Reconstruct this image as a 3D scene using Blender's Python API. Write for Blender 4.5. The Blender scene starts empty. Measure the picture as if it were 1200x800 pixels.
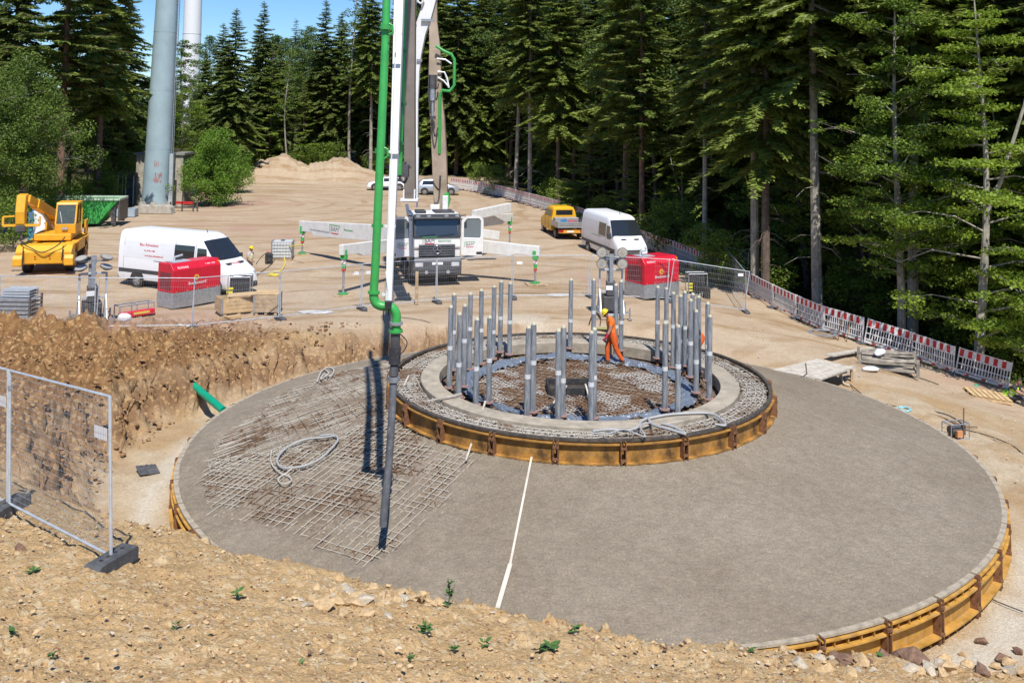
import bpy, bmesh, math, random
import numpy as np
from mathutils import Vector, Matrix
random.seed(7); rng = np.random.default_rng(7)
PI = math.pi
sc = bpy.context.scene
COL = sc.collection
# ------------------------------------------------------------------ camera
FPX, YH, ROLL, TILT = 1112.03, 77.47, 0.01524, -0.05
CAM = Vector((-2.06, -27.905, 9.299))
_c, _s = math.cos(ROLL), math.sin(ROLL); _ct, _st = math.cos(TILT), math.sin(TILT)
def ray(px, py):
    x, y = px-600, py-YH
    x, y = _c*x+_s*y, -_s*x+_c*y
    return Vector((x, FPX*_ct-y*_st, -y*_ct-FPX*_st))
def at(px, py, z=0.0):
    r = ray(px, py); k = (CAM.z-z)/-r.z
    return CAM + r*k
def atd(px, py, d):
    r = ray(px, py); return CAM + r*(d/r.y)
cd = bpy.data.cameras.new('camera'); cam = bpy.data.objects.new('camera', cd); COL.objects.link(cam)
R0, U0, F0 = Vector((1,0,0)), Vector((0,_st,_ct)), Vector((0,_ct,-_st))
Rr = R0*_c+U0*_s; Uu = R0*-_s+U0*_c
M = Matrix.Identity(4)
for i, v in enumerate((Rr, Uu, -F0)):
    for j in range(3): M[j][i] = v[j]
M.translation = CAM
cam.matrix_world = M
cd.sensor_width = 36; cd.lens = 36*FPX/1200; cd.shift_y = -(400-YH)/1200; cd.clip_end = 6000; cd.clip_start = 0.1
sc.camera = cam
# ------------------------------------------------------------------ light
w = bpy.data.worlds.new("World"); sc.world = w; w.use_nodes = True
nt = w.node_tree; bg = nt.nodes['Background']
sky = nt.nodes.new('ShaderNodeTexSky'); sky.sky_type = 'NISHITA'; sky.sun_disc = False
EL = math.radians(57)
sdir = Vector((0.17, -1, 0)).normalized()   # towards the sun, horizontally
sky.sun_elevation = EL; sky.sun_rotation = math.atan2(sdir.x, sdir.y)
sky.air_density = 1.0; sky.dust_density = 0.1; sky.ozone_density = 3.5; sky.altitude = 900
hs = nt.nodes.new('ShaderNodeHueSaturation'); hs.inputs['Saturation'].default_value = 1.15; nt.links.new(sky.outputs[0], hs.inputs['Color']); tn = nt.nodes.new('ShaderNodeMix'); tn.data_type = 'RGBA'; tn.blend_type = 'MULTIPLY'; tn.inputs[0].default_value = 1; tn.inputs[7].default_value = (.74,.88,1.04,1); nt.links.new(hs.outputs[0], tn.inputs[6]); nt.links.new(tn.outputs[2], bg.inputs[0]); bg.inputs[1].default_value = 0.11
sl = bpy.data.lights.new('sun', 'SUN'); sl.energy = 4.6; sl.angle = math.radians(0.5); sl.color = (1.0, 0.955, 0.89)
so = bpy.data.objects.new('sun', sl); COL.objects.link(so)
sv = Vector((sdir.x*math.cos(EL), sdir.y*math.cos(EL), math.sin(EL)))
so.rotation_euler = sv.to_track_quat('Z', 'Y').to_euler(); so.location = (0, 0, 60)
sc.view_settings.view_transform = 'Standard'; sc.view_settings.look = 'None'; sc.view_settings.exposure = 0.30; sc.view_settings.gamma = 1
sc.render.engine = 'CYCLES'; sc.cycles.use_denoising = True
sc.cycles.max_bounces = 5; sc.cycles.transparent_max_bounces = 6; sc.cycles.caustics_reflective = False; sc.cycles.caustics_refractive = False
# ------------------------------------------------------------------ materials
def newmat(name):
    m = bpy.data.materials.new(name); m.use_nodes = True
    return m, m.node_tree, m.node_tree.nodes['Principled BSDF']
def N(t, typ, **kw):
    n = t.nodes.new(typ)
    for k, v in kw.items():
        if k.startswith('i_'): n.inputs[k[2:].replace('_', ' ')].default_value = v
        else: setattr(n, k, v)
    return n
def mixc(t, fac, a, b, blend='MIX'):
    n = t.nodes.new('ShaderNodeMix'); n.data_type = 'RGBA'; n.blend_type = blend
    for sock, v in ((n.inputs[0], fac), (n.inputs[6], a), (n.inputs[7], b)):
        if isinstance(v, (int, float)): sock.default_value = v
        elif isinstance(v, (tuple, list)): sock.default_value = (*v[:3], 1)
        else: t.links.new(v, sock)
    return n.outputs[2]
def ramp(t, src, a, b, ca=(0,0,0), cb=(1,1,1)):
    n = t.nodes.new('ShaderNodeValToRGB'); n.color_ramp.elements[0].position = a; n.color_ramp.elements[1].position = b
    n.color_ramp.elements[0].color = (*ca, 1); n.color_ramp.elements[1].color = (*cb, 1)
    t.links.new(src, n.inputs[0]); return n.outputs[0]
def noise(t, co, s, d=4, r=.6):
    n = N(t, 'ShaderNodeTexNoise'); n.inputs['Scale'].default_value = s; n.inputs['Detail'].default_value = d; n.inputs['Roughness'].default_value = r
    t.links.new(co, n.inputs['Vector']); return n.outputs['Fac']
_mc = {}
def pm(name, col, rough=.6, metal=0., var=.12, scale=3., dirt=.25, dcol=(.3,.23,.15), bump=.0, bs=40.):
    """weathered surface: colour variation, dust patches, optional bump"""
    if name in _mc: return _mc[name]
    m, t, b = newmat(name)
    co = N(t, 'ShaderNodeTexCoord').outputs['Object']
    n1 = noise(t, co, scale, 5, .65)
    dk = tuple(c*(1-var*1.6) for c in col); lt = tuple(min(.92, c*(1+var)) for c in col)
    c1 = ramp(t, n1, .3, .7, dk, lt)
    if dirt > 0:
        n2 = noise(t, co, scale*2.3+1.7, 6, .7)
        f = ramp(t, n2, .5, .78); 
        mm = t.nodes.new('ShaderNodeMath'); mm.operation = 'MULTIPLY'; mm.inputs[1].default_value = dirt; t.links.new(f, mm.inputs[0])
        c1 = mixc(t, mm.outputs[0], c1, dcol)
    t.links.new(c1, b.inputs['Base Color']); b.inputs['Roughness'].default_value = rough; b.inputs['Metallic'].default_value = metal
    if bump:
        nb = noise(t, co, bs, 5, .7); bn = N(t, 'ShaderNodeBump'); bn.inputs['Strength'].default_value = bump; bn.inputs['Distance'].default_value = .02
        t.links.new(nb, bn.inputs['Height']); t.links.new(bn.outputs[0], b.inputs['Normal'])
    _mc[name] = m; return m
def glass(name, col=(.02,.025,.03), rough=.05):
    if name in _mc: return _mc[name]
    m, t, b = newmat(name); b.inputs['Base Color'].default_value = (*col, 1); b.inputs['Roughness'].default_value = rough
    b.inputs['Specular IOR Level'].default_value = .9; _mc[name] = m; return m
WHITE = lambda: pm('white_paint', (.80,.81,.82), .32, dirt=.10, var=.02)
WHITE2 = lambda: pm('dusty_white_paint', (.76,.75,.72), .45, dirt=.3, var=.05, scale=1.5)
GALV = lambda: pm('galvanised_steel', (.42,.45,.48), .42, .55, var=.18, scale=9, dirt=.2)
GALVL = lambda: pm('pale_galvanised_steel', (.55,.60,.64), .45, .35, var=.12, scale=6, dirt=.2)
BLACK = lambda: pm('black_rubber', (.025,.025,.027), .75, var=.25, dirt=.35)
DARK = lambda: pm('dark_plastic', (.045,.048,.055), .5, var=.15, dirt=.3)
DGREY = lambda: pm('dark_grey_metal', (.10,.10,.105), .5, .3, var=.2, dirt=.3)
GREEN = lambda: pm('green_paint', (.045,.36,.075), .38, dirt=.12, var=.1)
YEL = lambda: pm('yellow_paint', (.80,.40,.025), .42, dirt=.15, var=.08)
RED = lambda: pm('red_paint', (.60,.012,.035), .4, dirt=.08, var=.08)
RUST = lambda: pm('rust', (.22,.10,.045), .85, var=.4, scale=12, dirt=.3)
WOOD = lambda: pm('weathered_wood', (.45,.33,.20), .8, var=.25, scale=5, dirt=.35, dcol=(.22,.17,.12), bump=.3)
WOODN = lambda: pm('fresh_wood', (.60,.42,.22), .75, var=.2, scale=5, dirt=.2, dcol=(.3,.2,.1), bump=.3)
WOODG = lambda: pm('cement_stained_wood', (.55,.50,.42), .85, var=.2, scale=4, dirt=.4, dcol=(.32,.28,.22), bump=.4)
CONC = lambda: pm('pale_concrete', (.42,.39,.33), .9, var=.2, scale=3, dirt=.4, dcol=(.25,.2,.14), bump=.5, bs=25)
BLOCK = lambda: pm('dark_recycled_rubber_block', (.085,.088,.095), .85, var=.3, scale=6, dirt=.4, dcol=(.22,.19,.15), bump=.5)
GLS = lambda: glass('tinted_glass')
# ------------------------------------------------------------------ mesh builder
class MB:
    def __init__(s): s.v = []; s.f = []; s.m = []; s.mats = []
    def mi(s, m):
        if m is None: return 0
        if m not in s.mats: s.mats.append(m)
        return s.mats.index(m)
    def add(s, vs, fs, m=None):
        b = len(s.v); s.v += [tuple(v) for v in vs]; k = s.mi(m)
        for f in fs: s.f.append(tuple(i+b for i in f)); s.m.append(k)
        return s
    def box(s, c, d, rz=0, m=None, R=None):
        R = R or Matrix.Rotation(rz, 3, 'Z'); c = Vector(c); hx, hy, hz = d[0]/2, d[1]/2, d[2]/2
        vs = [c + R@Vector((x*hx, y*hy, z*hz)) for x in (-1,1) for y in (-1,1) for z in (-1,1)]
        return s.add(vs, [(0,1,3,2),(4,6,7,5),(0,4,5,1),(2,3,7,6),(0,2,6,4),(1,5,7,3)], m)
    def beam(s, p, q, w, h, m=None, up=(0,0,1)):
        p, q = Vector(p), Vector(q); x = (q-p); L = x.length; x.normalize(); y = Vector(up).cross(x)
        if y.length < 1e-4: y = Vector((0,1,0)).cross(x)
        y.normalize(); z = x.cross(y); R = Matrix((x, y, z)).transposed()
        return s.box((p+q)/2, (L, w, h), R=R, m=m)
    def tube(s, pts, r, n=6, m=None, cap=True):
        pts = [Vector(p) for p in pts]; rs = r if isinstance(r, (list, tuple)) else [r]*len(pts)
        vs = []; fs = []; prev = None
        for i, p in enumerate(pts):
            t = (pts[min(i+1, len(pts)-1)]-pts[max(i-1, 0)]).normalized()
            if prev is None:
                a = Vector((0,0,1)).cross(t)
                if a.length < .05: a = Vector((1,0,0)).cross(t)
            else: a = prev - t*prev.dot(t)
            a.normalize(); prev = a; b = t.cross(a)
            for k in range(n):
                an = 2*PI*k/n; vs.append(p + (a*math.cos(an)+b*math.sin(an))*rs[i])
        for i in range(len(pts)-1):
            for k in range(n):
                k2 = (k+1) % n; fs.append((i*n+k, i*n+k2, (i+1)*n+k2, (i+1)*n+k))
        if cap: fs.append(tuple(range(n))[::-1]); fs.append(tuple(range((len(pts)-1)*n, len(pts)*n)))
        return s.add(vs, fs, m)
    def prism(s, prof, y0, y1, m=None, T=None):
        """profile of (x, z) extruded from y0 to y1"""
        n = len(prof); vs = [Vector((x, y0, z)) for x, z in prof]+[Vector((x, y1, z)) for x, z in prof]
        if T is not None: vs = [T@v for v in vs]
        fs = [(i, (i+1) % n, (i+1) % n+n, i+n) for i in range(n)]+[tuple(range(n))[::-1], tuple(range(n, 2*n))]
        return s.add(vs, fs, m)
    def loft(s, rings, m=None, cap=True, closed=True):
        n = len(rings[0]); vs = [p for r in rings for p in r]; fs = []
        for i in range(len(rings)-1):
            for k in range(n if closed else n-1):
                k2 = (k+1) % n; fs.append((i*n+k, i*n+k2, (i+1)*n+k2, (i+1)*n+k))
        if cap: fs.append(tuple(range(n))[::-1]); fs.append(tuple(range((len(rings)-1)*n, len(rings)*n)))
        return s.add(vs, fs, m)
    def ball(s, c, r, n=10, m=None, sq=(1,1,1)):
        c = Vector(c); rings = []
        for i in range(1, n//2+2):
            a = PI*i/(n//2+2); rings.append([c+Vector((math.sin(a)*math.cos(2*PI*k/n)*r*sq[0], math.sin(a)*math.sin(2*PI*k/n)*r*sq[1], -math.cos(a)*r*sq[2])) for k in range(n)])
        return s.loft(rings, m)
    def build(s, name, mat=None, parent=None, bevel=0, smooth=False, loc=None, rz=None, seg=1):
        me = bpy.data.meshes.new(name); me.from_pydata(s.v, [], s.f)
        if s.mats:
            for q in s.mats: me.materials.append(q)
            me.polygons.foreach_set('material_index', s.m)
        elif mat: me.materials.append(mat)
        bm = bmesh.new(); bm.from_mesh(me); bmesh.ops.recalc_face_normals(bm, faces=bm.faces); bm.to_mesh(me); bm.free()
        if smooth: me.polygons.foreach_set('use_smooth', [True]*len(me.polygons)); 
        me.update()
        o = bpy.data.objects.new(name, me); COL.objects.link(o)
        if parent is not None: o.parent = parent
        if loc is not None: o.location = loc
        if rz is not None: o.rotation_euler = (0, 0, rz)
        if bevel:
            bv = o.modifiers.new('bevel', 'BEVEL'); bv.width = bevel; bv.segments = seg; bv.limit_method = 'ANGLE'; bv.angle_limit = math.radians(35)
        if smooth:
            try:
                me.set_sharp_from_angle(angle=math.radians(38))
            except Exception: pass
        return o
def tag(o, label=None, cat=None, group=None, kind=None):
    if label: o['label'] = label
    if cat: o['category'] = cat
    if group: o['group'] = group
    if kind: o['kind'] = kind
    return o
def thing(name, label, cat, loc=(0,0,0), rz=0, group=None):
    o = bpy.data.objects.new(name, None); COL.objects.link(o); o.location = loc; o.rotation_euler = (0,0,rz); o.empty_display_size = .3
    return tag(o, label, cat, group)
def dup(o, parent=None, loc=None, rz=None, label=None, group=None, scale=None):
    c = o.copy(); COL.objects.link(c)
    if parent is not None: c.parent = parent
    for ch in list(o.children): dup(ch, c)
    if loc is not None: c.location = loc
    if rz is not None: c.rotation_euler = (0,0,rz)
    if scale is not None: c.scale = scale
    if label: c['label'] = label
    if group: c['group'] = group
    return c
def text(s, size, mat, parent, loc, rot, name='lettering', ext=.004, align='CENTER'):
    cu = bpy.data.curves.new(name, 'FONT'); cu.body = s; cu.size = size; cu.extrude = ext; cu.align_x = align; cu.align_y = 'CENTER'; cu.resolution_u = 2
    t_ = bpy.data.objects.new('t', cu); COL.objects.link(t_); dg = bpy.context.evaluated_depsgraph_get(); me = bpy.data.meshes.new_from_object(t_.evaluated_get(dg)); me.name = name; bpy.data.objects.remove(t_); me.materials.clear(); me.materials.append(mat)
    o = bpy.data.objects.new(name, me); COL.objects.link(o); o.parent = parent; o.location = loc; o.rotation_euler = rot; return o
# ------------------------------------------------------------------ numpy noise
def _h(ix, iy, s):
    n = (ix.astype(np.int64)*374761393 + iy.astype(np.int64)*668265263 + s*974634777) & 0x7fffffff
    n = ((n ^ (n >> 13))*1274126177) & 0x7fffffff
    return ((n ^ (n >> 16)) & 0xffff)/65535.0
def vn(x, y, s=0):
    ix, iy = np.floor(x), np.floor(y); fx, fy = x-ix, y-iy; fx = fx*fx*(3-2*fx); fy = fy*fy*(3-2*fy)
    a, b, c, d = _h(ix,iy,s), _h(ix+1,iy,s), _h(ix,iy+1,s), _h(ix+1,iy+1,s)
    return (a*(1-fx)+b*fx)*(1-fy)+(c*(1-fx)+d*fx)*fy
def fbm(x, y, s=0, o=4, g=.5):
    t = 0; a = 1; k = 0
    for i in range(o): t = t+a*(vn(x*2**i, y*2**i, s+i)-.5); k += a; a *= g
    return t/k*2
def worley(x, y, s=0):
    ix, iy = np.floor(x), np.floor(y); best = np.full(x.shape, 9.); idv = np.zeros(x.shape); dx = np.zeros(x.shape); dy = np.zeros(x.shape)
    for a in (-1,0,1):
        for b in (-1,0,1):
            cx, cy = ix+a, iy+b; px = cx+.15+.7*_h(cx,cy,s+1); py = cy+.15+.7*_h(cx,cy,s+2); ex, ey = x-px, y-py; d = ex*ex+ey*ey
            k = d < best; best = np.where(k, d, best); idv = np.where(k, _h(cx,cy,s+3), idv); dx = np.where(k, ex, dx); dy = np.where(k, ey, dy)
    return np.sqrt(best), idv, dx, dy
def rocks(x, y, s, fr, amp, thr=.35):
    """faceted stones lying on a surface: height field"""
    F, i, dx, dy = worley(x*fr, y*fr, s)
    a = i*37.7; tilt = np.cos(a)*dx+np.sin(a)*dy
    h = np.clip(.52-F*(1+.5*np.abs(np.sin(a*3+np.arctan2(dy,dx)*2)))+.45*tilt, 0, .34)
    return np.where(i > thr, h*amp*(i+.3), 0)
def sstep(a, b, x):
    t = np.clip((x-a)/(b-a), 0, 1); return t*t*(3-2*t)
# ------------------------------------------------------------------ terrain
CP = [(-7,-15.5,3.4),(-10,-12.7,3.0),(-13,-14.5,3.3),(-2,-18.2,3.35),(-2,-15.7,2.85),(3,-15.7,2.25),(3,-18,2.7),(8,-16.2,1.75),(4.8,-15.1,2.0),(7,-18,2.3),
 (-2,-28,6.6),(-20,-28,6.2),(20,-28,2.5),(-8,-22,4.7),(8,-23,3.8),(-28,-14,3.4),(0,-60,8),(-50,-40,7),(50,-40,0),
 (-16,-3,1.15),(-22,1,1.1),(-20,-9,2.7),(-14.6,2,.95),(-16,6,.85),(-21,8.5,.72),(-26,9,.6),(-30,0,1.2),
 (-22,11,.55),(-14.6,10.6,.5),(-12,12,.5),(-8.5,14.3,.5),(-5,15.5,.5),(-1,16,.5),(3,16.5,.45),(6,17.5,.3),
 (8,19,-.05),(9.5,19,-.25),(8.1,9.5,-.45),(11,8.8,-.6),(12,11.5,-.65),(18.9,12.5,-2.0),(16.9,12.6,-1.6),(14.9,14.4,-1.3),(14.3,16.4,-1.1),(12.8,18.7,-.9),(11.8,22.3,-.65),(7.8,35.7,0.05),(1.3,59.4,.4),(-8.6,80.4,.6),
 (12,0,-1.05),(14,-5,-1.3),(13,5,-.95),(18,0,-1.9),(16.9,9.5,-1.75),(24,-10,-2.8),(26,6,-3.2),(30,20,-4),(24,30,-2.8),(30,45,-3),(14,50,-.5),(25,70,-2),(45,30,-6),(8,80,0),
 (-40,15,.5),(-30,20,.5),(-20,20,.5),(-10,22,.5),(0,24,.5),(-35,35,.5),(-20,35,.5),(-5,35,.5),(3,34,.4),(-45,45,.5),(-30,50,.5),(-15,50,.5),(-3,52,.5),(-35,62,.5),(-22,65,.5),(-12,68,.55),
 (-30,80,.6),(-20,80,.6),(-35,95,1),(-20,95,1),(-5,95,1),(-60,60,.5),(-60,30,.3),(-60,0,1),(0,130,2),(-60,120,1),(60,120,-4),(80,0,-9),(-120,0,0),(-120,150,3),(120,150,-6),(0,300,5),(300,0,-5),(-300,0,0),(0,-300,0)]
CP = np.array(CP, float)
def _phi(r): return np.sqrt(r*r+1.0)
_A = _phi(np.hypot(CP[:,0,None]-CP[None,:,0], CP[:,1,None]-CP[None,:,1]))
_n = len(CP); _B = np.zeros((_n+3, _n+3)); _B[:_n,:_n] = _A; _B[:_n,_n] = 1; _B[:_n,_n+1:] = CP[:,:2]; _B[_n:, :_n] = _B[:_n,_n:].T
_W = np.linalg.solve(_B, np.concatenate([CP[:,2], [0,0,0]]))
def upper(x, y):
    z = _W[_n]+_W[_n+1]*x+_W[_n+2]*y
    for i in range(_n): z = z+_W[i]*_phi(np.hypot(x-CP[i,0], y-CP[i,1]))
    return z
_TH = np.radians([-180,-150,-135,-120,-105,-90,-75,-60,-50,-40,-25,0,30,45,60,75,90,105,120,135,150,165,180])
_RB = [13.2,12.4,12.0,11.9,11.8,11.8,12.0,12.6,13.2,13.5,13.5,13.0,12.2,11.4,11.3,11.3,11.3,11.3,11.3,11.5,12.2,13.0,13.2]
_RT = [15.2,15.2,15.0,15.0,15.2,15.4,15.4,16.0,16.6,17.0,16.5,16.0,15.0,14.5,14.2,13.6,13.4,13.4,13.6,14.2,14.5,14.8,14.9]
def ground_z(x, y, full=False):
    x = np.asarray(x, float); y = np.asarray(y, float)
    r = np.hypot(x, y); th = np.arctan2(y, x)
    z = upper(x, y)
    wob = fbm(x*.35, y*.35, 11, 3)*.9
    rb = np.interp(th, _TH, _RB)+wob*.35; rt = np.interp(th, _TH, _RT)+wob*.8+1.5*np.clip(fbm(x*.22, y*.22, 13, 3), -.5, .9)*sstep(.1, -.5, np.cos(th))*sstep(-.75, -.3, np.sin(th))
    k = sstep(0, 1, np.clip((r-rb)/(rt-rb), 0, 1)**.85)
    front = np.clip(-np.sin(th)*1.6-.3, 0, 1)
    k = k*(1-front)+np.clip((r-rb)/(rt-rb), 0, 1)*front
    fl = -0.80-.06*sstep(.3, 1, -np.sin(th))
    out = fl*(1-k)+z*k
    if not full: return out
    bank = np.clip(4*k*(1-k), 0, 1)*sstep(-.45, -.1, -np.cos(th)+0*front)
    return out, bank, k, r, th
def gz(x, y): return float(ground_z(np.array([x]), np.array([y]))[0])
def gnd(px, py):
    """where the sight line through a place in the photograph meets the terrain"""
    r = ray(px, py); r = r/r.y; lo = 8.
    ds = np.linspace(8, 200, 3000); zz = ground_z(CAM.x+r.x*ds, CAM.y+ds); hit = np.argmax(CAM.z+r.z*ds < zz)
    d = ds[hit]; return Vector((CAM.x+r.x*d, CAM.y+d, float(zz[hit])))
# mounds of spoil at the far end and the heap on the bank
MOUNDS = [(-31.5,90,2.7,4.4,3.2),(-27,91,.9,4,3),(-22.8,90,2.3,3.4,3.0),(-37.5,91,.5,4,3),(-19,90,.6,2.5,3)]
# ------------------------------------------------------------------ ground sheet
def build_ground():
    a1 = np.radians(np.concatenate([np.arange(-180, -40, 4.), np.arange(-40, -31, .4), np.arange(-31, 31, .062), np.arange(31, 40, .4), np.arange(40, 180.1, 4.)]))
    ds = [.4, 1.5, 3, 4.5, 6, 7.2, 8.2]; d = 8.8
    while d < 170: ds.append(d); d += max(.013, d*d/7800.)
    while d < 5000: ds.append(d); d *= 1.12
    ds = np.array(ds)
    A, D = np.meshgrid(a1, ds)
    X = CAM.x+np.sin(A)*D; Y = CAM.y+np.cos(A)*D
    x, y = X.ravel(), Y.ravel()
    z, bank, k, r, th = ground_z(x, y, True)
    near = 1-sstep(60, 130, np.hypot(x-CAM.x, y-CAM.y))
    fg = sstep(-10.5, -13.5, y)*sstep(11.5, 12.5, r)
    plat = sstep(9.5, 12.5, y+.12*np.abs(x+8)+fbm(x*.4, y*.4, 5, 3)*1.2)*k
    rightz = sstep(3, 8, x)*sstep(11, 12, r)*sstep(-12, -8, y)
    bankz = np.clip(np.maximum(bank, sstep(-9, -12.5, x)*sstep(-10, -5, y)*sstep(14.5, 9.5, y)*k*.9), 0, 1)*(1-sstep(-3, 3, x)*.55)
    bankz = np.where(r < 11.2, 0, bankz)
    for mx, my, mh, ma, mb in MOUNDS:
        z += mh*np.exp(-(((x-mx)/ma)**2+((y-my)/mb)**2)*1.3)*(1+.35*fbm(x*.5, y*.5, 3, 4, .6)+.16*fbm(x*2.2, y*2.2, 6, 3, .6))
    # ridge of clods along the bank head, left
    hp = np.exp(-((y-(9.3+.05*(x+16)))/1.1)**2)*sstep(-10, -14, x)*sstep(-34, -28, x)
    hp = hp*sstep(-15.5, -19.5, x+1.2*fbm(x*.5, y*.5, 23, 2)); z += hp*(.50+.6*fbm(x*.7, y*.7, 21, 3)); bankz = np.maximum(bankz, hp)
    rut = np.exp(-((y-(2.5+.9*(x+18)))/.8)**2)*sstep(-13, -15, x)*sstep(-24,-21,x)
    # forest floor
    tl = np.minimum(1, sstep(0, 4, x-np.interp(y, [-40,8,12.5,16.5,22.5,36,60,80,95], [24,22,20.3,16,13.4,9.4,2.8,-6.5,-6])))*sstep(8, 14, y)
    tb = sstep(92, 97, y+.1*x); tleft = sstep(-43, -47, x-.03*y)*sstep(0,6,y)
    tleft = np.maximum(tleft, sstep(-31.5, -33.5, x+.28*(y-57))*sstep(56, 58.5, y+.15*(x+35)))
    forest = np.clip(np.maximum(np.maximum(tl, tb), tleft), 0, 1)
    lo = near
    z += lo*(.10*fbm(x*.5, y*.5, 1, 3)*(1-plat*.6)*sstep(10.8, 11.5, r))
    cl = 1-plat
    big = bankz*lo
    z += big*(.40*fbm(x*1.3+.6*y, y*1.3, 31, 4, .6)+.26*np.abs(fbm(x*2.4, y*2.4, 37, 3))*-1+rocks(x, y, 41, 1.3, .75, .35)+rocks(x, y, 44, 3.0, .42, .25)+rocks(x,y,47,7.,.16,.2))
    gx, gy, gzz = x.copy(), y.copy(), z.copy(); bb = np.clip(4*k*(1-k), 0, 1)*sstep(.0,.35,np.where(th > 0, 1., -np.cos(th)))*lo*(1-.75*sstep(-7, -2, x))
    x = x+bb*(.45*fbm(gx*.9+gzz*.8, gy*.9-gzz*1.1, 201, 4, .6)+.20*fbm(gx*2.6+gzz*2.1, gy*2.6-gzz*2.6, 203, 4, .65)); y = y+bb*(.45*fbm(gx*.9-gzz*1.0, gy*.9+gzz*.9, 211, 4, .6)+.20*fbm(gx*2.6-gzz*2.3, gy*2.6+gzz*2.4, 213, 4, .65))
    z = z+bb*(.30*fbm(gx*.7+gzz*.5, gy*.7, 221, 3, .6))+.06*sstep(-6,2,gx)*np.clip(4*k*(1-k),0,1)*fbm(gx*2.4, gy*2.4, 223, 4)*(1-fg)
    sm = np.clip(fg+(1-plat)*.5*sstep(11.6, 12.2, r), 0, 1)*(1-bankz)*lo
    cr = fg*np.clip(4*k*(1-k)+sstep(.55,.9,k)*(1-sstep(.97,1.0,k)), 0, 1)*sstep(-17.3,-15.8,y)
    z += sm*(rocks(x, y, 51, 4., .10, .93)+rocks(x, y, 55, 10., .045, .82)+rocks(x, y, 58, 20., .028, .72)+.09*fbm(x*2.2, y*2.2, 61, 4)+.006*fbm(x*30, y*30, 63, 2))
    z += cr*(rocks(x, y, 71, 3.4, .30, .45)+rocks(x, y, 74, 6.5, .16, .3))
    z += plat*lo*(.035*fbm(x*.8, y*.8, 81, 4)+rocks(x, y, 83, 6, .04, .85)+.02*fbm(x*.25+y*.1, y*2.2, 85, 3))
    z += np.where(k < .999, 0, 0)
    # back bank gravelly
    z = np.where(r < 10.9, -1.4, z)
    nv = len(x); me = bpy.data.meshes.new('ground'); nr, nc = A.shape
    me.vertices.add(nv); me.vertices.foreach_set('co', np.stack([x, y, z], 1).ravel().astype(np.float32))
    I = np.arange(nr-1)[:,None]*nc+np.arange(nc-1)[None,:]
    F = np.stack([I, I+1, I+nc+1, I+nc], -1).reshape(-1, 4)[:, ::-1]
    me.loops.add(F.size); me.loops.foreach_set('vertex_index', F.ravel().astype(np.int32))
    me.polygons.add(len(F)); me.polygons.foreach_set('loop_start', (np.arange(len(F))*4).astype(np.int32)); me.polygons.foreach_set('loop_total', np.full(len(F), 4, np.int32))
    me.update(calc_edges=True)
    grass = np.clip(tleft*(1-sstep(-47,-60,x))*sstep(50,56,y)+.0, 0, 1)
    spill = np.exp(-((r-11.75-.4*fbm(x*1.1,y*1.1,91,3))/.55)**2)*sstep(-.2,-.5,np.sin(th))*(sstep(-.2,.3,np.cos(th)))
    spill = np.maximum(spill, np.exp(-((r-11.55-.25*fbm(x*1.3,y*1.3,93,2))/.35)**2)*sstep(-.75,-.9,np.cos(th)))
    g0 = gnd(598, 377); spill = np.maximum(spill, .85*np.exp(-((x-g0.x)/2.4)**4-((y-g0.y)/1.5)**4)*sstep(-.25,.1,fbm(x*.9,y*.9,95,3)+.1))
    for nm, arr in (('plat', plat), ('bank', bankz), ('forest', forest), ('grass', grass), ('pale', np.clip(rightz*.9+sstep(.0,.3,1-k)*sstep(11,11.3,r)*.8*(1-bankz*.7), 0, 1)), ('spill', spill), ('fg', fg)):
        at_ = me.attributes.new(nm, 'FLOAT', 'POINT'); at_.data.foreach_set('value', arr.astype(np.float32))
    o = bpy.data.objects.new('ground', me); COL.objects.link(o); o['kind'] = 'structure'
    # material
    m, t, b = newmat('soil'); me.materials.append(m)
    geo = N(t, 'ShaderNodeNewGeometry').outputs['Position']
    def attr(n): q = N(t, 'ShaderNodeAttribute'); q.attribute_name = n; return q.outputs['Fac']
    n_big = noise(t, geo, .35, 5, .6); n_mid = noise(t, geo, 2.2, 6, .65); n_fine = noise(t, geo, 14, 6, .7); n_vf = noise(t, geo, 60, 4, .7)
    vo = N(t, 'ShaderNodeTexVoronoi'); vo.inputs['Scale'].default_value = 11; t.links.new(geo, vo.inputs['Vector'])
    vo2 = N(t, 'ShaderNodeTexVoronoi'); vo2.inputs['Scale'].default_value = 34; t.links.new(geo, vo2.inputs['Vector'])
    sep = N(t, 'ShaderNodeSeparateColor'); t.links.new(vo.outputs['Color'], sep.inputs[0])
    sep2 = N(t, 'ShaderNodeSeparateColor'); t.links.new(vo2.outputs['Color'], sep2.inputs[0])
    ochre = mixc(t, ramp(t, n_mid, .35, .65), (.46,.315,.16), (.60,.44,.255))
    ochre = mixc(t, ramp(t, n_big, .4, .6), ochre, (.50,.345,.18))
    ochre = mixc(t, ramp(t, sep.outputs[0], .86, .90), ochre, (.60,.48,.31))
    ochre = mixc(t, ramp(t, sep2.outputs[1], .88, .92), ochre, (.58,.46,.32))
    ochre = mixc(t, ramp(t, sep2.outputs[0], .94, .96), ochre, (.30,.16,.09))
    brown = mixc(t, ramp(t, n_mid, .38, .62), (.17,.085,.035), (.40,.235,.10))
    brown = mixc(t, ramp(t, n_big, .42, .6), brown, mixc(t, n_mid, (.12,.06,.03), (.33,.19,.09)))
    brown = mixc(t, ramp(t, sep.outputs[1], .78, .84), brown, (.52,.37,.19))
    platc = mixc(t, ramp(t, n_big, .35, .65), (.51,.395,.30), (.60,.50,.395))
    stc = N(t, 'ShaderNodeMapping'); stc.inputs['Scale'].default_value = (.12, .9, 1); stc.inputs['Rotation'].default_value = (0,0,.12); t.links.new(geo, stc.inputs['Vector'])
    n_st = noise(t, stc.outputs[0], 1.0, 5, .6)
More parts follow.
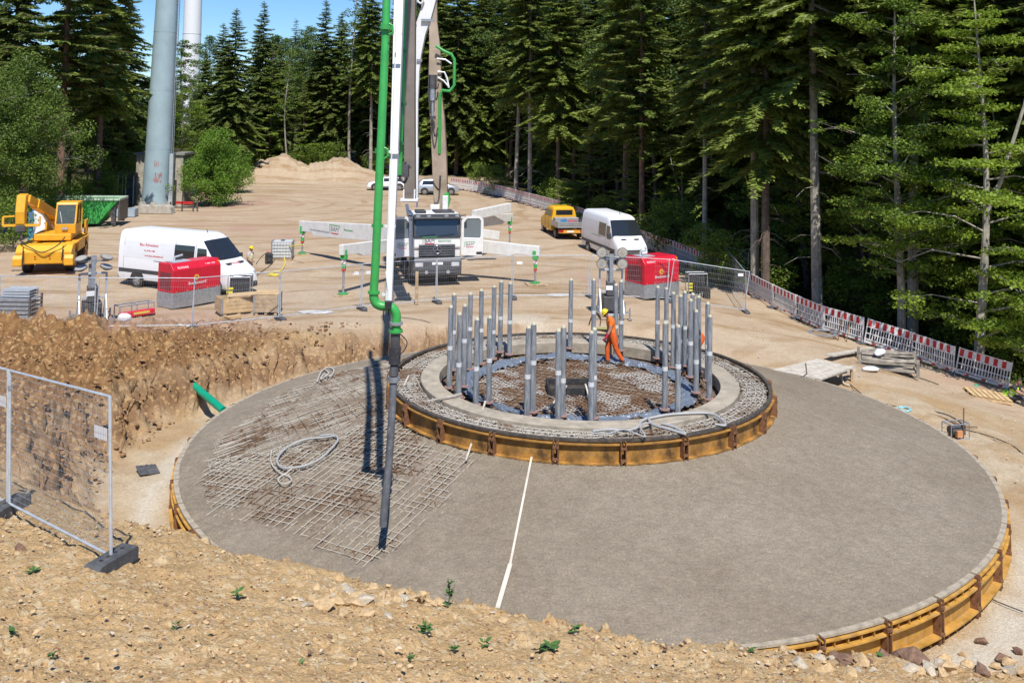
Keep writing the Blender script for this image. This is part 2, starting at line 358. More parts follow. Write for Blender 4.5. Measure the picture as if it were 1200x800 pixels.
    platc = mixc(t, ramp(t, n_st, .53, .66), platc, (.38,.26,.15))
    platc = mixc(t, ramp(t, noise(t, geo, .06, 3), .56, .66), platc, (.50,.33,.27))
    platc = mixc(t, ramp(t, n_mid, .45, .72), platc, (.50,.395,.275))
    wv = N(t, 'ShaderNodeTexWave', wave_type='RINGS', rings_direction='Z'); wv.inputs['Scale'].default_value = .10; wv.inputs['Distortion'].default_value = 6; wv.inputs['Detail'].default_value = 3; wv.inputs['Detail Scale'].default_value = .6; mo = N(t, 'ShaderNodeMapping'); mo.inputs['Location'].default_value = (30, -60, 0); t.links.new(geo, mo.inputs['Vector']); t.links.new(mo.outputs[0], wv.inputs['Vector'])
    tk_ = N(t, 'ShaderNodeMath', operation='MULTIPLY'); t.links.new(ramp(t, wv.outputs['Fac'], .86, .95), tk_.inputs[0]); t.links.new(ramp(t, noise(t, geo, .5, 4), .42, .6), tk_.inputs[1])
    platc = mixc(t, tk_.outputs[0], platc, (.43,.315,.21))
    pale = mixc(t, ramp(t, n_mid, .35, .7), (.52,.42,.30), (.60,.52,.41))
    pale = mixc(t, ramp(t, n_big, .45, .62), pale, (.46,.33,.20))
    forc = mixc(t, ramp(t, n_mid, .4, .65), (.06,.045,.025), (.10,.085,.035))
    grc = mixc(t, ramp(t, n_mid, .4, .6), (.10,.15,.03), (.19,.22,.07))
    c = mixc(t, attr('bank'), ochre, brown)
    c = mixc(t, attr('pale'), c, pale)
    c = mixc(t, attr('plat'), c, platc)
    edge = N(t, 'ShaderNodeMath', operation='MULTIPLY'); t.links.new(attr('spill'), edge.inputs[0]); t.links.new(ramp(t, noise(t, geo, 1.6, 5, .7), .28, .46), edge.inputs[1])
    c = mixc(t, edge.outputs[0], c, mixc(t, n_fine, (.55,.50,.42), (.71,.66,.58)))
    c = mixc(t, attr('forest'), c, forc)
    c = mixc(t, attr('grass'), c, grc)
    fin = ramp(t, n_fine, .3, .7, (.78,.78,.78), (1.16,1.16,1.16))
    c = mixc(t, 1.0, c, fin, 'MULTIPLY')
    fin2 = ramp(t, n_vf, .3, .7, (.80,.80,.80), (1.14,1.14,1.14)); c = mixc(t, 1.0, c, fin2, 'MULTIPLY')
    bkm = mixc(t, attr('bank'), (.86,.825,.75), (.74,.67,.60)); c = mixc(t, 1.0, c, bkm, 'MULTIPLY')
    t.links.new(c, b.inputs['Base Color']); b.inputs['Roughness'].default_value = .95; b.inputs['Specular IOR Level'].default_value = .15
    h = N(t, 'ShaderNodeMath', operation='MULTIPLY_ADD'); t.links.new(n_fine, h.inputs[0]); h.inputs[1].default_value = 1.0
    hv = N(t, 'ShaderNodeMath', operation='MULTIPLY'); t.links.new(vo2.outputs['Distance'], hv.inputs[0]); hv.inputs[1].default_value = -.8; t.links.new(hv.outputs[0], h.inputs[2])
    bn = N(t, 'ShaderNodeBump'); bn.inputs['Strength'].default_value = .55; bn.inputs['Distance'].default_value = .03; t.links.new(h.outputs[0], bn.inputs['Height']); t.links.new(bn.outputs[0], b.inputs['Normal'])
    return o
build_ground()
# ------------------------------------------------------------------ foundation
def slab_z(r): return 1.2*(11-r)/5.55
EXP = [at(px, py, .35) for px, py in [(228,560),(250,505),(330,456),(400,432),(462,427),(478,455),(462,500),(480,535),(515,560),(558,568),(540,590),(528,615),(500,622),(480,642),(440,656),(412,652),(350,628),(290,605),(240,592)]]
_ex = np.array([(p.x, p.y) for p in EXP])
def inpoly(x, y, P=_ex):
    ins = np.zeros(x.shape, bool); n = len(P)
    for i in range(n):
        x1, y1 = P[i]; x2, y2 = P[(i+1) % n]
        c = ((y1 > y) != (y2 > y)) & (x < (x2-x1)*(y-y1)/(y2-y1+1e-12)+x1); ins ^= c
    return ins
def polydist(x, y, P=_ex):
    best = np.full(x.shape, 99.); n = len(P)
    for i in range(n):
        ax, ay = P[i]; bx, by = P[(i+1) % n]; dx, dy = bx-ax, by-ay
        t = np.clip(((x-ax)*dx+(y-ay)*dy)/(dx*dx+dy*dy), 0, 1); best = np.minimum(best, np.hypot(x-ax-t*dx, y-ay-t*dy))
    return np.where(inpoly(x, y, P), best, -best)
def grid_mesh(name, X, Y, Z, mat, attrs=(), smooth=True, wrap=False):
    nr, nc = X.shape; me = bpy.data.meshes.new(name); me.vertices.add(X.size)
    me.vertices.foreach_set('co', np.stack([X.ravel(), Y.ravel(), Z.ravel()], 1).ravel().astype(np.float32))
    I = np.arange(nr-1)[:,None]*nc+np.arange(nc-1)[None,:]; F = np.stack([I, I+nc, I+nc+1, I+1], -1).reshape(-1, 4)
    me.loops.add(F.size); me.loops.foreach_set('vertex_index', F.ravel().astype(np.int32))
    me.polygons.add(len(F)); me.polygons.foreach_set('loop_start', (np.arange(len(F))*4).astype(np.int32)); me.polygons.foreach_set('loop_total', np.full(len(F), 4, np.int32))
    me.update(calc_edges=True); me.polygons.foreach_set('use_smooth', np.full(len(F), smooth))
    for n, a in attrs: q = me.attributes.new(n, 'FLOAT', 'POINT'); q.data.foreach_set('value', a.ravel().astype(np.float32))
    me.materials.append(mat); o = bpy.data.objects.new(name, me); COL.objects.link(o); return o
def concrete_mat():
    m, t, b = newmat('wet_concrete'); geo = N(t, 'ShaderNodeNewGeometry').outputs['Position']
    n1 = noise(t, geo, .35, 6, .65); n2 = noise(t, geo, 4, 6, .7); n3 = noise(t, geo, 26, 6, .8)
    c = mixc(t, ramp(t, n1, .35, .65), (.25,.205,.148), (.298,.25,.187))
    a = N(t, 'ShaderNodeAttribute'); a.attribute_name = 'rough'
    c = mixc(t, 1., c, ramp(t, n2, .3, .7, (.82,.82,.82), (1.10,1.10,1.10)), 'MULTIPLY')
    vs_ = N(t, 'ShaderNodeTexVoronoi'); vs_.inputs['Scale'].default_value = 9; t.links.new(geo, vs_.inputs['Vector']); c = mixc(t, 1., c, ramp(t, vs_.outputs['Distance'], .02, .10, (.6,.58,.55), (1,1,1)), 'MULTIPLY')
    c = mixc(t, a.outputs['Fac'], c, mixc(t, ramp(t, n2, .42, .6), (.13,.075,.04), (.22,.17,.12)))
    c = mixc(t, 1., c, ramp(t, n3, .34, .62, (.66,.66,.66), (1.2,1.2,1.2)), 'MULTIPLY')
    t.links.new(c, b.inputs['Base Color']); b.inputs['Roughness'].default_value = .72; b.inputs['Specular IOR Level'].default_value = .3
    bn = N(t, 'ShaderNodeBump'); bn.inputs['Strength'].default_value = .8; bn.inputs['Distance'].default_value = .03
    t.links.new(n3, bn.inputs['Height']); t.links.new(bn.outputs[0], b.inputs['Normal'])
    return m
def build_slab():
    rr = np.linspace(5.36, 10.885, 400); tt = np.linspace(-PI, PI, 2000)
    T, R = np.meshgrid(tt, rr); X, Y = R*np.cos(T), R*np.sin(T)
    pd = polydist(X, Y)+.22*fbm(X*1.4, Y*1.4, 5, 4, .6); ex = sstep(-.15, .35, pd)
    Z = slab_z(R)+.012*fbm(X*1.2, Y*1.2, 3, 3)+.008*fbm(X*7, Y*7, 4, 4)
    Z -= ex*(.062+.10*fbm(X*.85, Y*.85, 8, 5, .6))+ex*.045*fbm(X*7, Y*7, 9, 4, .6)
    rough_zone = sstep(1.6, .0, np.abs(pd))*sstep(-1.8, -.1, pd)
    Z += .05*np.clip(fbm(X*3.2, Y*3.2, 14, 4, .65), -.4, 1)*rough_zone*(1-ex)
    Z += .012*fbm(X*14, Y*14, 17, 3)+.010*fbm(X*30,Y*30,19,2)
    brown = np.clip(ex*(.06+1.1*fbm(X*.8, Y*.8, 18, 3)), 0, 1)
    # smooth troweled lip by the outer rim
    t = thing('concrete_foundation', 'round grey foundation slab of freshly poured concrete', 'foundation')
    Z = np.concatenate([np.full((1, Z.shape[1]), .9), Z, np.full((1, Z.shape[1]), -.95)]); X = np.concatenate([X[:1], X, X[-1:]]); Y = np.concatenate([Y[:1], Y, Y[-1:]]); br = np.concatenate([brown[:1], brown, brown[-1:]])
    o = grid_mesh('concrete_surface', X, Y, Z, concrete_mat(), [('rough', br)]); o.parent = t
    return t
FND = build_slab()
def rebar_mat(name, pale, rust, k):
    m, t, b = newmat(name); geo = N(t, 'ShaderNodeNewGeometry').outputs['Position']
    f = ramp(t, noise(t, geo, 1.1, 5, .65), k-.06, k+.06)
    t.links.new(mixc(t, f, pale, rust), b.inputs['Base Color']); b.inputs['Roughness'].default_value = .9; return m
REB = rebar_mat('cement_splashed_steel', (.43,.395,.33), (.14,.075,.04), .56)
REBR = rebar_mat('rusty_steel', (.36,.30,.23), (.17,.09,.045), .42)
def bars(mb, ang, sp, inside, zf, r, step=.25, jit=.03, rad=12, keep=1.0):
    ca, sa = math.cos(ang), math.sin(ang); n = int(rad/sp)
    for i in range(-n, n+1):
        off = i*sp+random.uniform(-jit, jit); ss = np.arange(-rad, rad, step)
        x = ca*ss-sa*off; y = sa*ss+ca*off; ok = inside(x, y); da = random.uniform(-.01,.01)
        j = 0
        while j < len(ss):
            if ok[j]:
                e = j
                while e+1 < len(ss) and ok[e+1]: e += 1
                if e-j >= 1 and random.random() < keep:
                    q = [(x[k], y[k]+da*ss[k], zf(math.hypot(x[k], y[k]))+random.uniform(-.006,.006)) for k in range(j, e+1)]
                    mb.tube(q, r, 4, cap=True)
                j = e+1
            else: j += 1
def rebar_slab():
    a = math.radians(-31)
    def ins1(x, y): return (polydist(x, y)+.35*fbm(x*1.3, y*1.3, 55, 3) > .02)
    nn = lambda x, y: polydist(x, y)
    up = at(330, 520, .4); lo = at(450, 600, .3)
    def lower(x, y): return (nn(x, y)+.25*fbm(x*1.3, y*1.3, 55, 3) > .0) & ((y < .2*(x+7)-2.4+1.2*fbm(x*.6,y*.6,66,2)) | (x > -5.5))
    def upperz(x, y): return (nn(x, y)+.25*fbm(x*1.1, y*1.1, 57, 3) > .05) & (y > .2*(x+7)-3.8+1.2*fbm(x*.6,y*.6,67,2))
    mb = MB(); zf = lambda r: slab_z(r)-.040
    bars(mb, a, .2, lower, zf, .0105, jit=.05); bars(mb, a+PI/2, .2, lower, lambda r: slab_z(r)-.020, .0105, jit=.05)
    mb.build('steel_grid', REB, T1)
    mb = MB()
    bars(mb, math.radians(28), .16, upperz, zf, .0095, keep=.85, jit=.05); bars(mb, math.radians(112), .26, upperz, lambda r: slab_z(r)-.022, .0095, keep=.85, jit=.05)
    bars(mb, math.radians(28), .42, lambda x, y: upperz(x, y) & (fbm(x*.9, y*.9, 77, 2) > .05), lambda r: slab_z(r)+.002, .010)
    mb.build('steel_grid', REB, T1)
    mb = MB(); bars(mb, math.radians(14), .2, ins1, lambda r: slab_z(r)-.07, .012); bars(mb, math.radians(104), .3, ins1, lambda r: slab_z(r)-.06, .012)
    mb.build('lower_steel_grid', REBR, T1)
T1 = thing('reinforcement_mesh', 'steel rebar mesh still uncovered on the left of the slab', 'rebar mesh', tuple(at(380, 540, .3)))
T1.location = (0,0,0)
rebar_slab()
# pedestal: base disc, concrete ring, mesh in the gap
def ring_prism(mb, r0, r1, z0, z1, n=96, a0=0, a1=2*PI, m=None, nz=None):
    full = abs(a1-a0-2*PI) < 1e-6; k = n if full else n+1; rings = []
    for i in range(k):
        a = a0+(a1-a0)*i/n; c, s = math.cos(a), math.sin(a)
        rings.append([(r0*c, r0*s, z0), (r1*c, r1*s, z0), (r1*c, r1*s, z1), (r0*c, r0*s, z1)])
    if full: rings.append(rings[0])
    mb.loft(rings, m, cap=not full)
    return mb
PED = thing('pedestal_core', 'round pedestal bed of rusty rebar and earth-brown mortar inside the slab', 'pedestal')
rr = np.linspace(0.02, 5.33, 240); tt = np.linspace(-PI, PI, 700); T, R = np.meshgrid(tt, rr); X, Y = R*np.cos(T), R*np.sin(T)
Z = np.where(R > 4.2, 1.50, 1.36)+.05*fbm(X*2.2, Y*2.2, 3, 4, .6)+.02*fbm(X*12, Y*12, 4, 3)-.06*sstep(2.9, 3.2, R)*sstep(4.1, 3.9, R)
m, t, b = newmat('rusty_mortar_bed'); geo = N(t, 'ShaderNodeNewGeometry').outputs['Position']
c = mixc(t, ramp(t, noise(t, geo, 1.1, 4, .6), .40, .54), (.26,.165,.085), (.46,.40,.32))
c = mixc(t, ramp(t, noise(t, geo, 9, 5, .7), .40, .62), (.12,.07,.04), c)
c = mixc(t, ramp(t, noise(t, geo, 45, 4, .7), .35, .65), (.14,.09,.055), c)
t.links.new(c, b.inputs['Base Color']); b.inputs['Roughness'].default_value = .9
bn = N(t, 'ShaderNodeBump'); bn.inputs['Strength'].default_value = 1.; bn.inputs['Distance'].default_value = .05; t.links.new(noise(t, geo, 25, 5, .7), bn.inputs['Height']); t.links.new(bn.outputs[0], b.inputs['Normal'])
grid_mesh('mortar_bed', X, Y, Z, m).parent = PED
mb = MB(); ring_prism(mb, 4.02, 4.55, 1.40, 1.75, 128)
o = mb.build('concrete_ring', pm('ring_concrete', (.40,.35,.27), .9, var=.22, scale=2.2, dirt=.5, dcol=(.24,.17,.10), bump=.6, bs=18), PED, bevel=.015)
mb = MB(); inr = lambda x, y: (np.hypot(x, y) > 4.58) & (np.hypot(x, y) < 5.31)
bars(mb, .25, .125, inr, lambda r: 1.665, .0115, .12, rad=5.4); bars(mb, .25+PI/2, .14, inr, lambda r: 1.69, .0115, .12, rad=5.4)
bars(mb, 1.0, .3, inr, lambda r: 1.62, .012, .12, rad=5.4)
for q in range(3):
    rq = 4.75+q*.22; mb.tube([(rq*math.cos(a), rq*math.sin(a), 1.71) for a in np.linspace(0, 2*PI, 90)], .011, 4)
mb.build('outer_steel_grid', rebar_mat('pale_cement_steel', (.47,.44,.38), (.20,.12,.07), .56), PED)
mb = MB(); ini = lambda x, y: (np.hypot(x, y) < 2.95) & (fbm(x*.8, y*.8, 91, 3) > -.12)
bars(mb, .5, .15, ini, lambda r: 1.42, .011, .2, rad=3); bars(mb, .5+PI/2, .15, ini, lambda r: 1.44, .011, .2, rad=3)
mb.build('inner_steel_grid', rebar_mat('splashed_steel', (.50,.48,.44), (.19,.10,.05), .50), PED)
mb = MB(); ini2 = lambda x, y: (np.hypot(x, y) < 3.9)
bars(mb, 1.1, .2, ini2, lambda r: 1.385, .013, .3, rad=4); bars(mb, 2.67, .3, ini2, lambda r: 1.40, .013, .3, rad=4)
mb.build('rusty_steel_grid', REBR, PED)
# formwork rings
def form_panel(r, a0, a1, z0, z1, outer):
    """one curved steel formwork panel with flanges, ribs and end plates"""
    y = MB(); n = 8; Hh = z1-z0
    ring_prism(y, r, r+.025, z0, z1, n, a0, a1)
    if outer:
        for zz, wd in ((z1-.045, .13), (z1-.20, .15), (z0+.12, .17)): ring_prism(y, r+.027, r+.027+wd, zz-.016, zz+.016, n, a0+.0015, a1-.0015)
        for i in range(1, 5):
            a = a0+(a1-a0)*i/5; c, s = math.cos(a), math.sin(a); y.beam((c*(r+.085), s*(r+.085), z1-.18), (c*(r+.085), s*(r+.085), z1-.065), .09, .02, up=(-s, c, 0))
            y.beam((c*(r+.085), s*(r+.085), z0+.0), (c*(r+.085), s*(r+.085), z0+.10), .12, .02, up=(-s, c, 0))
    else:
        for zz, wd in ((z1-.05, .10), (z0+.05, .12)): ring_prism(y, r+.027, r+.027+wd, zz-.014, zz+.014, n, a0+.002, a1-.002)
    return y
def form_end(r, a, z0, z1):
    y = MB(); c, s = math.cos(a), math.sin(a)
    for da in (-.005*11/r, .005*11/r):
        c2, s2 = math.cos(a+da), math.sin(a+da)
        y.beam((c2*(r+.11), s2*(r+.11), z0-.02), (c2*(r+.11), s2*(r+.11), z1+.03), .16, .022, up=(-s2, c2, 0))
    for zz in (z0+.15, z1-.12): y.beam((c*(r+.18)-s*.07, s*(r+.18)+c*.07, zz), (c*(r+.18)+s*.07, s*(r+.18)-c*.07, zz), .05, .05)
    return y
FY = pm('rusty_yellow_formwork', (.52,.28,.05), .65, var=.3, scale=2.6, dirt=1.0, dcol=(.42,.30,.17), bump=.3)
FY2 = pm('worn_orange_formwork', (.36,.18,.035), .7, var=.5, scale=3.1, dirt=1.0, dcol=(.21,.13,.075), bump=.3)
OF = thing('outer_formwork', 'yellow steel formwork ring holding the outer edge of the slab', 'formwork')
NP = 44; da = 2*PI/NP
base = form_panel(10.89, 0, da*.993, -.80, -.03, True).build('formwork_panel', FY, OF)
eb = form_end(10.89, 0, -.80, -.03).build('end_plate', RUST(), base)
cb = ring_prism(MB(), 10.87, 11.0, -.03, .014, 8, .004, da-.004).build('top_plank', pm('splashed_plank', (.43,.37,.28), .9, var=.3, scale=3, dirt=.7, dcol=(.27,.23,.17), bump=.4), base)
base.rotation_euler = (0,0,-PI/2+.05)
for i in range(1, NP): dup(base, OF, rz=-PI/2+.05+i*da)
PF = thing('pedestal_formwork', 'rusty yellow steel formwork ring around the raised pedestal', 'formwork')
NP2 = 22; da2 = 2*PI/NP2
base = form_panel(5.36, 0, da2*.993, 1.16, 1.70, False).build('formwork_panel', FY2, PF)
form_end(5.36, 0, 1.16, 1.70).build('end_plate', RUST(), base)
base.rotation_euler = (0,0,-PI/2+.12)
for i in range(1, NP2): dup(base, PF, rz=-PI/2+.12+i*da2)
mb = MB(); ring_prism(mb, 5.33, 5.43, 1.70, 1.76, 128); mb.build('top_band', pm('tar_dark_band', (.07,.06,.05), .7, var=.3, dirt=.5), PF)
# foil ring
foil, t, b = newmat('blue_grey_foil'); b.inputs['Base Color'].default_value = (.15,.18,.225,1); b.inputs['Roughness'].default_value = .42; b.inputs['Metallic'].default_value = .1
tt = np.linspace(0, 2*PI, 500); uu = np.linspace(0, 1, 12); T, U = np.meshgrid(tt, uu)
Rf = 2.98+.38*U+.22*fbm(T*3.5, U*1.5, 5, 4); Zf = 1.46+.17*np.sin(U*PI*.9)**.7*(.65+.5*fbm(T*3, U*0, 6, 2))+.07*fbm(T*22, U*4, 7, 3)
o = grid_mesh('plastic_foil', Rf*np.cos(T), Rf*np.sin(T), Zf, foil, smooth=False); tag(o, 'crumpled blue-grey foil band laid in a ring behind the anchor bolts', 'foil')
so_ = o.modifiers.new('t', 'SOLIDIFY'); so_.thickness = .006
# anchor bolts
def rod_angle(px, ring, front):
    r = 3.80 if ring == 'o' else 3.38; best = None
    for k in range(7200):
        a = 2*PI*k/7200; x, y = r*math.cos(a), r*math.sin(a)
        if (y < 0) != front and abs(y) > .02: continue
        d = Vector((x, y, 1.6))-CAM; 
        xp = 600+FPX*(d.x/d.y)-_s*333
        e = abs(xp-px)
        if best is None or e < best[0]: best = (e, a, r)
    return best[1], best[2]
RODS = [(528,'o',1),(532,'o',0),(539,'o',1),(545,'i',1),(551,'i',0),(559,'o',1),(564,'i',0),(574,'i',1),(578,'i',0),(586,'o',0),(597,'i',0),(618,'o',1),(625,'i',1),(654,'o',1),(659,'i',1),(667,'o',0),(692,'o',1),(695,'i',1),(694,'o',0),(720,'i',0),(726,'o',0),
 (768,'o',0),(777,'i',1),(778,'o',0),(786,'i',0),(792,'o',1),(795,'i',0),(800,'o',0),(806,'i',0),(808,'o',0),(813,'i',1),(816,'o',0),(826,'o',0),(828,'o',1)]
RODM, t, b = newmat('dusty_galvanised_tube')
geo = N(t, 'ShaderNodeTexCoord').outputs['Object']; mp = N(t, 'ShaderNodeMapping'); mp.inputs['Scale'].default_value = (14, 14, 2.2); t.links.new(geo, mp.inputs['Vector'])
oi = N(t, 'ShaderNodeObjectInfo'); t.links.new(oi.outputs['Location'], mp.inputs['Location'])
c = ramp(t, noise(t, mp.outputs[0], 1.0, 6, .75), .36, .66, (.17,.185,.20), (.47,.49,.51))
t.links.new(c, b.inputs['Base Color']); b.inputs['Metallic'].default_value = .35; b.inputs['Roughness'].default_value = .5
rb = thing('anchor_bolt', '', 'anchor bolt')
MB().tube([(0,0,.1),(0,0,1.0),(0,0,2.28)], [.078,.075,.070], 12).build('sleeve', RODM, rb, smooth=True)
MB().tube([(0,0,2.285),(0,0,2.30),(0,0,2.345)], [.058,.058,.042], 10).build('cap', pm('pale_yellow_cap', (.60,.58,.42), .6), rb, smooth=True)
MB().tube([(0,0,.065),(0,0,.098)], .14, 12, m=pm('pink_washer', (.36,.21,.17), .7)).box((0,0,.03), (.11,.11,.07), m=DARK()).build('foot_washer', None, rb)
MB().tube([(0,0,1.20),(0,0,1.31)], .079, 12).build('tape_band', pm('white_tape', (.66,.67,.66), .5), rb)
MB().tube([(0,0,-.2),(0,0,.1)], .04, 8).build('threaded_end', RUST(), rb)
for i, (px, ring, fr) in enumerate(RODS):
    a, r = rod_angle(px, ring, bool(fr)); 
    lab = 'galvanised anchor bolt in the %s ring, %s part of the pedestal' % ('outer' if ring == 'o' else 'inner', ('near' if fr else 'far')+(' left' if px < 600 else ' right' if px > 740 else ' middle'))
    loc = (r*math.cos(a), r*math.sin(a), 1.55+random.uniform(-.03,.03)); rz = random.uniform(0, 6)
    o = rb if i == 0 else dup(rb, loc=loc, rz=rz)
    o.location = loc; o.rotation_euler = (random.uniform(-.008,.008), random.uniform(-.008,.008), rz)
    o['label'] = lab; o['group'] = 'anchor bolts: '+lab[26:]
    for ch in o.children:
        if ch.name.startswith('tape'): ch.location.z = random.uniform(-.35, .1)
# centre frame
p = at(668, 458, 1.5)
fr = thing('timber_box_frame', 'low black box frame in the middle of the pedestal', 'box frame', (p.x, p.y+.3, 1.40), .05)
mb = MB()
for sx in (-1, 1): mb.box((sx*.62, 0, .12), (.05, 1.0, .24)); mb.box((0, sx*.48, .12), (1.19, .05, .24))
mb.build('frame', pm('black_board', (.03,.03,.032), .6, dirt=.3), fr, bevel=.006)
MB().box((0,0,.04), (1.15,.9,.03)).build('bottom', pm('dark_board', (.06,.045,.035), .8), fr)
for nm, a_, b_, lab in (('wooden_stick', (644,478,664,452), 1.95, 'short pale stick leaning on the left of the black box frame'), ('wooden_stick', (694,478,686,450), 1.8, 'short pale stick leaning on the front right of the black box frame')):
    q0, q1 = at(a_[0], a_[1], 1.45), at(a_[2], a_[3], 1.72); tag(MB().beam(q0, q1, .045, .03).build(nm, WOODG()), lab, 'stick')
# ------------------------------------------------------------------ trees
def leaf_mat(name, dark, light, trans=.25):
    m, t, b = newmat(name); geo = N(t, 'ShaderNodeNewGeometry').outputs['Position']
    a = N(t, 'ShaderNodeAttribute'); a.attribute_name = 'tint'; oi = N(t, 'ShaderNodeObjectInfo')
    ad = N(t, 'ShaderNodeMath', operation='MULTIPLY_ADD'); t.links.new(oi.outputs['Random'], ad.inputs[0]); ad.inputs[1].default_value = .35; t.links.new(a.outputs['Fac'], ad.inputs[2])
    ad2 = N(t, 'ShaderNodeMath', operation='MULTIPLY_ADD'); t.links.new(noise(t, geo, .22, 3), ad2.inputs[0]); ad2.inputs[1].default_value = .5; t.links.new(ad.outputs[0], ad2.inputs[2])
    c = ramp(t, ad2.outputs[0], .30, 1.35, dark, light)
    t.links.new(c, b.inputs['Base Color']); b.inputs['Roughness'].default_value = .55; b.inputs['Specular IOR Level'].default_value = .35
    tr = N(t, 'ShaderNodeBsdfTranslucent'); t.links.new(mixc(t, .4, c, light), tr.inputs['Color'])
    ms = N(t, 'ShaderNodeMixShader'); ms.inputs[0].default_value = trans; t.links.new(b.outputs[0], ms.inputs[1]); t.links.new(tr.outputs[0], ms.inputs[2])
    t.links.new(ms.outputs[0], t.nodes['Material Output'].inputs[0]); return m
L_SPR = leaf_mat('spruce_needles', (.052,.088,.020), (.235,.30,.058), .28)
L_DEEP = leaf_mat('deep_spruce_needles', (.045,.078,.022), (.19,.25,.058), .25)
L_YEL = leaf_mat('yellow_green_needles', (.09,.14,.02), (.22,.30,.04), .3)
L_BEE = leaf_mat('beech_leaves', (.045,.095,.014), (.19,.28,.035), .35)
L_BRI = leaf_mat('birch_leaves', (.05,.095,.016), (.16,.24,.04), .35)
L_BUSH = leaf_mat('bush_leaves', (.05,.11,.012), (.17,.30,.035), .35)
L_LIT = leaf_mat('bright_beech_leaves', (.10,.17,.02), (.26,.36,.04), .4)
BARK = pm('brown_bark', (.14,.10,.075), .9, var=.35, scale=2.5, dirt=.5, dcol=(.25,.22,.17), bump=.8, bs=14)
BARKR = pm('reddish_bark', (.22,.13,.09), .9, var=.35, scale=2.5, dirt=.4, dcol=(.12,.08,.06), bump=.8, bs=14)
BARKG = pm('grey_birch_bark', (.36,.33,.27), .85, var=.35, scale=2.2, dirt=.7, dcol=(.10,.075,.05), bump=.5, bs=14)
def rhombs(name, P, D, W, Ln, Wd, tint, mat, fold=None):
    """many small leaf faces: base P, direction D, width direction W"""
    n = len(P); D = D/np.linalg.norm(D, axis=1, keepdims=True); W = W-D*np.sum(W*D, 1, keepdims=True); W /= (np.linalg.norm(W, axis=1, keepdims=True)+1e-9)
    Ln = Ln[:,None]; Wd = Wd[:,None]
    v = np.stack([P, P+D*Ln*.45+W*Wd, P+D*Ln, P+D*Ln*.45-W*Wd], 1).reshape(-1, 3)
    me = bpy.data.meshes.new(name); me.vertices.add(4*n); me.vertices.foreach_set('co', v.ravel().astype(np.float32))
    me.loops.add(4*n); me.loops.foreach_set('vertex_index', np.arange(4*n, dtype=np.int32)); me.polygons.add(n)
    me.polygons.foreach_set('loop_start', (np.arange(n)*4).astype(np.int32)); me.polygons.foreach_set('loop_total', np.full(n, 4, np.int32)); me.update(calc_edges=True)
    a = me.attributes.new('tint', 'FLOAT', 'POINT'); a.data.foreach_set('value', np.repeat(tint, 4).astype(np.float32)); me.materials.append(mat)
    return me
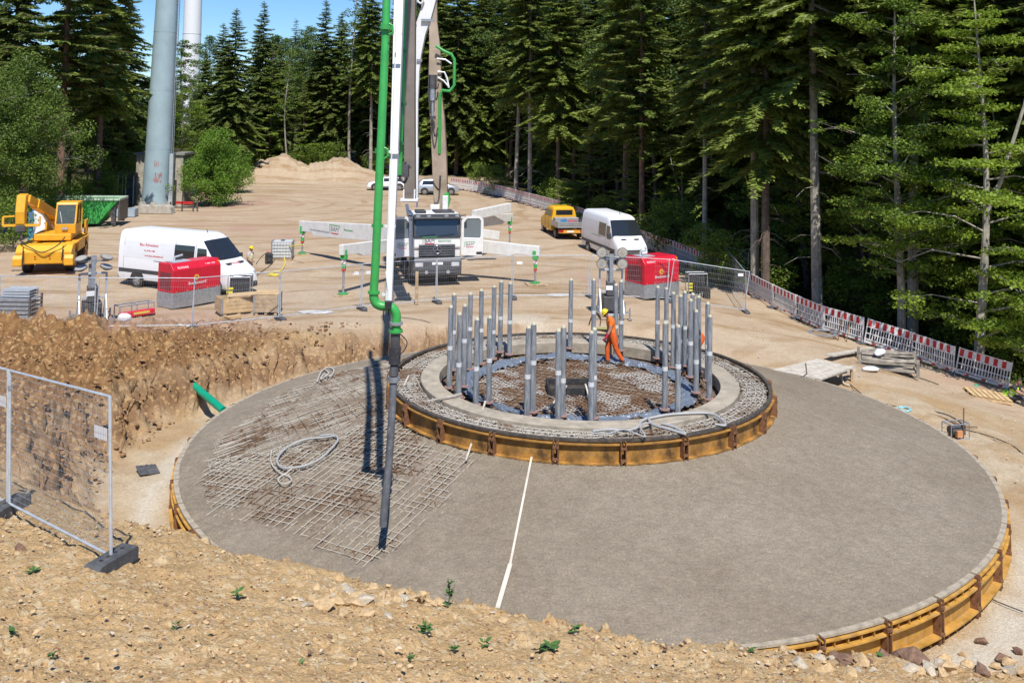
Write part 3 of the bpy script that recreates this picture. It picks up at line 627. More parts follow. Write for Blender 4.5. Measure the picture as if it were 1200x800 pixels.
def spruce(name, H, c0, Lmax, mat, bark, seed, droop=.35, dens=1.0, taper=.85, tr=.26, size=1.0, flat=False, dead=True, gap=.42):
    R = np.random.default_rng(seed); P=[];D=[];W=[];L=[];Wd=[];T=[]
    mb = MB(); lean = R.normal(0, .006, 2)
    mb.tube([(lean[0]*z, lean[1]*z, z) for z in np.linspace(-1, H, 12)], [max(.02, tr*(1-.93*max(0, z)/H)) for z in np.linspace(-1, H, 12)], 9)
    z = c0
    while z < H-.2:
        t = (z-c0)/(H-c0); n = int(R.integers(4, 7))
        LL = Lmax*((1-t)**taper)*min(1, .5+3.5*t)+.22
        a0 = R.uniform(0, 6.28)
        for k in range(n):
            if R.random() < .10: continue
            a = a0+2*PI*k/n+R.normal(0, .25); l = LL*R.uniform(.5, 1.25); d = np.array([math.cos(a), math.sin(a), 0]); side = np.array([-d[1], d[0], 0])
            zb = z+R.uniform(-.3, .3); tb = R.uniform(0, .55); nn = max(3, int(l/.16*dens)); ss = np.linspace(.12, 1, nn)
            up0 = (.32*(t*1.3-.25) if not flat else .05)+R.normal(0, .10)
            dr = droop*(1-.6*t)*R.uniform(.6, 1.4)
            X = np.array([lean[0]*zb, lean[1]*zb, zb])+d*(ss*l)[:,None]+np.array([0,0,1])*((up0*ss-dr*ss**1.6+.10*ss**4)*l)[:,None]
            mb.tube([X[0]-d*.12*l, X[nn//2], X[-1]], [.03*l**.5, .018, .006], 3, cap=False)
            for sgn in (-1, 1, 0):
                m = len(ss); ln = (.14+.50*np.sin(np.minimum(1, (1.05-ss)*1.7+.15)*PI/2)*min(1, l/2.2))*R.uniform(.7, 1.2, m)*size
                dd = d*.75+side*sgn*R.uniform(.7, 1.1, (m, 1))+np.array([0,0,-1])*(R.uniform(.1, .5 if not flat else .22, (m, 1)))
                if sgn == 0: dd = d*.5+np.array([0,0,-1])*R.uniform(.3, 1.1 if not flat else .4, (m, 1))+R.normal(0, .2, (m, 3)); ln = ln*.7
                P.append(X); D.append(dd); W.append(np.cross(dd, [0,0,1])+R.normal(0, .35, (m, 3))); L.append(ln); Wd.append(ln*R.uniform(.18, .30, m)); T.append(tb+R.uniform(0, .25, m)+.25*ss)
                # secondary twigs at the end of each side twig
                e = X+dd/np.linalg.norm(dd, axis=1, keepdims=True)*ln[:,None]*.55
                P.append(e); d2 = dd+d*.8+R.normal(0, .3, (m, 3)); D.append(d2); W.append(np.cross(d2, [0,0,1])+R.normal(0, .3, (m, 3))); L.append(ln*.7); Wd.append(ln*.7*.24); T.append(tb+R.uniform(0, .3, m)+.3*ss)
        z += gap*R.uniform(.7, 1.3)*(1-.35*t)
    if dead:
        for i in range(int(c0*2.2)):
            zb = R.uniform(c0*.25, c0); a = R.uniform(0, 6.28); l = R.uniform(.5, 1.8)
            mb.tube([(0,0,zb), (math.cos(a)*l*.6, math.sin(a)*l*.6, zb-.05*l), (math.cos(a)*l, math.sin(a)*l, zb-.3*l)], [.022,.013,.005], 3, cap=False)
    me = rhombs('crown', np.concatenate(P), np.concatenate(D), np.concatenate(W), np.concatenate(L), np.concatenate(Wd), np.concatenate(T), mat)
    root = thing(name, '', 'tree'); mb.build('trunk', bark, root, smooth=True)
    o = bpy.data.objects.new('crown', me); COL.objects.link(o); o.parent = root
    return root
def broadleaf(name, H, c0, Rc, mat, bark, seed, n_limb=26, leaf=.16, per=260, layered=.25, tr=.22, bend=.0, up=.5, clump=.75, squash=.4, double=False):
    R = np.random.default_rng(seed); P=[];D=[];W=[];L=[];T=[]; mb = MB()
    ph = R.uniform(0, 6); ax = lambda z: np.array([bend*math.sin(z*.35+ph), bend*.6*math.sin(z*.27+ph*2), z])
    zs = np.linspace(-.8, H*.97, 16); mb.tube([tuple(ax(z)) for z in zs], [max(.02, tr*(1-.9*max(0, z)/H)) for z in zs], 9)
    if double: mb.tube([tuple(ax(H*.42)), tuple(ax(H*.5)+np.array([.5,.1,0])), tuple(ax(H*.7)+np.array([1.5,.2,0])), tuple(ax(H*.95)+np.array([2.4,.3,0]))], [tr*.55,tr*.45,tr*.3,.03], 7)
    for i in range(n_limb):
        t = (i+.5)/n_limb; zb = c0+(H-c0)*t*.93; a = i*2.4+R.normal(0, .4)
        prof = math.sin(min(1, t*1.15+.18)*PI)**.55 if t < .75 else max(.25, (1-t)*3.2)
        l = Rc*max(.2, prof)*R.uniform(.7, 1.15); o = ax(zb); d = np.array([math.cos(a), math.sin(a), up*R.uniform(.4, 1.3)]); 
        pts = [o, o+d*l*.35+[0,0,.05*l], o+d*l*.7+[0,0,.0], o+d*l*np.array([1,1,.8])]
        pts[1] = pts[1]+R.normal(0, .06*l, 3); pts[2] = pts[2]+R.normal(0, .07*l, 3)
        mb.tube([tuple(q) for q in pts], [.05*(1-t*.6)*tr/.2, .028*tr/.2, .014, .006], 5, cap=False)
        nc = max(3, int(l*2.2))
        for c in range(nc):
            s = R.uniform(.25, 1.05); base = o+d*l*s+R.normal(0, .28*l*.5, 3)*np.array([1,1,layered+.25]); tb = R.uniform(0, .7)
            rad = clump*R.uniform(.55, 1.25)
            mb.tube([tuple(o+d*l*s*.8), tuple(base)], [.012, .004], 3, cap=False)
            m = int(per*rad*rad); q = R.normal(0, 1, (m, 3)); q /= np.linalg.norm(q, axis=1, keepdims=True); q *= R.uniform(.2, 1, (m, 1))**.5*rad; q[:,2] *= squash
            P.append(base+q); dd = q*.6+R.normal(0, .6, (m, 3))*np.array([1,1,.5])+[0,0,-.12]; D.append(dd); W.append(R.normal(0, 1, (m, 3))*np.array([1,1,layered+.1])); L.append(R.uniform(.7, 1.3, m)*leaf); T.append(tb+R.uniform(0, .3, m)+.12*q[:,2])
    P=np.concatenate(P);D=np.concatenate(D);W=np.concatenate(W);L=np.concatenate(L);T=np.concatenate(T)
    me = rhombs('crown', P, D, W, L, L*.36, T, mat)
    root = thing(name, '', 'tree'); mb.build('trunk', bark, root, smooth=True)
    o = bpy.data.objects.new('crown', me); COL.objects.link(o); o.parent = root
    return root
PROTO = {
 'spr1': spruce('spruce_tree', 27, 7.5, 4.1, L_SPR, BARK, 1, .5, dens=1.3, gap=.36),
 'spr2': spruce('spruce_tree', 25, 4, 4.4, L_DEEP, BARK, 2, .6, dens=1.3, gap=.37),
 'spr3': spruce('spruce_tree', 29, 11, 3.6, L_SPR, BARKG, 3, .5, gap=.38, dens=1.2),
 'spr4': spruce('spruce_tree', 24, 2, 4.7, L_SPR, BARK, 4, .65, gap=.38, dens=1.3),
 'fir': spruce('fir_tree', 26, 7, 3.9, L_DEEP, BARKR, 5, .25, flat=True, gap=.42, dens=1.2),
 'small': spruce('small_fir_tree', 6.2, .3, 2.5, L_SPR, BARK, 6, .12, flat=True, tr=.09, dead=False, gap=.3, size=.8),
 'small2': spruce('small_spruce_tree', 8.5, .4, 2.1, L_SPR, BARK, 16, .25, tr=.1, dead=False, gap=.33, size=.8),
 'yel': spruce('yellowish_fir_tree', 13, 1.0, 2.6, L_YEL, BARK, 7, .10, flat=True, tr=.14, gap=.6, dead=False, dens=.8),
 'beech': broadleaf('beech_tree', 20, 3, 3.8, L_BEE, BARKG, 8, n_limb=44, leaf=.17, per=210, bend=.25, squash=.3),
 'beech2': broadleaf('beech_tree', 17, 1.5, 4.2, L_BEE, BARK, 9, n_limb=36, leaf=.19, per=150, bend=.3, squash=.35),
 'birch': broadleaf('birch_tree', 13, 1.0, 3.6, L_BRI, BARKG, 10, n_limb=44, leaf=.14, per=330, bend=.12, squash=.9, layered=.8, up=.6),
 'mix': broadleaf('leafy_tree', 24, 6, 4.6, leaf_mat('dull_beech_leaves', (.04,.08,.018), (.14,.21,.045), .3), BARK, 21, n_limb=44, leaf=.22, per=150, bend=.25, squash=.6, layered=.5),
 'bush': broadleaf('round_bush', 7.2, .3, 3.6, L_BUSH, BARK, 11, n_limb=46, leaf=.17, per=230, tr=.12, squash=.8, layered=.8, up=.5),
 'low': broadleaf('undergrowth_shrub', 3.4, .2, 2.1, L_BEE, BARK, 12, n_limb=14, leaf=.15, per=130, tr=.05, squash=.5, layered=.5),
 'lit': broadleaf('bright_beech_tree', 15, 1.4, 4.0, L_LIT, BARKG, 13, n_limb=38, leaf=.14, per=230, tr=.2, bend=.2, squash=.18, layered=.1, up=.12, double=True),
 'thin': broadleaf('thin_birch_tree', 17, 7.0, 1.5, L_BRI, BARKG, 14, n_limb=16, leaf=.15, per=90, tr=.13, bend=.3),
}
_used = {}
def plant(kind, x, y, label, group=None, s=1.0, rz=None, sxy=None, cat='tree', dz=0):
    o = PROTO[kind]
    if kind in _used: o = dup(o)
    _used[kind] = 1
    o.location = (x, y, gz(x, y)-.05+dz); o.rotation_euler = (0, 0, random.uniform(0, 6.28) if rz is None else rz); sx = sxy or s; o.scale = (sx, sx, s)
    for k in ('label', 'category', 'group'):
        if k in o: del o[k]
    tag(o, label, cat, group); return o
def pl(kind, px, d, label, **kw):
    r = ray(px, 300); x = CAM.x+r.x/r.y*d; return plant(kind, x, CAM.y+d, label, **kw)
# prominent trees
pl('fir', 66, 74, 'tall spruce with a bare reddish trunk at the left of the clearing', s=1.25, cat='tree')
pl('birch', 22, 66, 'drooping birch filling the left edge of the picture', s=.98)
pl('birch', -20, 62, 'birch cut by the left edge of the picture, behind the drooping one', s=.9)
pl('spr2', 8, 80, 'dark spruce above the birch at the top left corner', s=1.1)
pl('spr1', 112, 84, 'dark spruce between the reddish trunk and the steel mast', s=1.15)
pl('beech2', 138, 99, 'leafy tree left of the steel mast, above the small bus shelter', s=.72)
pl('beech2', 98, 84, 'leafy green tree behind the green skip', s=.5)
pl('beech', 207, 108, 'leafy tree directly behind the steel mast', s=.86)
pl('bush', 247, 87, 'large round bright green bush right of the steel mast', s=.95, sxy=.84, cat='bush')
pl('bush', 266, 100, 'smaller green bush behind the big round one', s=.7, cat='bush')
pl('spr2', 268, 116, 'free-standing pointed spruce against the sky right of the white tower', s=.84, sxy=.95)
pl('spr2', 302, 128, 'small pointed spruce behind the yellowish fir', s=.92, sxy=.9)
pl('yel', 313, 126, 'yellow-green fir with flat layered branches behind the spoil heaps', s=1.30, sxy=1.15)
pl('yel', 352, 128, 'smaller yellow-green fir with flat layers right of the tall one', s=.95)
pl('thin', 332, 124, 'thin pale birch with bare stem behind the spoil heaps', s=1.0)
pl('thin', 408, 124, 'thin birch with tall bare stem left of the green pipe', s=1.6)
pl('spr3', 432, 122, 'spruce with bare pale stem just left of the green pipe', s=.95)
pl('small', 690, 82, 'small bright green fir in front of the forest behind the vans', s=1.35)
pl('small2', 735, 72, 'young spruce beside the small bright fir', s=.8)
pl('spr3', 603, 98, 'spruce with slim bare stem behind the far barriers', s=.95)
pl('spr3', 620, 95, 'spruce with pale stem, second of the three behind the far barriers', s=1.0)
pl('spr1', 653, 92, 'spruce with bare stem, right one of three behind the far barriers', s=.95)
pl('spr1', 732, 75, 'tall spruce with brown stem behind the white van', s=1.05)
pl('fir', 752, 70, 'slim fir with brown stem behind the white van', s=.95)
pl('spr3', 826, 60, 'slim pale stem rising behind the red generator on the right', s=.8, sxy=.7)
pl('spr3', 885, 53, 'brown bare stem, left of the pair behind the dark screen', s=1.0)
pl('spr1', 897, 52, 'brown bare stem, right of the pair behind the dark screen', s=1.0)
pl('spr3', 958, 50, 'thick grey spruce trunk behind the barrier right of the pair', s=1.15)
pl('beech', 1052, 45.5, 'crooked pale trunk with leafy sprays behind the right barriers', s=.95, rz=1)
pl('spr3', 1069, 47.5, 'straight grey trunk right of the crooked one', s=1.1)
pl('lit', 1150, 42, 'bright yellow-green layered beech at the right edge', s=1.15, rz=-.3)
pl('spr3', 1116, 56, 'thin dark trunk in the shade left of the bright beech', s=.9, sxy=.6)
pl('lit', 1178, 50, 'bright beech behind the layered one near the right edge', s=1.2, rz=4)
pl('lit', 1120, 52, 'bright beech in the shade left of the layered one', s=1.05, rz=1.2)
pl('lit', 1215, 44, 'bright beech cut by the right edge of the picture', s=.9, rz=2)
pl('low', 1186, 43.5, 'bright leafy shrub beside the end of the barrier', s=.75, cat='shrub')
pl('low', 1120, 46, 'dark leafy shrub below the bright beech', s=.9, cat='shrub')
pl('beech2', 1010, 53, 'leafy dark beech between grey trunk and crooked trunk', s=.75)
pl('lit', 800, 74, 'pale green beech behind the long white van', s=.55)
# undergrowth
UG = 'undergrowth shrubs along the forest edge'
def bard(px): return float(np.interp(px, [528,560,590,640,668,715,765,800,848,876,905,953,1010,1066,1122,1181], [108,103,98,87,79,70,62,58,51,50,50,46.6,44.5,42.5,41,40]))
for px, d, s in [(130,104,1.4),(160,106,1.3),(120,98,1.0),(30,72,1.2),(60,70,1.0),(95,82,.9),(125,84,1.0),(145,96,1.3),(15,58,1.0),(205,92,.9),(285,104,1.2),(340,102,.9),(365,104,1.2),(385,100,1.3),(440,104,1.2),(455,98,1.0),(470,100,1.1),(560,86,1.0),(585,80,1.0),(640,74,.9),(672,68,1.0),(716,62,.9),(770,60,1.1),(800,58,1.2),(835,56,1.0),(860,55,1.0),(915,53,.9),(985,50,1.0),(1030,47,.9),(1095,46,1.0),(1140,44,.8)]:
    d = d if px < 500 else bard(px)+random.uniform(4.0, 6)+(1.8 if px > 980 else 0)
    d = d if not 285 <= px <= 480 else 125
    pl('low', px, d, 'leafy green shrub in the undergrowth along the forest edge', s=s*.9, cat='shrub', group=UG)
# the forest behind
def forest(zone, pts, kinds, lab, grp, sm=(.85,1.1)):
    for x, y in pts:
        k = random.choice(kinds); s = random.uniform(*sm)
        plant(k, x, y, lab, group=grp, s=s, sxy=s*random.uniform(1.0,1.2))
def row(pa, pb, n, jit):
    return [(pa[0]+(pb[0]-pa[0])*(i+random.uniform(-.25,.25))/max(1,n-1), pa[1]+(pb[1]-pa[1])*i/max(1,n-1)+random.uniform(-jit, jit)) for i in range(n)]
P_R = []
edge = [(23,12),(18.5,18),(15.5,24.5),(12.5,37),(6,62),(-3,84)]
for off, n in ((3.5, 2),(6.5, 3),(10, 3),(14, 3),(19, 3),(25, 3),(32, 3)):
    for (x0,y0),(x1,y1) in zip(edge[:-1], edge[1:]):
        L_ = math.hypot(x1-x0, y1-y0); nx, ny = (y1-y0)/L_, -(x1-x0)/L_
        m = max(1, int(L_/(3.4 if off < 12 else 4.6)))
        for i in range(m):
            tt_ = (i+random.uniform(.1,.9))/m; P_R.append((x0+(x1-x0)*tt_+nx*(off+random.uniform(-1.5,1.5)), y0+(y1-y0)*tt_+ny*(off+random.uniform(-1.5,1.5))))
P_R = [p for p in P_R if p[1] > 12]
forest('right', P_R[:], ['spr1','spr2','spr4','spr4','fir','mix','spr4','spr2','beech2','spr1','mix'], 'dark green tree in the dense forest behind the barriers', 'forest trees behind the barrier fence')
P_B = row((-30,104),(-12,101),6,2)+row((-8,99),(4,94),5,2)+row((-36,105),(8,100),11,2)+row((-34,112),(12,108),11,2.5)+row((-40,121),(20,118),13,3)+row((-40,130),(30,128),13,3)
P_B = [p for p in P_B if not (p[0]+36 < 7 and p[1] < 118)]
forest('back', P_B, ['spr1','spr2','spr4','fir','spr2','mix'], 'dark green tree in the forest beyond the far end of the clearing', 'forest trees beyond the clearing', sm=(.74,.95))
forest('backleft', row((-46,106),(-14,102),9,1.5)+row((-48,114),(-14,110),10,2), ['mix','spr4','beech2','spr2','spr4'], 'green tree in the dense forest edge behind the spoil heaps', 'forest edge trees behind the spoil heaps', sm=(.66,.84))
forest('backmid', row((-13,100),(5,94),6,1.5)+row((-16,106),(8,101),8,2)+row((-18,114),(10,110),8,2), ['spr1','spr2','spr4','mix','spr4'], 'tall dark green tree in the forest behind the pump truck boom', 'tall forest trees behind the boom', sm=(1.05,1.25))
P_L = row((-50,36),(-58,78),8,2)+row((-57,34),(-66,84),9,2)+row((-66,36),(-76,90),9,3)+row((-44,62),(-46,80),3,1)
forest('left', P_L, ['spr2','spr4','beech2','mix'], 'dark tree in the forest left of the clearing', 'forest trees on the left', sm=(.85,1.1))
P_M = row((-49,102),(-36,106),4,2)+row((-62,104),(-40,114),7,2)+row((-76,122),(-46,130),9,2)+row((-92,142),(-52,148),11,2)+row((-54,92),(-47,94),2,1)
forest('mid', P_M, ['beech2','beech2','mix'], 'leafy tree beyond the steel mast at the far left', 'leafy trees beyond the steel mast', sm=(.46,.58))
for k in list(PROTO):
    if k not in _used: bpy.data.objects.remove(PROTO[k])
# ------------------------------------------------------------------ site equipment
def gp(px, py): p = gnd(px, py); return p
def heading(a, b): return math.atan2(b[1]-a[1], b[0]-a[0])
# mesh fence panels
def fence_panel(L, Hh, sx, sz, rw, rf=.021):
    r = thing('mesh_fence_panel', '', 'fence panel')
    f = MB()
    for x in (0, L): f.tube([(x,0,.03),(x,0,Hh)], rf, 8)
    for z in (.14, Hh-.0): f.tube([(0,0,z),(L,0,z)], rf*.85, 8)
    f.build('frame', GALVL(), r, smooth=True)
    w_ = MB(); x = sx
    while x < L-.02: w_.tube([(x,0,.14),(x,0,Hh)], rw, 3, cap=False); x += sx
    z = .14+sz
    while z < Hh-.02: w_.tube([(0,.004,z),(L,.004,z)], rw, 3, cap=False); z += sz
    w_.build('wire_mesh', pm('mesh_wire', (.50,.52,.54), .5, .4, dirt=.2), r)
    c = MB(); c.box((L,0,Hh*.88), (.07,.05,.06)); c.build('clamp', GALV(), r)
    return r
def foot_block(a=.72, b=.24, h=.15):
    r = MB(); prof = [(-a/2,0),(a/2,0),(a/2,h*.75),(a/2-.04,h),(-a/2+.04,h),(-a/2,h*.75)]
    r.prism(prof, -b/2, b/2); o = r.build('fence_foot', BLOCK(), None, bevel=.012)
    h_ = MB()
    for x in (-.2,-.07,.07,.2): h_.tube([(x,0,h-.001),(x,0,h+.004)], .028, 8)
    h_.build('post_hole', pm('hole_black', (.02,.02,.02), .9), o)
    return tag(o, '', 'fence foot')
fposts = [gp(-2,384), gp(112,387), gp(226,386), gp(328,375), gp(424,363), gp(512,355), gp(601,350), gp(691,349), gp(783,353), gp(874,367)]
FP0 = fence_panel(3.5, 2.0, .085, .25, .0028); FB0 = foot_block()
names = ['leftmost in the row', 'beside the folded light mast', 'in front of the left generator', 'between wooden crates and truck outrigger', 'left of the truck front', 'right in front of the truck radiator', 'right of the truck, before the light mast', 'in front of the right light mast', 'in front of the right generator']
for i in range(9):
    a, b = fposts[i], fposts[i+1]; o = FP0 if i == 0 else dup(FP0)
    o.location = (a.x, a.y, a.z+.02); L_ = math.hypot(b.x-a.x, b.y-a.y); o.rotation_euler = (0, -math.atan2(b.z-a.z, L_), heading(a, b)); o.scale = ((L_-.06)/3.5, 1, 1)
    o['label'] = 'grey wire mesh fence panel '+names[i]; o['group'] = 'mesh fence panels along the yard edge'
fn = ['at the left edge of the picture', 'below the folded light mast', 'in front of the left generator', 'beside the wooden crates', 'near the front left outrigger', 'in front of the truck bumper', 'right of the truck', 'left of the right light mast', 'below the right generator', 'at the corner by the dark screen']
for i, a in enumerate(fposts):
    o = FB0 if i == 0 else dup(FB0); o.location = (a.x, a.y, a.z-.01); o.rotation_euler = (0,0,heading(fposts[max(0,i-1)], fposts[min(9,i+1)])+PI/2+random.uniform(-.15,.15))
    o['label'] = 'dark rubber fence foot '+fn[i]; o['group'] = 'fence feet along the yard edge'
# corner panel with a dark screen
a, b = gp(874,367), gp(849,329)
o = dup(FP0); o.location = (a.x, a.y, a.z); L_ = math.hypot(b.x-a.x, b.y-a.y); o.rotation_euler = (0,-math.atan2(b.z-a.z, L_),heading(a,b)); o.scale = (L_/3.5,1,1)
tag(o, 'mesh fence panel turned back at the corner, without cloth', 'fence panel', 'mesh fence panels along the yard edge')
a, b = gp(849,331), gp(877,342)
o = fence_panel(2.2, 2.1, .2, .5, .003); o.location = (a.x, a.y, a.z+.05); o.rotation_euler = (0,.05,heading(a,b)); tag(o, 'fence panel covered with dark blue-grey screen cloth by the barriers', 'fence panel')
MB().box((1.1,.025,1.2), (2.1,.01,1.75)).build('screen_cloth', pm('dark_screen_cloth', (.03,.045,.06), .8, var=.3, bump=.4), o)
MB().box((1.75,-.01,1.55-.35), (.45,.01,.2)).build('notice_sheet', WHITE(), o)
o = dup(FB0, loc=(a.x+.2, a.y-.2, a.z), rz=heading(a,b)+1.2, label='dark rubber fence foot under the screened panel'); o['category'] = 'fence foot'
for i, (px, py) in enumerate([(417,320),(432,319),(609,308),(868,322)]):
    q = atd(px, py, [42.6,42.9,45.4,46.8][i]); o = MB().box((0,0,0), (.26,.01,.14)).build('notice_sheet', WHITE()); o.location = q
    tag(o, ['small white notice on the mesh left of the paired fence posts','small white notice on the mesh right of the paired fence posts','small white notice on the mesh right of the truck','small white notice near the corner fence post'][i], 'notice')
# near fence
a = gp(130, 667); b = Vector((-9.70,-13.0,gz(-9.70,-13.0)))
hd = heading(a, b); NP_ = fence_panel(3.5, 2.12, .05, .10, .0017, .023); NP_.location = (a.x, a.y, a.z+.02); NP_.rotation_euler = (0, -math.atan2(gz(a.x+math.cos(hd)*3.5,a.y+math.sin(hd)*3.5)-a.z, 3.5), hd)
tag(NP_, 'large mesh fence panel in the left foreground', 'fence panel')
MB().box((.32,-.012,1.62), (.36,.006,.16)).build('notice_sheet', WHITE(), NP_)
a2 = Vector((a.x+math.cos(hd)*3.56, a.y+math.sin(hd)*3.56, 0)); a2.z = gz(a2.x, a2.y)
o = dup(NP_); o.location = (a2.x, a2.y, a2.z+.02); tag(o, 'next foreground fence panel, mostly cut off by the left edge', 'fence panel')
hb = heading(gp(95,690), gp(165,662))
B1 = foot_block(.78,.25,.20); B1.location = (a.x, a.y, a.z-.02); B1.rotation_euler = (0, .04, hb); tag(B1, 'large dark block holding the foreground fence post', 'fence foot')
B2 = dup(B1, loc=(a2.x, a2.y, a2.z-.02), label='dark block of the foreground fence at the left edge')
B2.rotation_euler = (0,0,hb+.1)
# barrier row
def barrier():
    r = thing('barrier_panel', '', 'barrier'); W_ = 2.02; pw = pm('barrier_white', (.74,.73,.72), .5, dirt=.35, var=.06, dcol=(.42,.34,.25))
    f = MB(); f.box((.02,0,.62), (.05,.05,1.2)); f.box((W_-.02,0,.62), (.05,.05,1.2))
    f.box((W_/2,0,.26), (W_-.09,.04,.05)); f.box((W_/2,0,.14), (W_-.09,.04,.10)); f.box((W_/2,0,.84), (W_-.09,.04,.05)); f.box((W_/2,0,.54), (W_-.09,.04,.04)); f.box((W_/2,0,1.185), (W_-.09,.045,.03))
    x = .13
    while x < W_-.1: f.box((x,0,.55), (.04,.035,.54)); x += .112
    f.build('frame', pw, r)
    bd = MB(); n = 12; ww = (W_-.09)/n
    for i in range(n): bd.box((.045+ww*(i+.5),0,1.02), (ww,.045,.30), m=RED2 if i % 2 else pw)
    bd.build('striped_board', None, r)
    c = MB()
    for i in range(1, n, 4): c.box((.045+ww*(i+.5),-.0,.14), (ww,.046,.085))
    c.build('red_reflector', RED2, r)
    return r
RED2 = pm('barrier_red', (.50,.02,.022), .5, dirt=.2, var=.1, dcol=(.4,.25,.2))
bpx = [(1181,459),(1122,441),(1066,421),(1010,403),(953,385),(905,361),(876,345),(848,331),(800,309),(765,296),(715,274),(668,256),(640,247),(590,232),(560,226),(528,221)]
bw = [gp(*q) for q in bpx]
BP = barrier(); FBB = foot_block(.62,.30,.11); first = True; cnt = 0
seglen = [math.hypot(bw[i+1].x-bw[i].x, bw[i+1].y-bw[i].y) for i in range(len(bw)-1)]
tot = sum(seglen); npan = int(tot/2.08)
def along(s):
    for i, L_ in enumerate(seglen):
        if s <= L_ or i == len(seglen)-1:
            q = bw[i].lerp(bw[i+1], s/L_); return Vector((q.x, q.y, gz(q.x, q.y)))
        s -= L_
for i in range(npan):
    a, b = along(i*tot/npan), along((i+1)*tot/npan); o = BP if i == 0 else dup(BP); L_ = math.hypot(b.x-a.x, b.y-a.y)
    o.location = (a.x, a.y, a.z+.03); o.rotation_euler = (random.uniform(-.02,.02), -math.atan2(b.z-a.z, L_), heading(a, b)); o.scale = (L_/2.04, 1, 1)
    o['label'] = 'last red and white barrier panel at the right end of the row' if i == 0 else 'red and white plastic barrier panel along the forest edge'
    if i: o['group'] = 'barrier panels along the forest edge'
    o2 = FBB if i == 0 else dup(FBB); o2.location = (a.x, a.y, a.z-.005); o2.rotation_euler = (0,0,heading(a, b)+PI/2+random.uniform(-.3,.3))
    o2['label'] = 'dark barrier foot at the right end of the row' if i == 0 else 'dark rubber foot between two barrier panels'
    if i: o2['group'] = 'barrier feet along the forest edge'
# generators
def generator(root, L, D, Hh, base_h, code):
    MB().box((0,0,base_h/2+.05), (L,D,base_h)).build('base_tank', GALV(), root, bevel=.012)
    b = MB(); prof = [(-D/2+.02,base_h+.053),(D/2-.02,base_h+.053),(D/2-.02,Hh-.02),(-D/2+.24,Hh),(-D/2+.02,Hh-.28)]
    T = Matrix(((0,1,0),(1,0,0),(0,0,1))); b.prism([(y, z) for y, z in prof], -L/2+.015, L/2-.015, T=T); h = b.build('housing', RED(), root, bevel=.02, seg=2)
    v = MB()
    for z in np.arange(base_h+.2, Hh-.35, .07): v.box((-L/2+.012,0.0,z), (.012,D*.7,.03))
    v.build('vent_grille', DARK(), h)
    s = MB(); s.box((-L*.22,.05,Hh+.015), (L*.35,D*.5,.03)); s.tube([(-L*.30,.1,Hh+.02),(-L*.30,.1,Hh+.2),(-L*.14,.1,Hh+.26)], .05, 8); s.build('exhaust', GALVL(), root)
    k = MB()
    for x in (-L*.42, -L*.2, .05, L*.22, L*.42): k.box((x,-D/2+.012,base_h+.09), (.05,.02,.06))
    k.build('latch', pm('brass_latch', (.6,.42,.15), .4, .5), h)
    k = MB(); k.box((0,-D/2+.0165,base_h+.55), (.012,.006,.9)); k.build('door_seam', DARK(), h)
    k = MB(); k.tube([(-.05,-D/2+.012,base_h+.62),(-.05,-D/2+.002,base_h+.62)], .13, 20, m=pm('emblem_orange', (.85,.42,.05), .5)); 
    k.build('emblem', None, h)
    k = MB(); k.beam((-.11,-D/2-.001,base_h+.66), (-.02,-D/2-.001,base_h+.66), .006, .03, up=(0,1,0)); k.beam((-.10,-D/2-.001,base_h+.60), (.02,-D/2-.001,base_h+.58), .006, .03, up=(0,1,0)); k.beam((-.04,-D/2-.001,base_h+.70), (.0,-D/2-.001,base_h+.56), .006, .03, up=(0,1,0)); k.build('emblem_mark', DARK(), h)
    text('Bredenoord', .19, WHITE(), h, (0,-D/2+.008,base_h+.38), (PI/2,0,0))
    text('RG7640S', .15, WHITE(), h, (-L*.28,-D/2+.085,Hh-.20), (PI/2-.65,0,0)); text('T. 0800 - 8500', .09, WHITE(), h, (L*.28,-D/2+.105,Hh-.17), (PI/2-.65,0,0)); text('www.bredenoord.com', .06, WHITE(), h, (L*.28,-D/2+.062,Hh-.235), (PI/2-.65,0,0))
    m_ = MB(); m_.box((L/2-.1,-D/2+.10,Hh-.12), (.08,.03,.08)); m_.build('orange_lamp', pm('orange_lamp', (.8,.35,.05), .3), h)
a, b = gp(202,364), gp(268,352)
hd = heading(a, b); L_ = 2.55; G1 = thing('generator', 'red diesel generator on a galvanised tank beside the left van', 'generator', tuple(a+Vector((math.cos(hd)*L_/2-math.sin(hd)*.6, math.sin(hd)*L_/2+math.cos(hd)*.6, 0))), hd)
generator(G1, L_, 1.15, 1.98, .66, '')
a, b = gp(756,352), gp(805,343)
hd = heading(a, b)*.6; G2 = thing('generator', 'red diesel generator on a galvanised tank in front of the right van', 'generator', tuple(a+Vector((math.cos(hd)*1.12-math.sin(hd)*.75, math.sin(hd)*1.12+math.cos(hd)*.75, 0))), hd)
generator(G2, 2.3, 1.5, 1.98, .66, '')
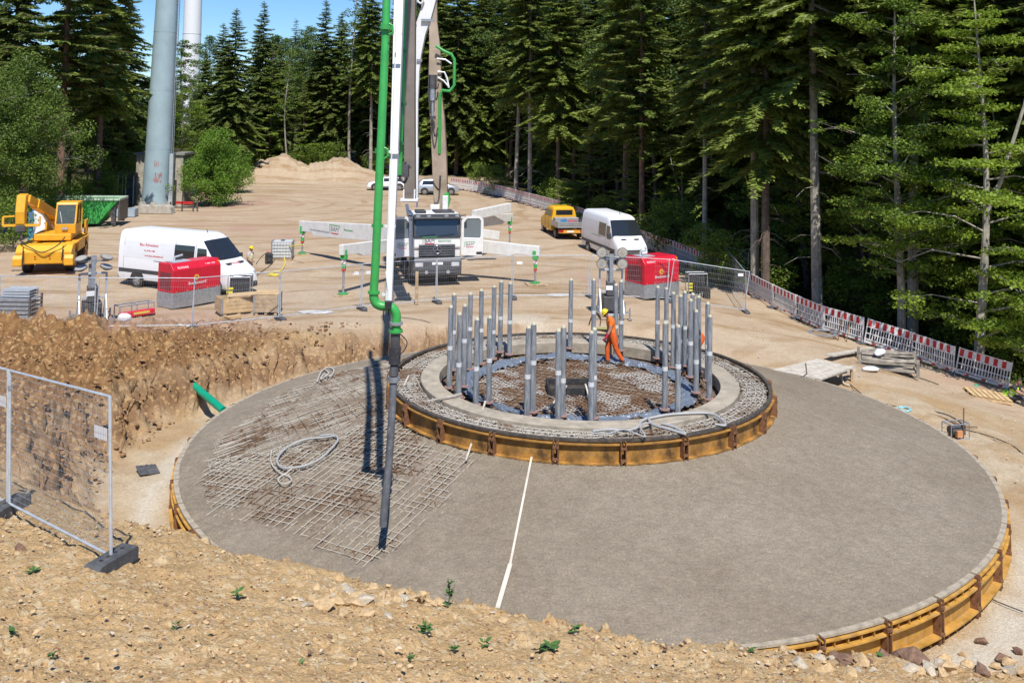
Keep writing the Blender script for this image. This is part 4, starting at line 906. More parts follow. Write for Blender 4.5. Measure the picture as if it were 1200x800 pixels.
# cable boxes by the generators
def cable_box(name, label, p, s=1, hd=0):
    r = thing(name, label, 'distribution box', tuple(p), hd)
    f = MB()
    for x in (-.5,.5):
        for y in (-.3,.3): f.tube([(x*s,y*s,0),(x*s,y*s,1.15*s)], .025, 6)
    for z in (.05,1.12):
        for y in (-.3,.3): f.tube([(-.5*s,y*s,z*s),(.5*s,y*s,z*s)], .022, 6)
        for x in (-.5,.5): f.tube([(x*s,-.3*s,z*s),(x*s,.3*s,z*s)], .022, 6)
    f.build('frame', GALV(), r); MB().box((0,0,.6*s), (.8*s,.45*s,.9*s)).build('cabinet', DARK(), r, bevel=.02)
    c = MB()
    for i in range(4): c.tube([(-.2*s+.12*i,-.24*s,.8*s),(-.25*s+.15*i,-.5*s,.3*s),(-.3*s+.2*i,-.6*s,.03)], .022, 6)
    c.build('cable', BLACK(), r)
    y = MB()
    for i in range(3): y.box((-.42*s,-.232*s,(.25+.17*i)*s), (.3*s,.006,.10*s))
    y.build('warning_label', pm('warning_yellow', (.8,.7,.05), .5), r)
p = gp(281, 352); cable_box('distribution_box', 'dark power distribution box in a steel frame right of the left generator', p, 1.0, .1)
p = gp(816, 345); cable_box('distribution_box', 'dark power distribution box in a frame right of the right generator', p, 1.0, .1)
p = gp(828, 350); q = MB().box((0,0,.3), (.35,.3,.6)).box((0,0,.62), (.25,.2,.04)).build('black_canister', BLACK(), None, bevel=.03); q.location = p; tag(q, 'small black canister right of the distribution box by the right generator', 'canister')
# light masts
def light_mast(r, folded):
    f = MB()
    for y in (-.5,.5):
        f.box((0,y,.22), (1.6,.08,.10)); f.box((0,y,1.15), (.08,.08,1.85))
        f.beam((.7,y,.27), (.04,y,1.2), .05, .05); f.beam((-.7,y,.27), (-.04,y,1.2), .05, .05)
    for x in (-.75,.75): f.box((x,0,.22), (.08,.92,.10))
    f.box((0,0,2.05), (.08,.92,.08)); f.box((0,0,1.1), (.08,.92,.06)); f.build('frame', GALVL(), r, bevel=.006)
    b = MB(); b.box((.1,0,.62), (.9,.7,.6)); b.box((0,0,1.25), (.5,.4,.6)); b.build('power_unit', DGREY(), r, bevel=.02)
    m_ = MB(); m_.box((-.1,0,1.5), (.16,.16,2.4)); m_.box((.08,.12,1.45), (.1,.1,2.0)); m_.build('mast', GALV(), r)
    for x, y in ((.7,-.75),(-.7,-.75),(.7,.75),(-.7,.75)): MB().tube([(x,y,.03),(x,y,.5)], .035, 6).tube([(x,y,0),(x,y,.03)], .1, 8).beam((x,y,.35), (x,y*.7,.30), .06, .06).build('stabiliser_leg', GALV(), r)
    n = MB().box((-.26,.1,1.3), (.012,.3,.2)).build('notice_sheet', WHITE(), r)
    cb = MB(); cb.beam((-.1,-.55,2.55), (-.1,.55,2.55), .06, .06); cb.box((-.1,0,2.62), (.14,.2,.3)); cb.build('lamp_crossbar', GALV(), r)
    k = 0
    for y in (-.46,.46):
        for z in (2.36,2.86) if not folded else (2.28,2.66):
            l = MB(); T = Matrix.Identity(3)
            if not folded:
                l.tube([(-.16,y,z),(-.30,y,z),(-.34,y,z)], [.12,.235,.24], 20); lo = l.build('floodlight', pm('lamp_shell', (.22,.22,.22), .5, .3), r, smooth=True)
                MB().tube([(-.342,y,z),(-.35,y,z)], .20, 20).build('lens', pm('lamp_lens', (.50,.47,.40), .12, .2), lo)
                MB().tube([(-.352,y,z),(-.358,y,z)], .10, 16).build('reflector', pm('lamp_reflector', (.62,.60,.55), .2, .5), lo)
            else:
                c = Vector((-.1,y,z)); ax = Vector((-.25,.25 if y > 0 else -.25,.92)).normalized()
                l.tube([c-ax*.08, c, c+ax*.05], [.12,.24,.25], 20); lo = l.build('floodlight', pm('lamp_shell', (.22,.22,.22), .5, .3), r, smooth=True)
                MB().tube([c+ax*.052, c+ax*.06], .21, 20).build('lens', pm('lamp_lens', (.50,.47,.40), .12, .2), lo)
p = gp(716, 372); a = thing('light_mast', 'mobile light mast with four round lamps facing the pit, on the right', 'light mast', (p.x,p.y+.2,p.z), PI/2+.03); light_mast(a, False); 
p = gp(107, 381); a = thing('light_mast', 'mobile light mast with tilted lamps beside the mesh fence on the left', 'light mast', (p.x,p.y,p.z), PI/2+.5); light_mast(a, True)
tag(MB().box((0,0,.0), (.9,.4,.02)).build('warning_plate', pm('olive_plate', (.35,.33,.12), .6)), 'dull yellow plate lying by the foot of the right light mast', 'plate').location = tuple(gp(712, 386)+Vector((0,-.1,.06)))
# IBC tank
p = gp(331, 304); T0 = thing('water_tank', 'caged white plastic water tank standing in the yard left of the truck', 'water tank', tuple(p), .1)
MB().box((0,0,.62), (1.12,.94,.94)).build('tank', pm('milky_plastic', (.66,.68,.66), .35, var=.08, dirt=.15), T0, bevel=.07, seg=3)
MB().tube([(0,0,1.09),(0,0,1.14)], .12, 12).build('lid', DARK(), T0)
c = MB()
for z in np.linspace(.18, 1.1, 6): c.tube([(-.6,-.5,z),(.6,-.5,z),(.6,.5,z),(-.6,.5,z),(-.6,-.5,z)], .013, 5)
for x in np.linspace(-.6,.6,8):
    for y in (-.5,.5): c.tube([(x,y,.14),(x,y,1.1)], .011, 5)
for y in np.linspace(-.3,.3,4):
    for x in (-.6,.6): c.tube([(x,y,.14),(x,y,1.1)], .011, 5)
c.build('cage', GALV(), T0)
c = MB()
for y in (-.42,0,.42): c.box((0,y,.05), (1.2,.12,.1))
c.box((0,0,.125), (1.2,1.0,.03)); c.build('pallet', WOOD(), T0)
p = gp(315, 309); o = thing('water_pump', 'small dark pump beside the caged water tank', 'pump', tuple(p), .3)
MB().box((0,0,.30), (.42,.4,.6)).build('body', BLACK(), o, bevel=.06, seg=2); MB().tube([(-.15,0,.6),(-.1,0,.72),(.1,0,.72),(.15,0,.6)], .02, 6).build('handle', RED(), o); MB().tube([(0,-.2,.25),(0,-.24,.25)], .12, 12).build('fan_cover', DARK(), o)
# yellow hose
hp_ = [(334,284),(336,292),(333,300),(334,308),(331,316),(326,319),(318,321),(326,323),(316,322),(322,319),(330,320),(324,324),(314,323)]
pts = [gp(x, y)+Vector((0,0,.04)) for x, y in hp_]; pts[0] = p+Vector((2.0,-.2,1.12)); pts[1] = gp(334,304)+Vector((0,-.05,.7)); pts[2] = gp(333,305)+Vector((0,0,.2)); pts[3] = gp(334,309)+Vector((0,0,.04))
def smooth_path(pts, n=6):
    out = []
    for i in range(len(pts)-1):
        p0, p1, p2, p3 = pts[max(0,i-1)], pts[i], pts[i+1], pts[min(len(pts)-1,i+2)]
        for k in range(n):
            t = k/n; out.append(.5*((2*p1)+(p2-p0)*t+(2*p0-5*p1+4*p2-p3)*t*t+(3*p1-p0-3*p2+p3)*t**3))
    out.append(pts[-1]); return out
tag(MB().tube(smooth_path(pts), .035, 6).build('hose', pm('yellow_hose', (.75,.62,.08), .5, dirt=.2)), 'yellow hose hanging from the water tank and coiled on the ground', 'hose')
# wooden crates
def crate(L, D, Hh, planks, post=True):
    m = MB(); h = Hh/planks
    for i in range(planks):
        z = .13+h*(i+.5)
        for y in (-D/2, D/2): m.box((0,y,z), (L,.03,h-.012))
        for x in (-L/2+.015, L/2-.015): m.box((x,0,z), (.03,D-.035,h-.012))
    return m
a, b = gp(253, 372), gp(292, 368); hd = heading(a, b)
C1 = thing('wooden_crate', 'plank crate on a pallet, open to the left, beside the generator', 'crate', tuple((a+b)/2+Vector((0,.45,0))), hd)
crate(1.5,.9,.62,4).build('plank_wall', WOODN(), C1)
c = MB(); 
for x in (-.6,0,.6): c.box((x,0,.05), (.14,.9,.1))
c.box((0,0,.115), (1.5,.9,.025)); c.build('pallet', WOOD(), C1)
c = MB(); 
for x in (-.75,.75):
    for y in (-.47,.47): c.box((x*.985,y,.45), (.09,.03,.66))
c.build('corner_bracket', GALV(), C1)
a = gp(296, 370); b = gp(323, 369)
C2 = thing('wooden_crate', 'square brown plank crate with a lid, right of the open crate', 'crate', tuple((a+b)/2+Vector((.05,.4,0))), .08)
crate(1.05,.95,.75,4).build('plank_wall', WOOD(), C2); c = MB(); c.box((0,0,.90), (1.1,1.0,.03)); c.build('lid', WOODN(), C2, bevel=.004)
c = MB()
for x in (-.4,0,.4): c.box((x,0,.05), (.12,.95,.1))
c.build('pallet', WOOD(), C2); c = MB()
for x in (-.51,.51): c.box((x,-.49,.48), (.07,.03,.72))
c.build('corner_bracket', GALV(), C2)
q = MB().box((0,0,0), (1.75,.72,.03)).build('plywood_sheet', WOODN(), None, bevel=.004); q.location = C1.location+Vector((.55,.0,.86)); q.rotation_euler = (0,-.06,.22); tag(q, 'loose plywood sheet lying across the two crates', 'sheet')
p0, p1 = gp(250,377), gp(282,372); q = MB().beam(p0+Vector((0,0,.08)), p1+Vector((0,0,.08)), .14, .12).build('timber_beam', WOODN(), None, bevel=.008); tag(q, 'short timber beam on the ground in front of the open crate', 'beam')
# red lifting beam with bag
p0, p1 = gp(140,374), gp(180,369); hd = heading(p0, p1)
r_ = thing('lifting_frame', 'red steel beam with grey rails lying left of the generator', 'lifting frame', tuple(p0), hd); L_ = (p1-p0).length
MB().box((L_/2,0,.14), (L_,.25,.22)).build('beam', RED(), r_, bevel=.02); MB().box((L_*.6,-.13,.16), (.7,.01,.1)).build('yellow_marking', pm('marking_yellow', (.75,.5,.08), .5), r_)
c = MB()
for y in (.0,.5): c.tube([(0,y,.5),(L_,y,.5)], .03, 6)
for x in (0,L_*.5,L_): c.tube([(x,0,.2),(x,0,.5),(x,.5,.5),(x,.5,0)], .025, 6)
c.build('rail', GALV(), r_)
def bag(name, label, p, s, mat, rz=0, sq=.5, cat='bag'):
    R = random.Random(int(p[0]*100)); m = MB(); n = 14; rings = []
    for i in range(9):
        a = PI*(i+.5)/9.; rings.append([Vector((math.sin(a)*math.cos(2*PI*k/n)*s[0]*R.uniform(.8,1.12), math.sin(a)*math.sin(2*PI*k/n)*s[1]*R.uniform(.8,1.12), (1-math.cos(a))*s[2]*.5*R.uniform(.9,1.1))) for k in range(n)])
    m.loft(rings); o = m.build(name, mat, None, smooth=False); sm_ = o.modifiers.new('s', 'SUBSURF'); sm_.levels = 1; sm_.render_levels = 1; o.location = p; o.rotation_euler = (0,0,rz); return tag(o, label, cat)
PLW = pm('white_plastic_bag', (.72,.73,.76), .35, dirt=.15, bump=.5, bs=8)
bag('plastic_bag', 'crumpled white plastic bag leaning on the red beam', gp(147,378)+Vector((0,-.1,0)), (.30,.18,.40), PLW, .3)
for px, py, sx, lab in ((196,382,.95,'flat whitish cement patch left of the second fence foot'),(274,370+6,.0,''),(370,366,.8,'flat whitish cement patch by the fence near the paired posts'),(655,346,.7,'flat whitish cement patch right of the outrigger pad')):
    if sx: 
        p = gp(px, py); o = MB().ball((0,0,0), 1, 14, sq=(sx,sx*.45,.03)).build('cement_patch', pm('dried_cement', (.62,.61,.58), .9, bump=.6), None, smooth=True); o.location = p+Vector((0,0,.02)); o.rotation_euler = (0,0,random.uniform(-.2,.2)); tag(o, lab, 'cement patch')
# steel plank stack at left edge
p = gp(18, 372); S1 = thing('steel_plank_stack', 'stack of ribbed grey steel planks at the left edge', 'plank stack', (p.x-.3,p.y,p.z), .03)
c = MB()
for i in range(5):
    c.box((0,0,.12+i*.17), (2.3,1.0,.05)); c.box((0,-.5,.12+i*.17), (2.3,.03,.12))
c.build('planks', GALV(), S1, bevel=.005); c = MB()
for x in (-1.05,1.12): c.box((x,-.55,.45), (.08,.06,.95)); c.box((x,.5,.45), (.08,.06,.95))
c.build('rack', DGREY(), S1)
S2 = thing('steel_plank_stack', 'smaller pile of steel trays on top of the left plank stack', 'plank stack', (p.x+.05,p.y+.2,p.z+.86), -.03)
c = MB()
for i in range(3): c.box((0,0,.05+i*.11), (1.2,.7,.03)); c.box((0,-.36,.05+i*.11), (1.2,.02,.08)); c.box((0,.36,.05+i*.11), (1.2,.02,.08))
c.build('trays', GALVL(), S2)
# green drain pipe, black plate
p0 = gp(233,461); p0 = p0+Vector((.1,-.25,.1)); p1 = atd(262, 481, p0.y-CAM.y-1.3); tag(MB().tube([p0+(p0-p1)*.3,p1], .12, 14).build('drain_pipe', pm('turquoise_pipe', (.0,.30,.17), .4, dirt=.1), None, smooth=True), 'green plastic pipe sticking out of the earth bank above the slab', 'pipe')
p = gp(173, 555); o = thing('rubber_plate', 'black rubber plate lying on the pit floor left of the slab', 'plate', tuple(p+Vector((0,0,.1))), .5); MB().box((0,0,0), (.55,.55,.05)).build('plate', BLOCK(), o, bevel=.02); o.rotation_euler = (.12,.1,.6)
c = MB(); 
for x, y in ((-.15,.17),(.12,.18),(0,.2)): c.ball((x,y,.03), .04, 8)
c.build('knob', BLOCK(), o)
# wooden platform right
q = [gp(905,432), gp(985,441), gp(1002,430), gp(962,420)]
zt = -.05; W0 = [at(905,433,zt+.12), at(962,444,zt+.05), at(1000,430,zt+.0), at(957,420,zt+.08)]
def slab4(c4, th, name, mat, n=1, gap=.02):
    m = MB()
    for i in range(n):
        a0, a1 = i/n+gap/n, (i+1)/n-gap/n
        tp = [c4[0].lerp(c4[1], a0), c4[0].lerp(c4[1], a1), c4[3].lerp(c4[2], a1), c4[3].lerp(c4[2], a0)]; dn = [v-Vector((0,0,th)) for v in tp]
        m.add(tp+dn, [(0,1,2,3),(7,6,5,4),(0,4,5,1),(1,5,6,2),(2,6,7,3),(3,7,4,0)])
    return m.build(name, mat)
r_ = thing('wooden_ramp', 'pale plank ramp bridging the gap behind the slab on the right', 'ramp')
o = slab4(W0, .06, 'planks', WOODG(), 4); o.parent = r_
c = MB(); c.beam(at(938,446,-.2), at(1002,431,-.25), .1, .22); c.beam(at(906,436,-.05), at(940,447,-.1), .1, .2); c.build('edge_board', WOODG(), r_)
c = MB(); 
for px, py in ((905,433),(940,446),(998,432)): q = at(px, py, -.15); c.box((q.x,q.y,-.6), (.1,.1,.9))
c.build('prop', WOOD(), r_)
tag(MB().beam(gp(972,424)+Vector((0,0,.25)), gp(1024,412)+Vector((0,0,.16)), .35, .06).build('timber_plank', WOODG()), 'long pale plank leading from the ramp up to the barriers', 'plank')
tag(MB().beam(gp(947,452)+Vector((.0,0,.0)), at(944,425,.7), .04, .03).build('wooden_stake', WOOD()), 'thin stake standing in front of the plank ramp', 'stake')
tag(MB().tube(smooth_path([gp(988,440)+Vector((0,0,.3)), gp(986,446)+Vector((0,0,.2)), gp(989,451)+Vector((0,0,.05)), gp(996,453)+Vector((0,0,.04))]), .035, 6).build('hose', pm('pale_hose', (.6,.55,.42), .6)), 'short pale hose end hanging below the plank ramp', 'hose')
# mesh box with sandbags
a, b = gp(1047,440), gp(1010,427); p = gp(1040,432); S3 = thing('stake_crate', 'low timber pen full of grey bundles beside the barriers on the right', 'crate', tuple(p), -.32)
c = MB()
for x in (-1.1,1.1):
    for y in (-.75,.75): c.box((x,y,.28), (.12,.12,.7))
for z in (.12,.38):
    for y in (-.7,.7): c.box((0,y,z), (2.2,.04,.08))
    for x in (-1.05,1.05): c.box((x,0,z), (.04,1.35,.08))
c.build('timber_pen', pm('grey_timber', (.30,.27,.22), .9, var=.3), S3)
R_ = random.Random(3); c = MB()
for i in range(46): y = R_.uniform(-.62,.62); z = R_.uniform(.08,.58); c.tube([(-1.0,y,z),(0,y+R_.uniform(-.1,.1),z+R_.uniform(-.05,.05)),(1.0,y+R_.uniform(-.2,.2),z+R_.uniform(-.05,.1))], .05, 6)
c.build('bundled_poles', pm('grey_brown_poles', (.34,.30,.24), .9, var=.4), S3)
bag('sandbag', 'white sandbag lying on the timber pen', p+Vector((-.35,-.1,.55)), (.5,.22,.28), PLW, .9)
bag('sandbag', 'whitish sandbag on the ground left of the timber pen', gp(1020,435), (.4,.25,.2), PLW, .2)
def coil(cx, cy, r, n, tr, mat, name, label, cat, h=.05):
    pts = []
    for i in range(n*18+1):
        a = 2*PI*i/18; rr_ = r*(1+.10*math.sin(a*.37)+.06*math.sin(i*1.7)); pts.append(Vector((math.cos(a)*rr_, math.sin(a)*rr_, .03+h*random.random())))
    o = MB().tube(pts, tr, 5).build(name, mat); o.location = (cx, cy, gz(cx, cy)+.05); return tag(o, label, cat)
p = gp(964, 393); coil(p.x, p.y, .62, 4, .028, pm('grey_cable', (.22,.23,.25), .6), 'cable_coil', 'grey cable coil on the slope below the barriers', 'cable coil')
p = gp(1059, 483); coil(p.x, p.y, .22, 3, .02, pm('light_blue_rope', (.25,.55,.62), .6), 'rope_coil', 'small light blue rope heap at the slab edge on the right', 'rope')
# ladder-like rods leaning on barrier
r_ = thing('wire_stand', 'two thin rusty rods joined by a bar leaning on the barrier', 'rod stand'); c = MB()
for px in (984,994): c.tube([gp(px-2,399+2*(px>990)), atd(px+3, 368, (gp(px,400)-CAM).y+.5)], .022, 5)
c.tube([gp(984,390)+Vector((0,0,.5)), gp(994,391)+Vector((0,0,.5))], .015, 5); c.build('rods', RUST(), r_)
# pallet
def pallet(r, mat, L=1.25, D=.85):
    c = MB()
    for i in range(7): c.box((-L/2+L*(i+.5)/7, 0, .13), (L/7-.035, D, .022))
    c.build('deck_boards', mat, r); c = MB()
    for y in (-D/2+.06,0,D/2-.06): c.box((0,y,.06), (L,.09,.09)); 
    for y in (-D/2+.06,0,D/2-.06): c.box((0,y,.008), (L,.1,.016))
    c.build('skid', mat, r)
p = gp(1157, 466); r_ = thing('pallet', 'wooden pallet on the ground in front of the last barrier', 'pallet', tuple(p), .0); pallet(r_, WOODN()); r_.rotation_euler = (.05,.12,-.1); r_.scale = (1.25,1.2,1.1)
p = gp(1144, 452); o = MB().ball((0,0,0), .12, 8, sq=(1,.7,.5)).build('green_glove', pm('green_plastic', (.02,.35,.2), .5)); o.location = p; tag(o, 'small green glove on the ground left of the pallet', 'glove')
p = gp(1178, 463); o = thing('helmet', 'lime yellow safety helmet lying beside the seated worker', 'helmet', tuple(p+Vector((0,0,.02))), .4); MB().ball((0,0,.1), .17, 12, sq=(1,.85,.75)).build('shell', pm('lime_plastic', (.45,.75,.05), .4), o, smooth=True); MB().tube([(0,0,.02),(0,0,.04)], .2, 14).build('brim', pm('lime_plastic', (.45,.75,.05), .4), o)
# small machine on the right
p = gp(1120, 514); o = thing('vibrator_motor', 'small concrete vibrator motor on a frame beside the slab on the right', 'vibrator motor', tuple(p), .3)
c = MB()
for y in (-.2,.2): c.tube([(-.35,y,.03),(.35,y,.03),(.35,y,.5),(-.35,y,.5),(-.35,y,.03)], .02, 6)
for x in (-.35,.35): c.tube([(x,-.2,.5),(x,.2,.5)], .02, 6)
c.build('frame', GALV(), o); MB().tube([(-.22,0,.27),(.15,0,.27)], .15, 12).box((.22,0,.27), (.14,.22,.3)).build('motor', DGREY(), o); MB().box((-.02,-.17,.2), (.2,.1,.2)).build('fuel_tank', pm('orange_tank', (.6,.28,.12), .5), o)
q = gp(1129, 516); tag(MB().tube([q, q+Vector((.02,0,1.0))], .02, 6).build('steel_stake', RUST()), 'rusty steel stake standing right of the vibrator motor', 'stake')
q = gp(1019+36, 505-12); 
# cables on the ground right
def cable(pxs, r, mat, name, label, cat='cable', dz=.03):
    return tag(MB().tube(smooth_path([gp(x, y)+Vector((0,0,dz+r)) for x, y in pxs]), r, 5).build(name, mat), label, cat)
cable([(1068,484),(1100,490),(1125,500),(1145,503)], .035, pm('brown_pole', (.25,.17,.10), .8), 'wooden_pole', 'long brown pole lying on the ground right of the slab', 'pole')
cable([(1052,474),(1080,481),(1110,488),(1130,500)], .022, BLACK(), 'cable', 'black cable running beside the brown pole on the right')
cable([(1130,505),(1160,513),(1185,523),(1199,534)], .018, BLACK(), 'cable', 'thin black cable trailing to the right edge of the picture')
cable([(996,452),(1020,470),(1050,478),(1085,484)], .018, BLACK(), 'cable', 'thin cable running down from the plank ramp')
cable([(1060,440),(1080,445),(1100,452)], .02, BLACK(), 'cable', 'thin cable below the barriers right of the timber pen')
cable([(1098,672),(1130,690),(1165,706),(1199,720)], .012, BLACK(), 'cable', 'thin cable on the pale ground at the lower right')
cable([(325,378),(360,376),(400,368),(425,335)], .012, BLACK(), 'cable', 'thin black cable behind the fence by the front left outrigger') if False else None
cable([(290,332),(300,324),(315,313),(322,305)], .018, BLACK(), 'cable', 'black cable from the left van to the pump')
cable([(300,296+14),(308,300),(316,290+6)], .015, BLACK(), 'cable', 'thin black cable left of the water tank')
# items on the slab
def onslab(px, py, dz=.03):
    z = .5
    for _ in range(12):
        p = at(px, py, z); z = slab_z(math.hypot(p.x, p.y))
    return Vector((p.x, p.y, z+dz))
bt = [onslab(623,537), onslab(597,668,.045)]; bt2 = [onslab(598,664,.05), onslab(583,716,.05)]
tag(MB().beam(bt[0], bt[1], .045, .03).build('screed_batten', pm('pale_batten', (.68,.62,.52), .7, dirt=.2)), 'long thin white batten lying down the slab from the pedestal', 'batten')
tag(MB().beam(bt2[0], bt2[1], .085, .04).build('screed_batten', pm('pale_batten', (.68,.62,.52), .7, dirt=.2)), 'shorter and thicker pale batten at the lower end of the long one', 'batten')
tag(MB().beam(onslab(546,541), at(569,470,1.85), .045, .03).build('wooden_lath', WOODG()), 'thin wooden lath leaning over the front left of the pedestal formwork', 'lath')
tag(MB().beam(at(500,470,1.80), at(541,461,1.84), .045, .03).build('wooden_lath', WOODG()), 'thin wooden lath lying across the pedestal ring on the left', 'lath')
tag(MB().beam(at(462,478,1.3), at(479,440,1.80), .04, .03).build('wooden_lath', WOODG()), 'thin lath leaning on the left end of the pedestal formwork', 'lath')
hosep = [onslab(x, y, .06) for x, y in [(395,513),(380,515),(355,518),(335,528),(325,540),(328,549),(340,551),(358,548),(375,540),(390,526),(396,517),(390,512),(375,513)]]
tag(MB().tube(smooth_path(hosep), .028, 6).build('vibrator_hose', pm('grey_hose', (.40,.40,.39), .6)), 'grey vibrator hose lying in a long loop on the rebar', 'hose')
hp2 = [onslab(x, y, .05) for x, y in [(343,550),(336,556),(326,563),(330,569),(341,566),(338,560),(328,556),(318,545),(318,530)]]
tag(MB().tube(smooth_path(hp2), .016, 5).build('cable', pm('pale_cable', (.55,.52,.46), .6)), 'thin pale cable curled below the hose loop on the rebar', 'cable')
hp3 = [onslab(x, y, .05) for x, y in [(372,448),(376,438),(384,432),(391,435),(388,442),(379,441),(376,446),(385,439),(380,434)]]
tag(MB().tube(smooth_path(hp3), .03, 5).build('cable_bundle', pm('pale_cable', (.55,.52,.46), .6)), 'tangled pale cable bundle on the far left rim of the slab', 'cable bundle')
z_ = 1.80
for k, pts in enumerate([[(694,505),(715,503),(735,504),(748,500),(752,493),(765,489),(790,485),(830,484),(845,491),(850,498),(838,497)], [(760,490),(765,497),(785,503),(803,508),(790,500),(775,496)], [(693,507),(712,508),(730,503),(745,508),(756,511),(750,499),(762,495)]]):
    tag(MB().tube(smooth_path([at(x, y, z_+.02*k) for x, y in pts]), .035 if k < 2 else .02, 6).build('vibrator_hose', pm('grey_hose', (.40,.40,.39), .6)), ['long grey hose looped on the front right of the pedestal ring', 'short grey hose crossing the looped one on the pedestal ring', 'thin grey hose at the front of the pedestal ring'][k], 'hose')
for k, pts in enumerate([[(690,381),(694,370),(699,366),(704,372),(703,382)], [(796,349+20),(798,380),(802,395)]]):
    tag(MB().tube(smooth_path([atd(x, y, 32) for x, y in pts]), .02, 5).build('bent_steel_bar', REBR), ['bent rusty bar loop beside the walking worker', 'thin bent bar among the right anchor bolts'][k], 'steel bar')
for k, px in enumerate((799,)): 
    pass
# bush shelter, sheds, mast, tower
BLUEG = pm('blue_grey_mast_paint', (.33,.44,.48), .45, var=.10, scale=.5, dirt=.25, dcol=(.30,.34,.33))
mp_ = gp(182, 243); MT = thing('steel_mast', 'tall blue-grey tubular steel mast with a ladder at its right side', 'mast', tuple(mp_), 0)
lean = .024
m_ = MB(); zs = [0,2.6,5.2,10,14,18,22,26,30,36]; m_.tube([(lean*z,0,z) for z in zs], [1.18-.0125*z for z in zs], 40); m_.build('tube', BLUEG, MT, smooth=True)
m_ = MB()
for z in (5.2,10.4,15.6,20.8,26): m_.tube([(lean*(z-.03),0,z-.03),(lean*(z+.03),0,z+.03)], 1.192-.0125*z, 40)
m_.build('weld_seam', BLUEG, MT, smooth=True)
m_ = MB(); 
for dx in (0,.38): m_.tube([(1.38+dx*.0,-.25+dx-.1,.5),(1.38-.45+lean*34,-.25+dx-.1,34)], .035, 6)
for z in np.arange(.7, 30, .3): x = 1.38+(-.45+lean*34)*(z-.5)/33.5; m_.tube([(x,-.35,z),(x,.03,z)], .02, 4)
m_.build('ladder', GALV(), MT)
m_ = MB(); m_.box((1.55,-.6,2.4), (.32,.3,4.8)); m_.build('cable_duct', GALVL(), MT)
rnd = random.Random(4); m_ = MB()
for i in range(26):
    an = -PI/2+rnd.uniform(.1,.75); z = rnd.choice((2.2,2.6,3.6))+rnd.uniform(0,.25); rr_ = 1.185-.0125*z+.003; c_ = Vector((math.cos(an)*rr_+lean*z, math.sin(an)*rr_, z)); m_.beam(c_, c_+Vector((rnd.uniform(-.08,.08), 0, rnd.uniform(.2,.45))), .05, .012, up=(math.cos(an), math.sin(an), 0))
m_.build('graffiti', pm('faded_red_graffiti', (.38,.18,.16), .7), MT)
MB().tube([(0,0,-.3),(0,0,.12)], 1.8, 24).build('concrete_base', CONC(), MT)
def shed(label, px0, px1, d, Hh, D, mat):
    a, b = atd(px0, 240, d), atd(px1, 240, d); w_ = (b-a).length; z0 = gz(a.x, a.y)
    r = thing('transformer_shed', label, 'shed', ((a.x+b.x)/2, a.y+D/2, z0-.1), .0)
    MB().box((0,0,Hh/2), (w_,D,Hh)).build('wall', mat, r); MB().box((0,0,Hh+.10), (w_+.35,D+.35,.2)).build('roof', pm('grey_flat_roof', (.25,.24,.22), .8), r)
    return r, w_, D, Hh
PLASTER = pm('stained_plaster', (.42,.38,.30), .9, var=.3, scale=.9, dirt=.8, dcol=(.18,.17,.14))
r_, w_, D_, H_ = shed('plastered hut left of the steel mast, half hidden by it', 158, 176, 87, 4.6, 2.4, PLASTER)
r_, w_, D_, H_ = shed('plastered hut with graffiti right of the steel mast', 199, 213, 86.0, 4.7, 2.4, PLASTER)
MB().box((w_/2+.012,-.2,1.3), (.03,1.1,2.3)).build('door', pm('grey_metal_door', (.28,.29,.28), .6), r_)
m_ = MB()
for i in range(9): x = rnd.uniform(-.4,.35); z = rnd.uniform(.5,2.2); m_.beam((x,-D_/2-.004,z), (x+rnd.uniform(-.2,.2),-D_/2-.004,z+rnd.uniform(.2,.5)), .006, .05, up=(0,1,0))
m_.build('graffiti', pm('black_graffiti', (.05,.05,.06), .6), r_)
p = gp(149, 240); r_ = thing('bus_shelter', 'small dark shelter on thin posts left of the huts', 'shelter', tuple(p), .05); s_ = .062*1.0
MB().box((0,0,2.75), (1.6,1.3,.16)).box((.05,0,2.87), (1.4,1.1,.1)).build('roof', pm('dark_slate_roof', (.05,.055,.065), .7), r_)
MB().box((.25,.2,1.35), (.75,.6,2.6)).build('cabinet', pm('blue_dark_cabinet', (.08,.10,.13), .6, var=.4), r_, bevel=.02)
m_ = MB(); 
for x in (-.68,.0,.68): m_.tube([(x,-.55,0),(x,-.55,2.68)], .05, 6); m_.tube([(x,.55,0),(x,.55,2.68)], .05, 6)
m_.build('post', GALV(), r_)
p = gp(177, 250); o = MB(); rnd = random.Random(9)
o.prism([(-1.9,0),(1.9,0),(1.75,.55),(1.3,.75),(1.2,1.0),(1.05,.7),(.4,.68),(.15,1.0),(0,.68),(-.6,.7),(-.75,1.0),(-.95,.6),(-1.7,.45)], -.5, .5); o = o.build('broken_concrete_foundation', CONC(), None, bevel=.04); o.location = p; tag(o, 'broken pale concrete foundation in front of the steel mast', 'concrete block')
p = gp(216, 248); r_ = thing('red_rail', 'low red and dark rail on posts right of the mast foot', 'rail', tuple(p), .0); MB().box((0,0,.75), (1.5,.1,.22)).build('red_board', RED2, r_); m_ = MB()
for x in (-1.2,-.2,.75,1.1): m_.box((x,0,.4), (.1,.1,.8))
m_.box((0,.0,.35), (2.4,.06,.1)); m_.build('post', DGREY(), r_)
p = gp(255, 236); o = MB().ball((0,0,.25), .55, 8, sq=(1,.7,.6)).build('boulder', CONC(), None); o.location = p; tag(o, 'pale boulder at the foot of the round green bush', 'boulder')
p = gp(219, 238); o = MB().ball((0,0,.15), .6, 7, sq=(1.3,.7,.35)).build('boulder', CONC(), None); o.location = p; tag(o, 'flat pale rock right of the graffiti hut', 'rock')
p = gp(142, 254); r_ = thing('blue_basin', 'low light blue metal trough right of the green skip', 'trough', tuple(p), .15)
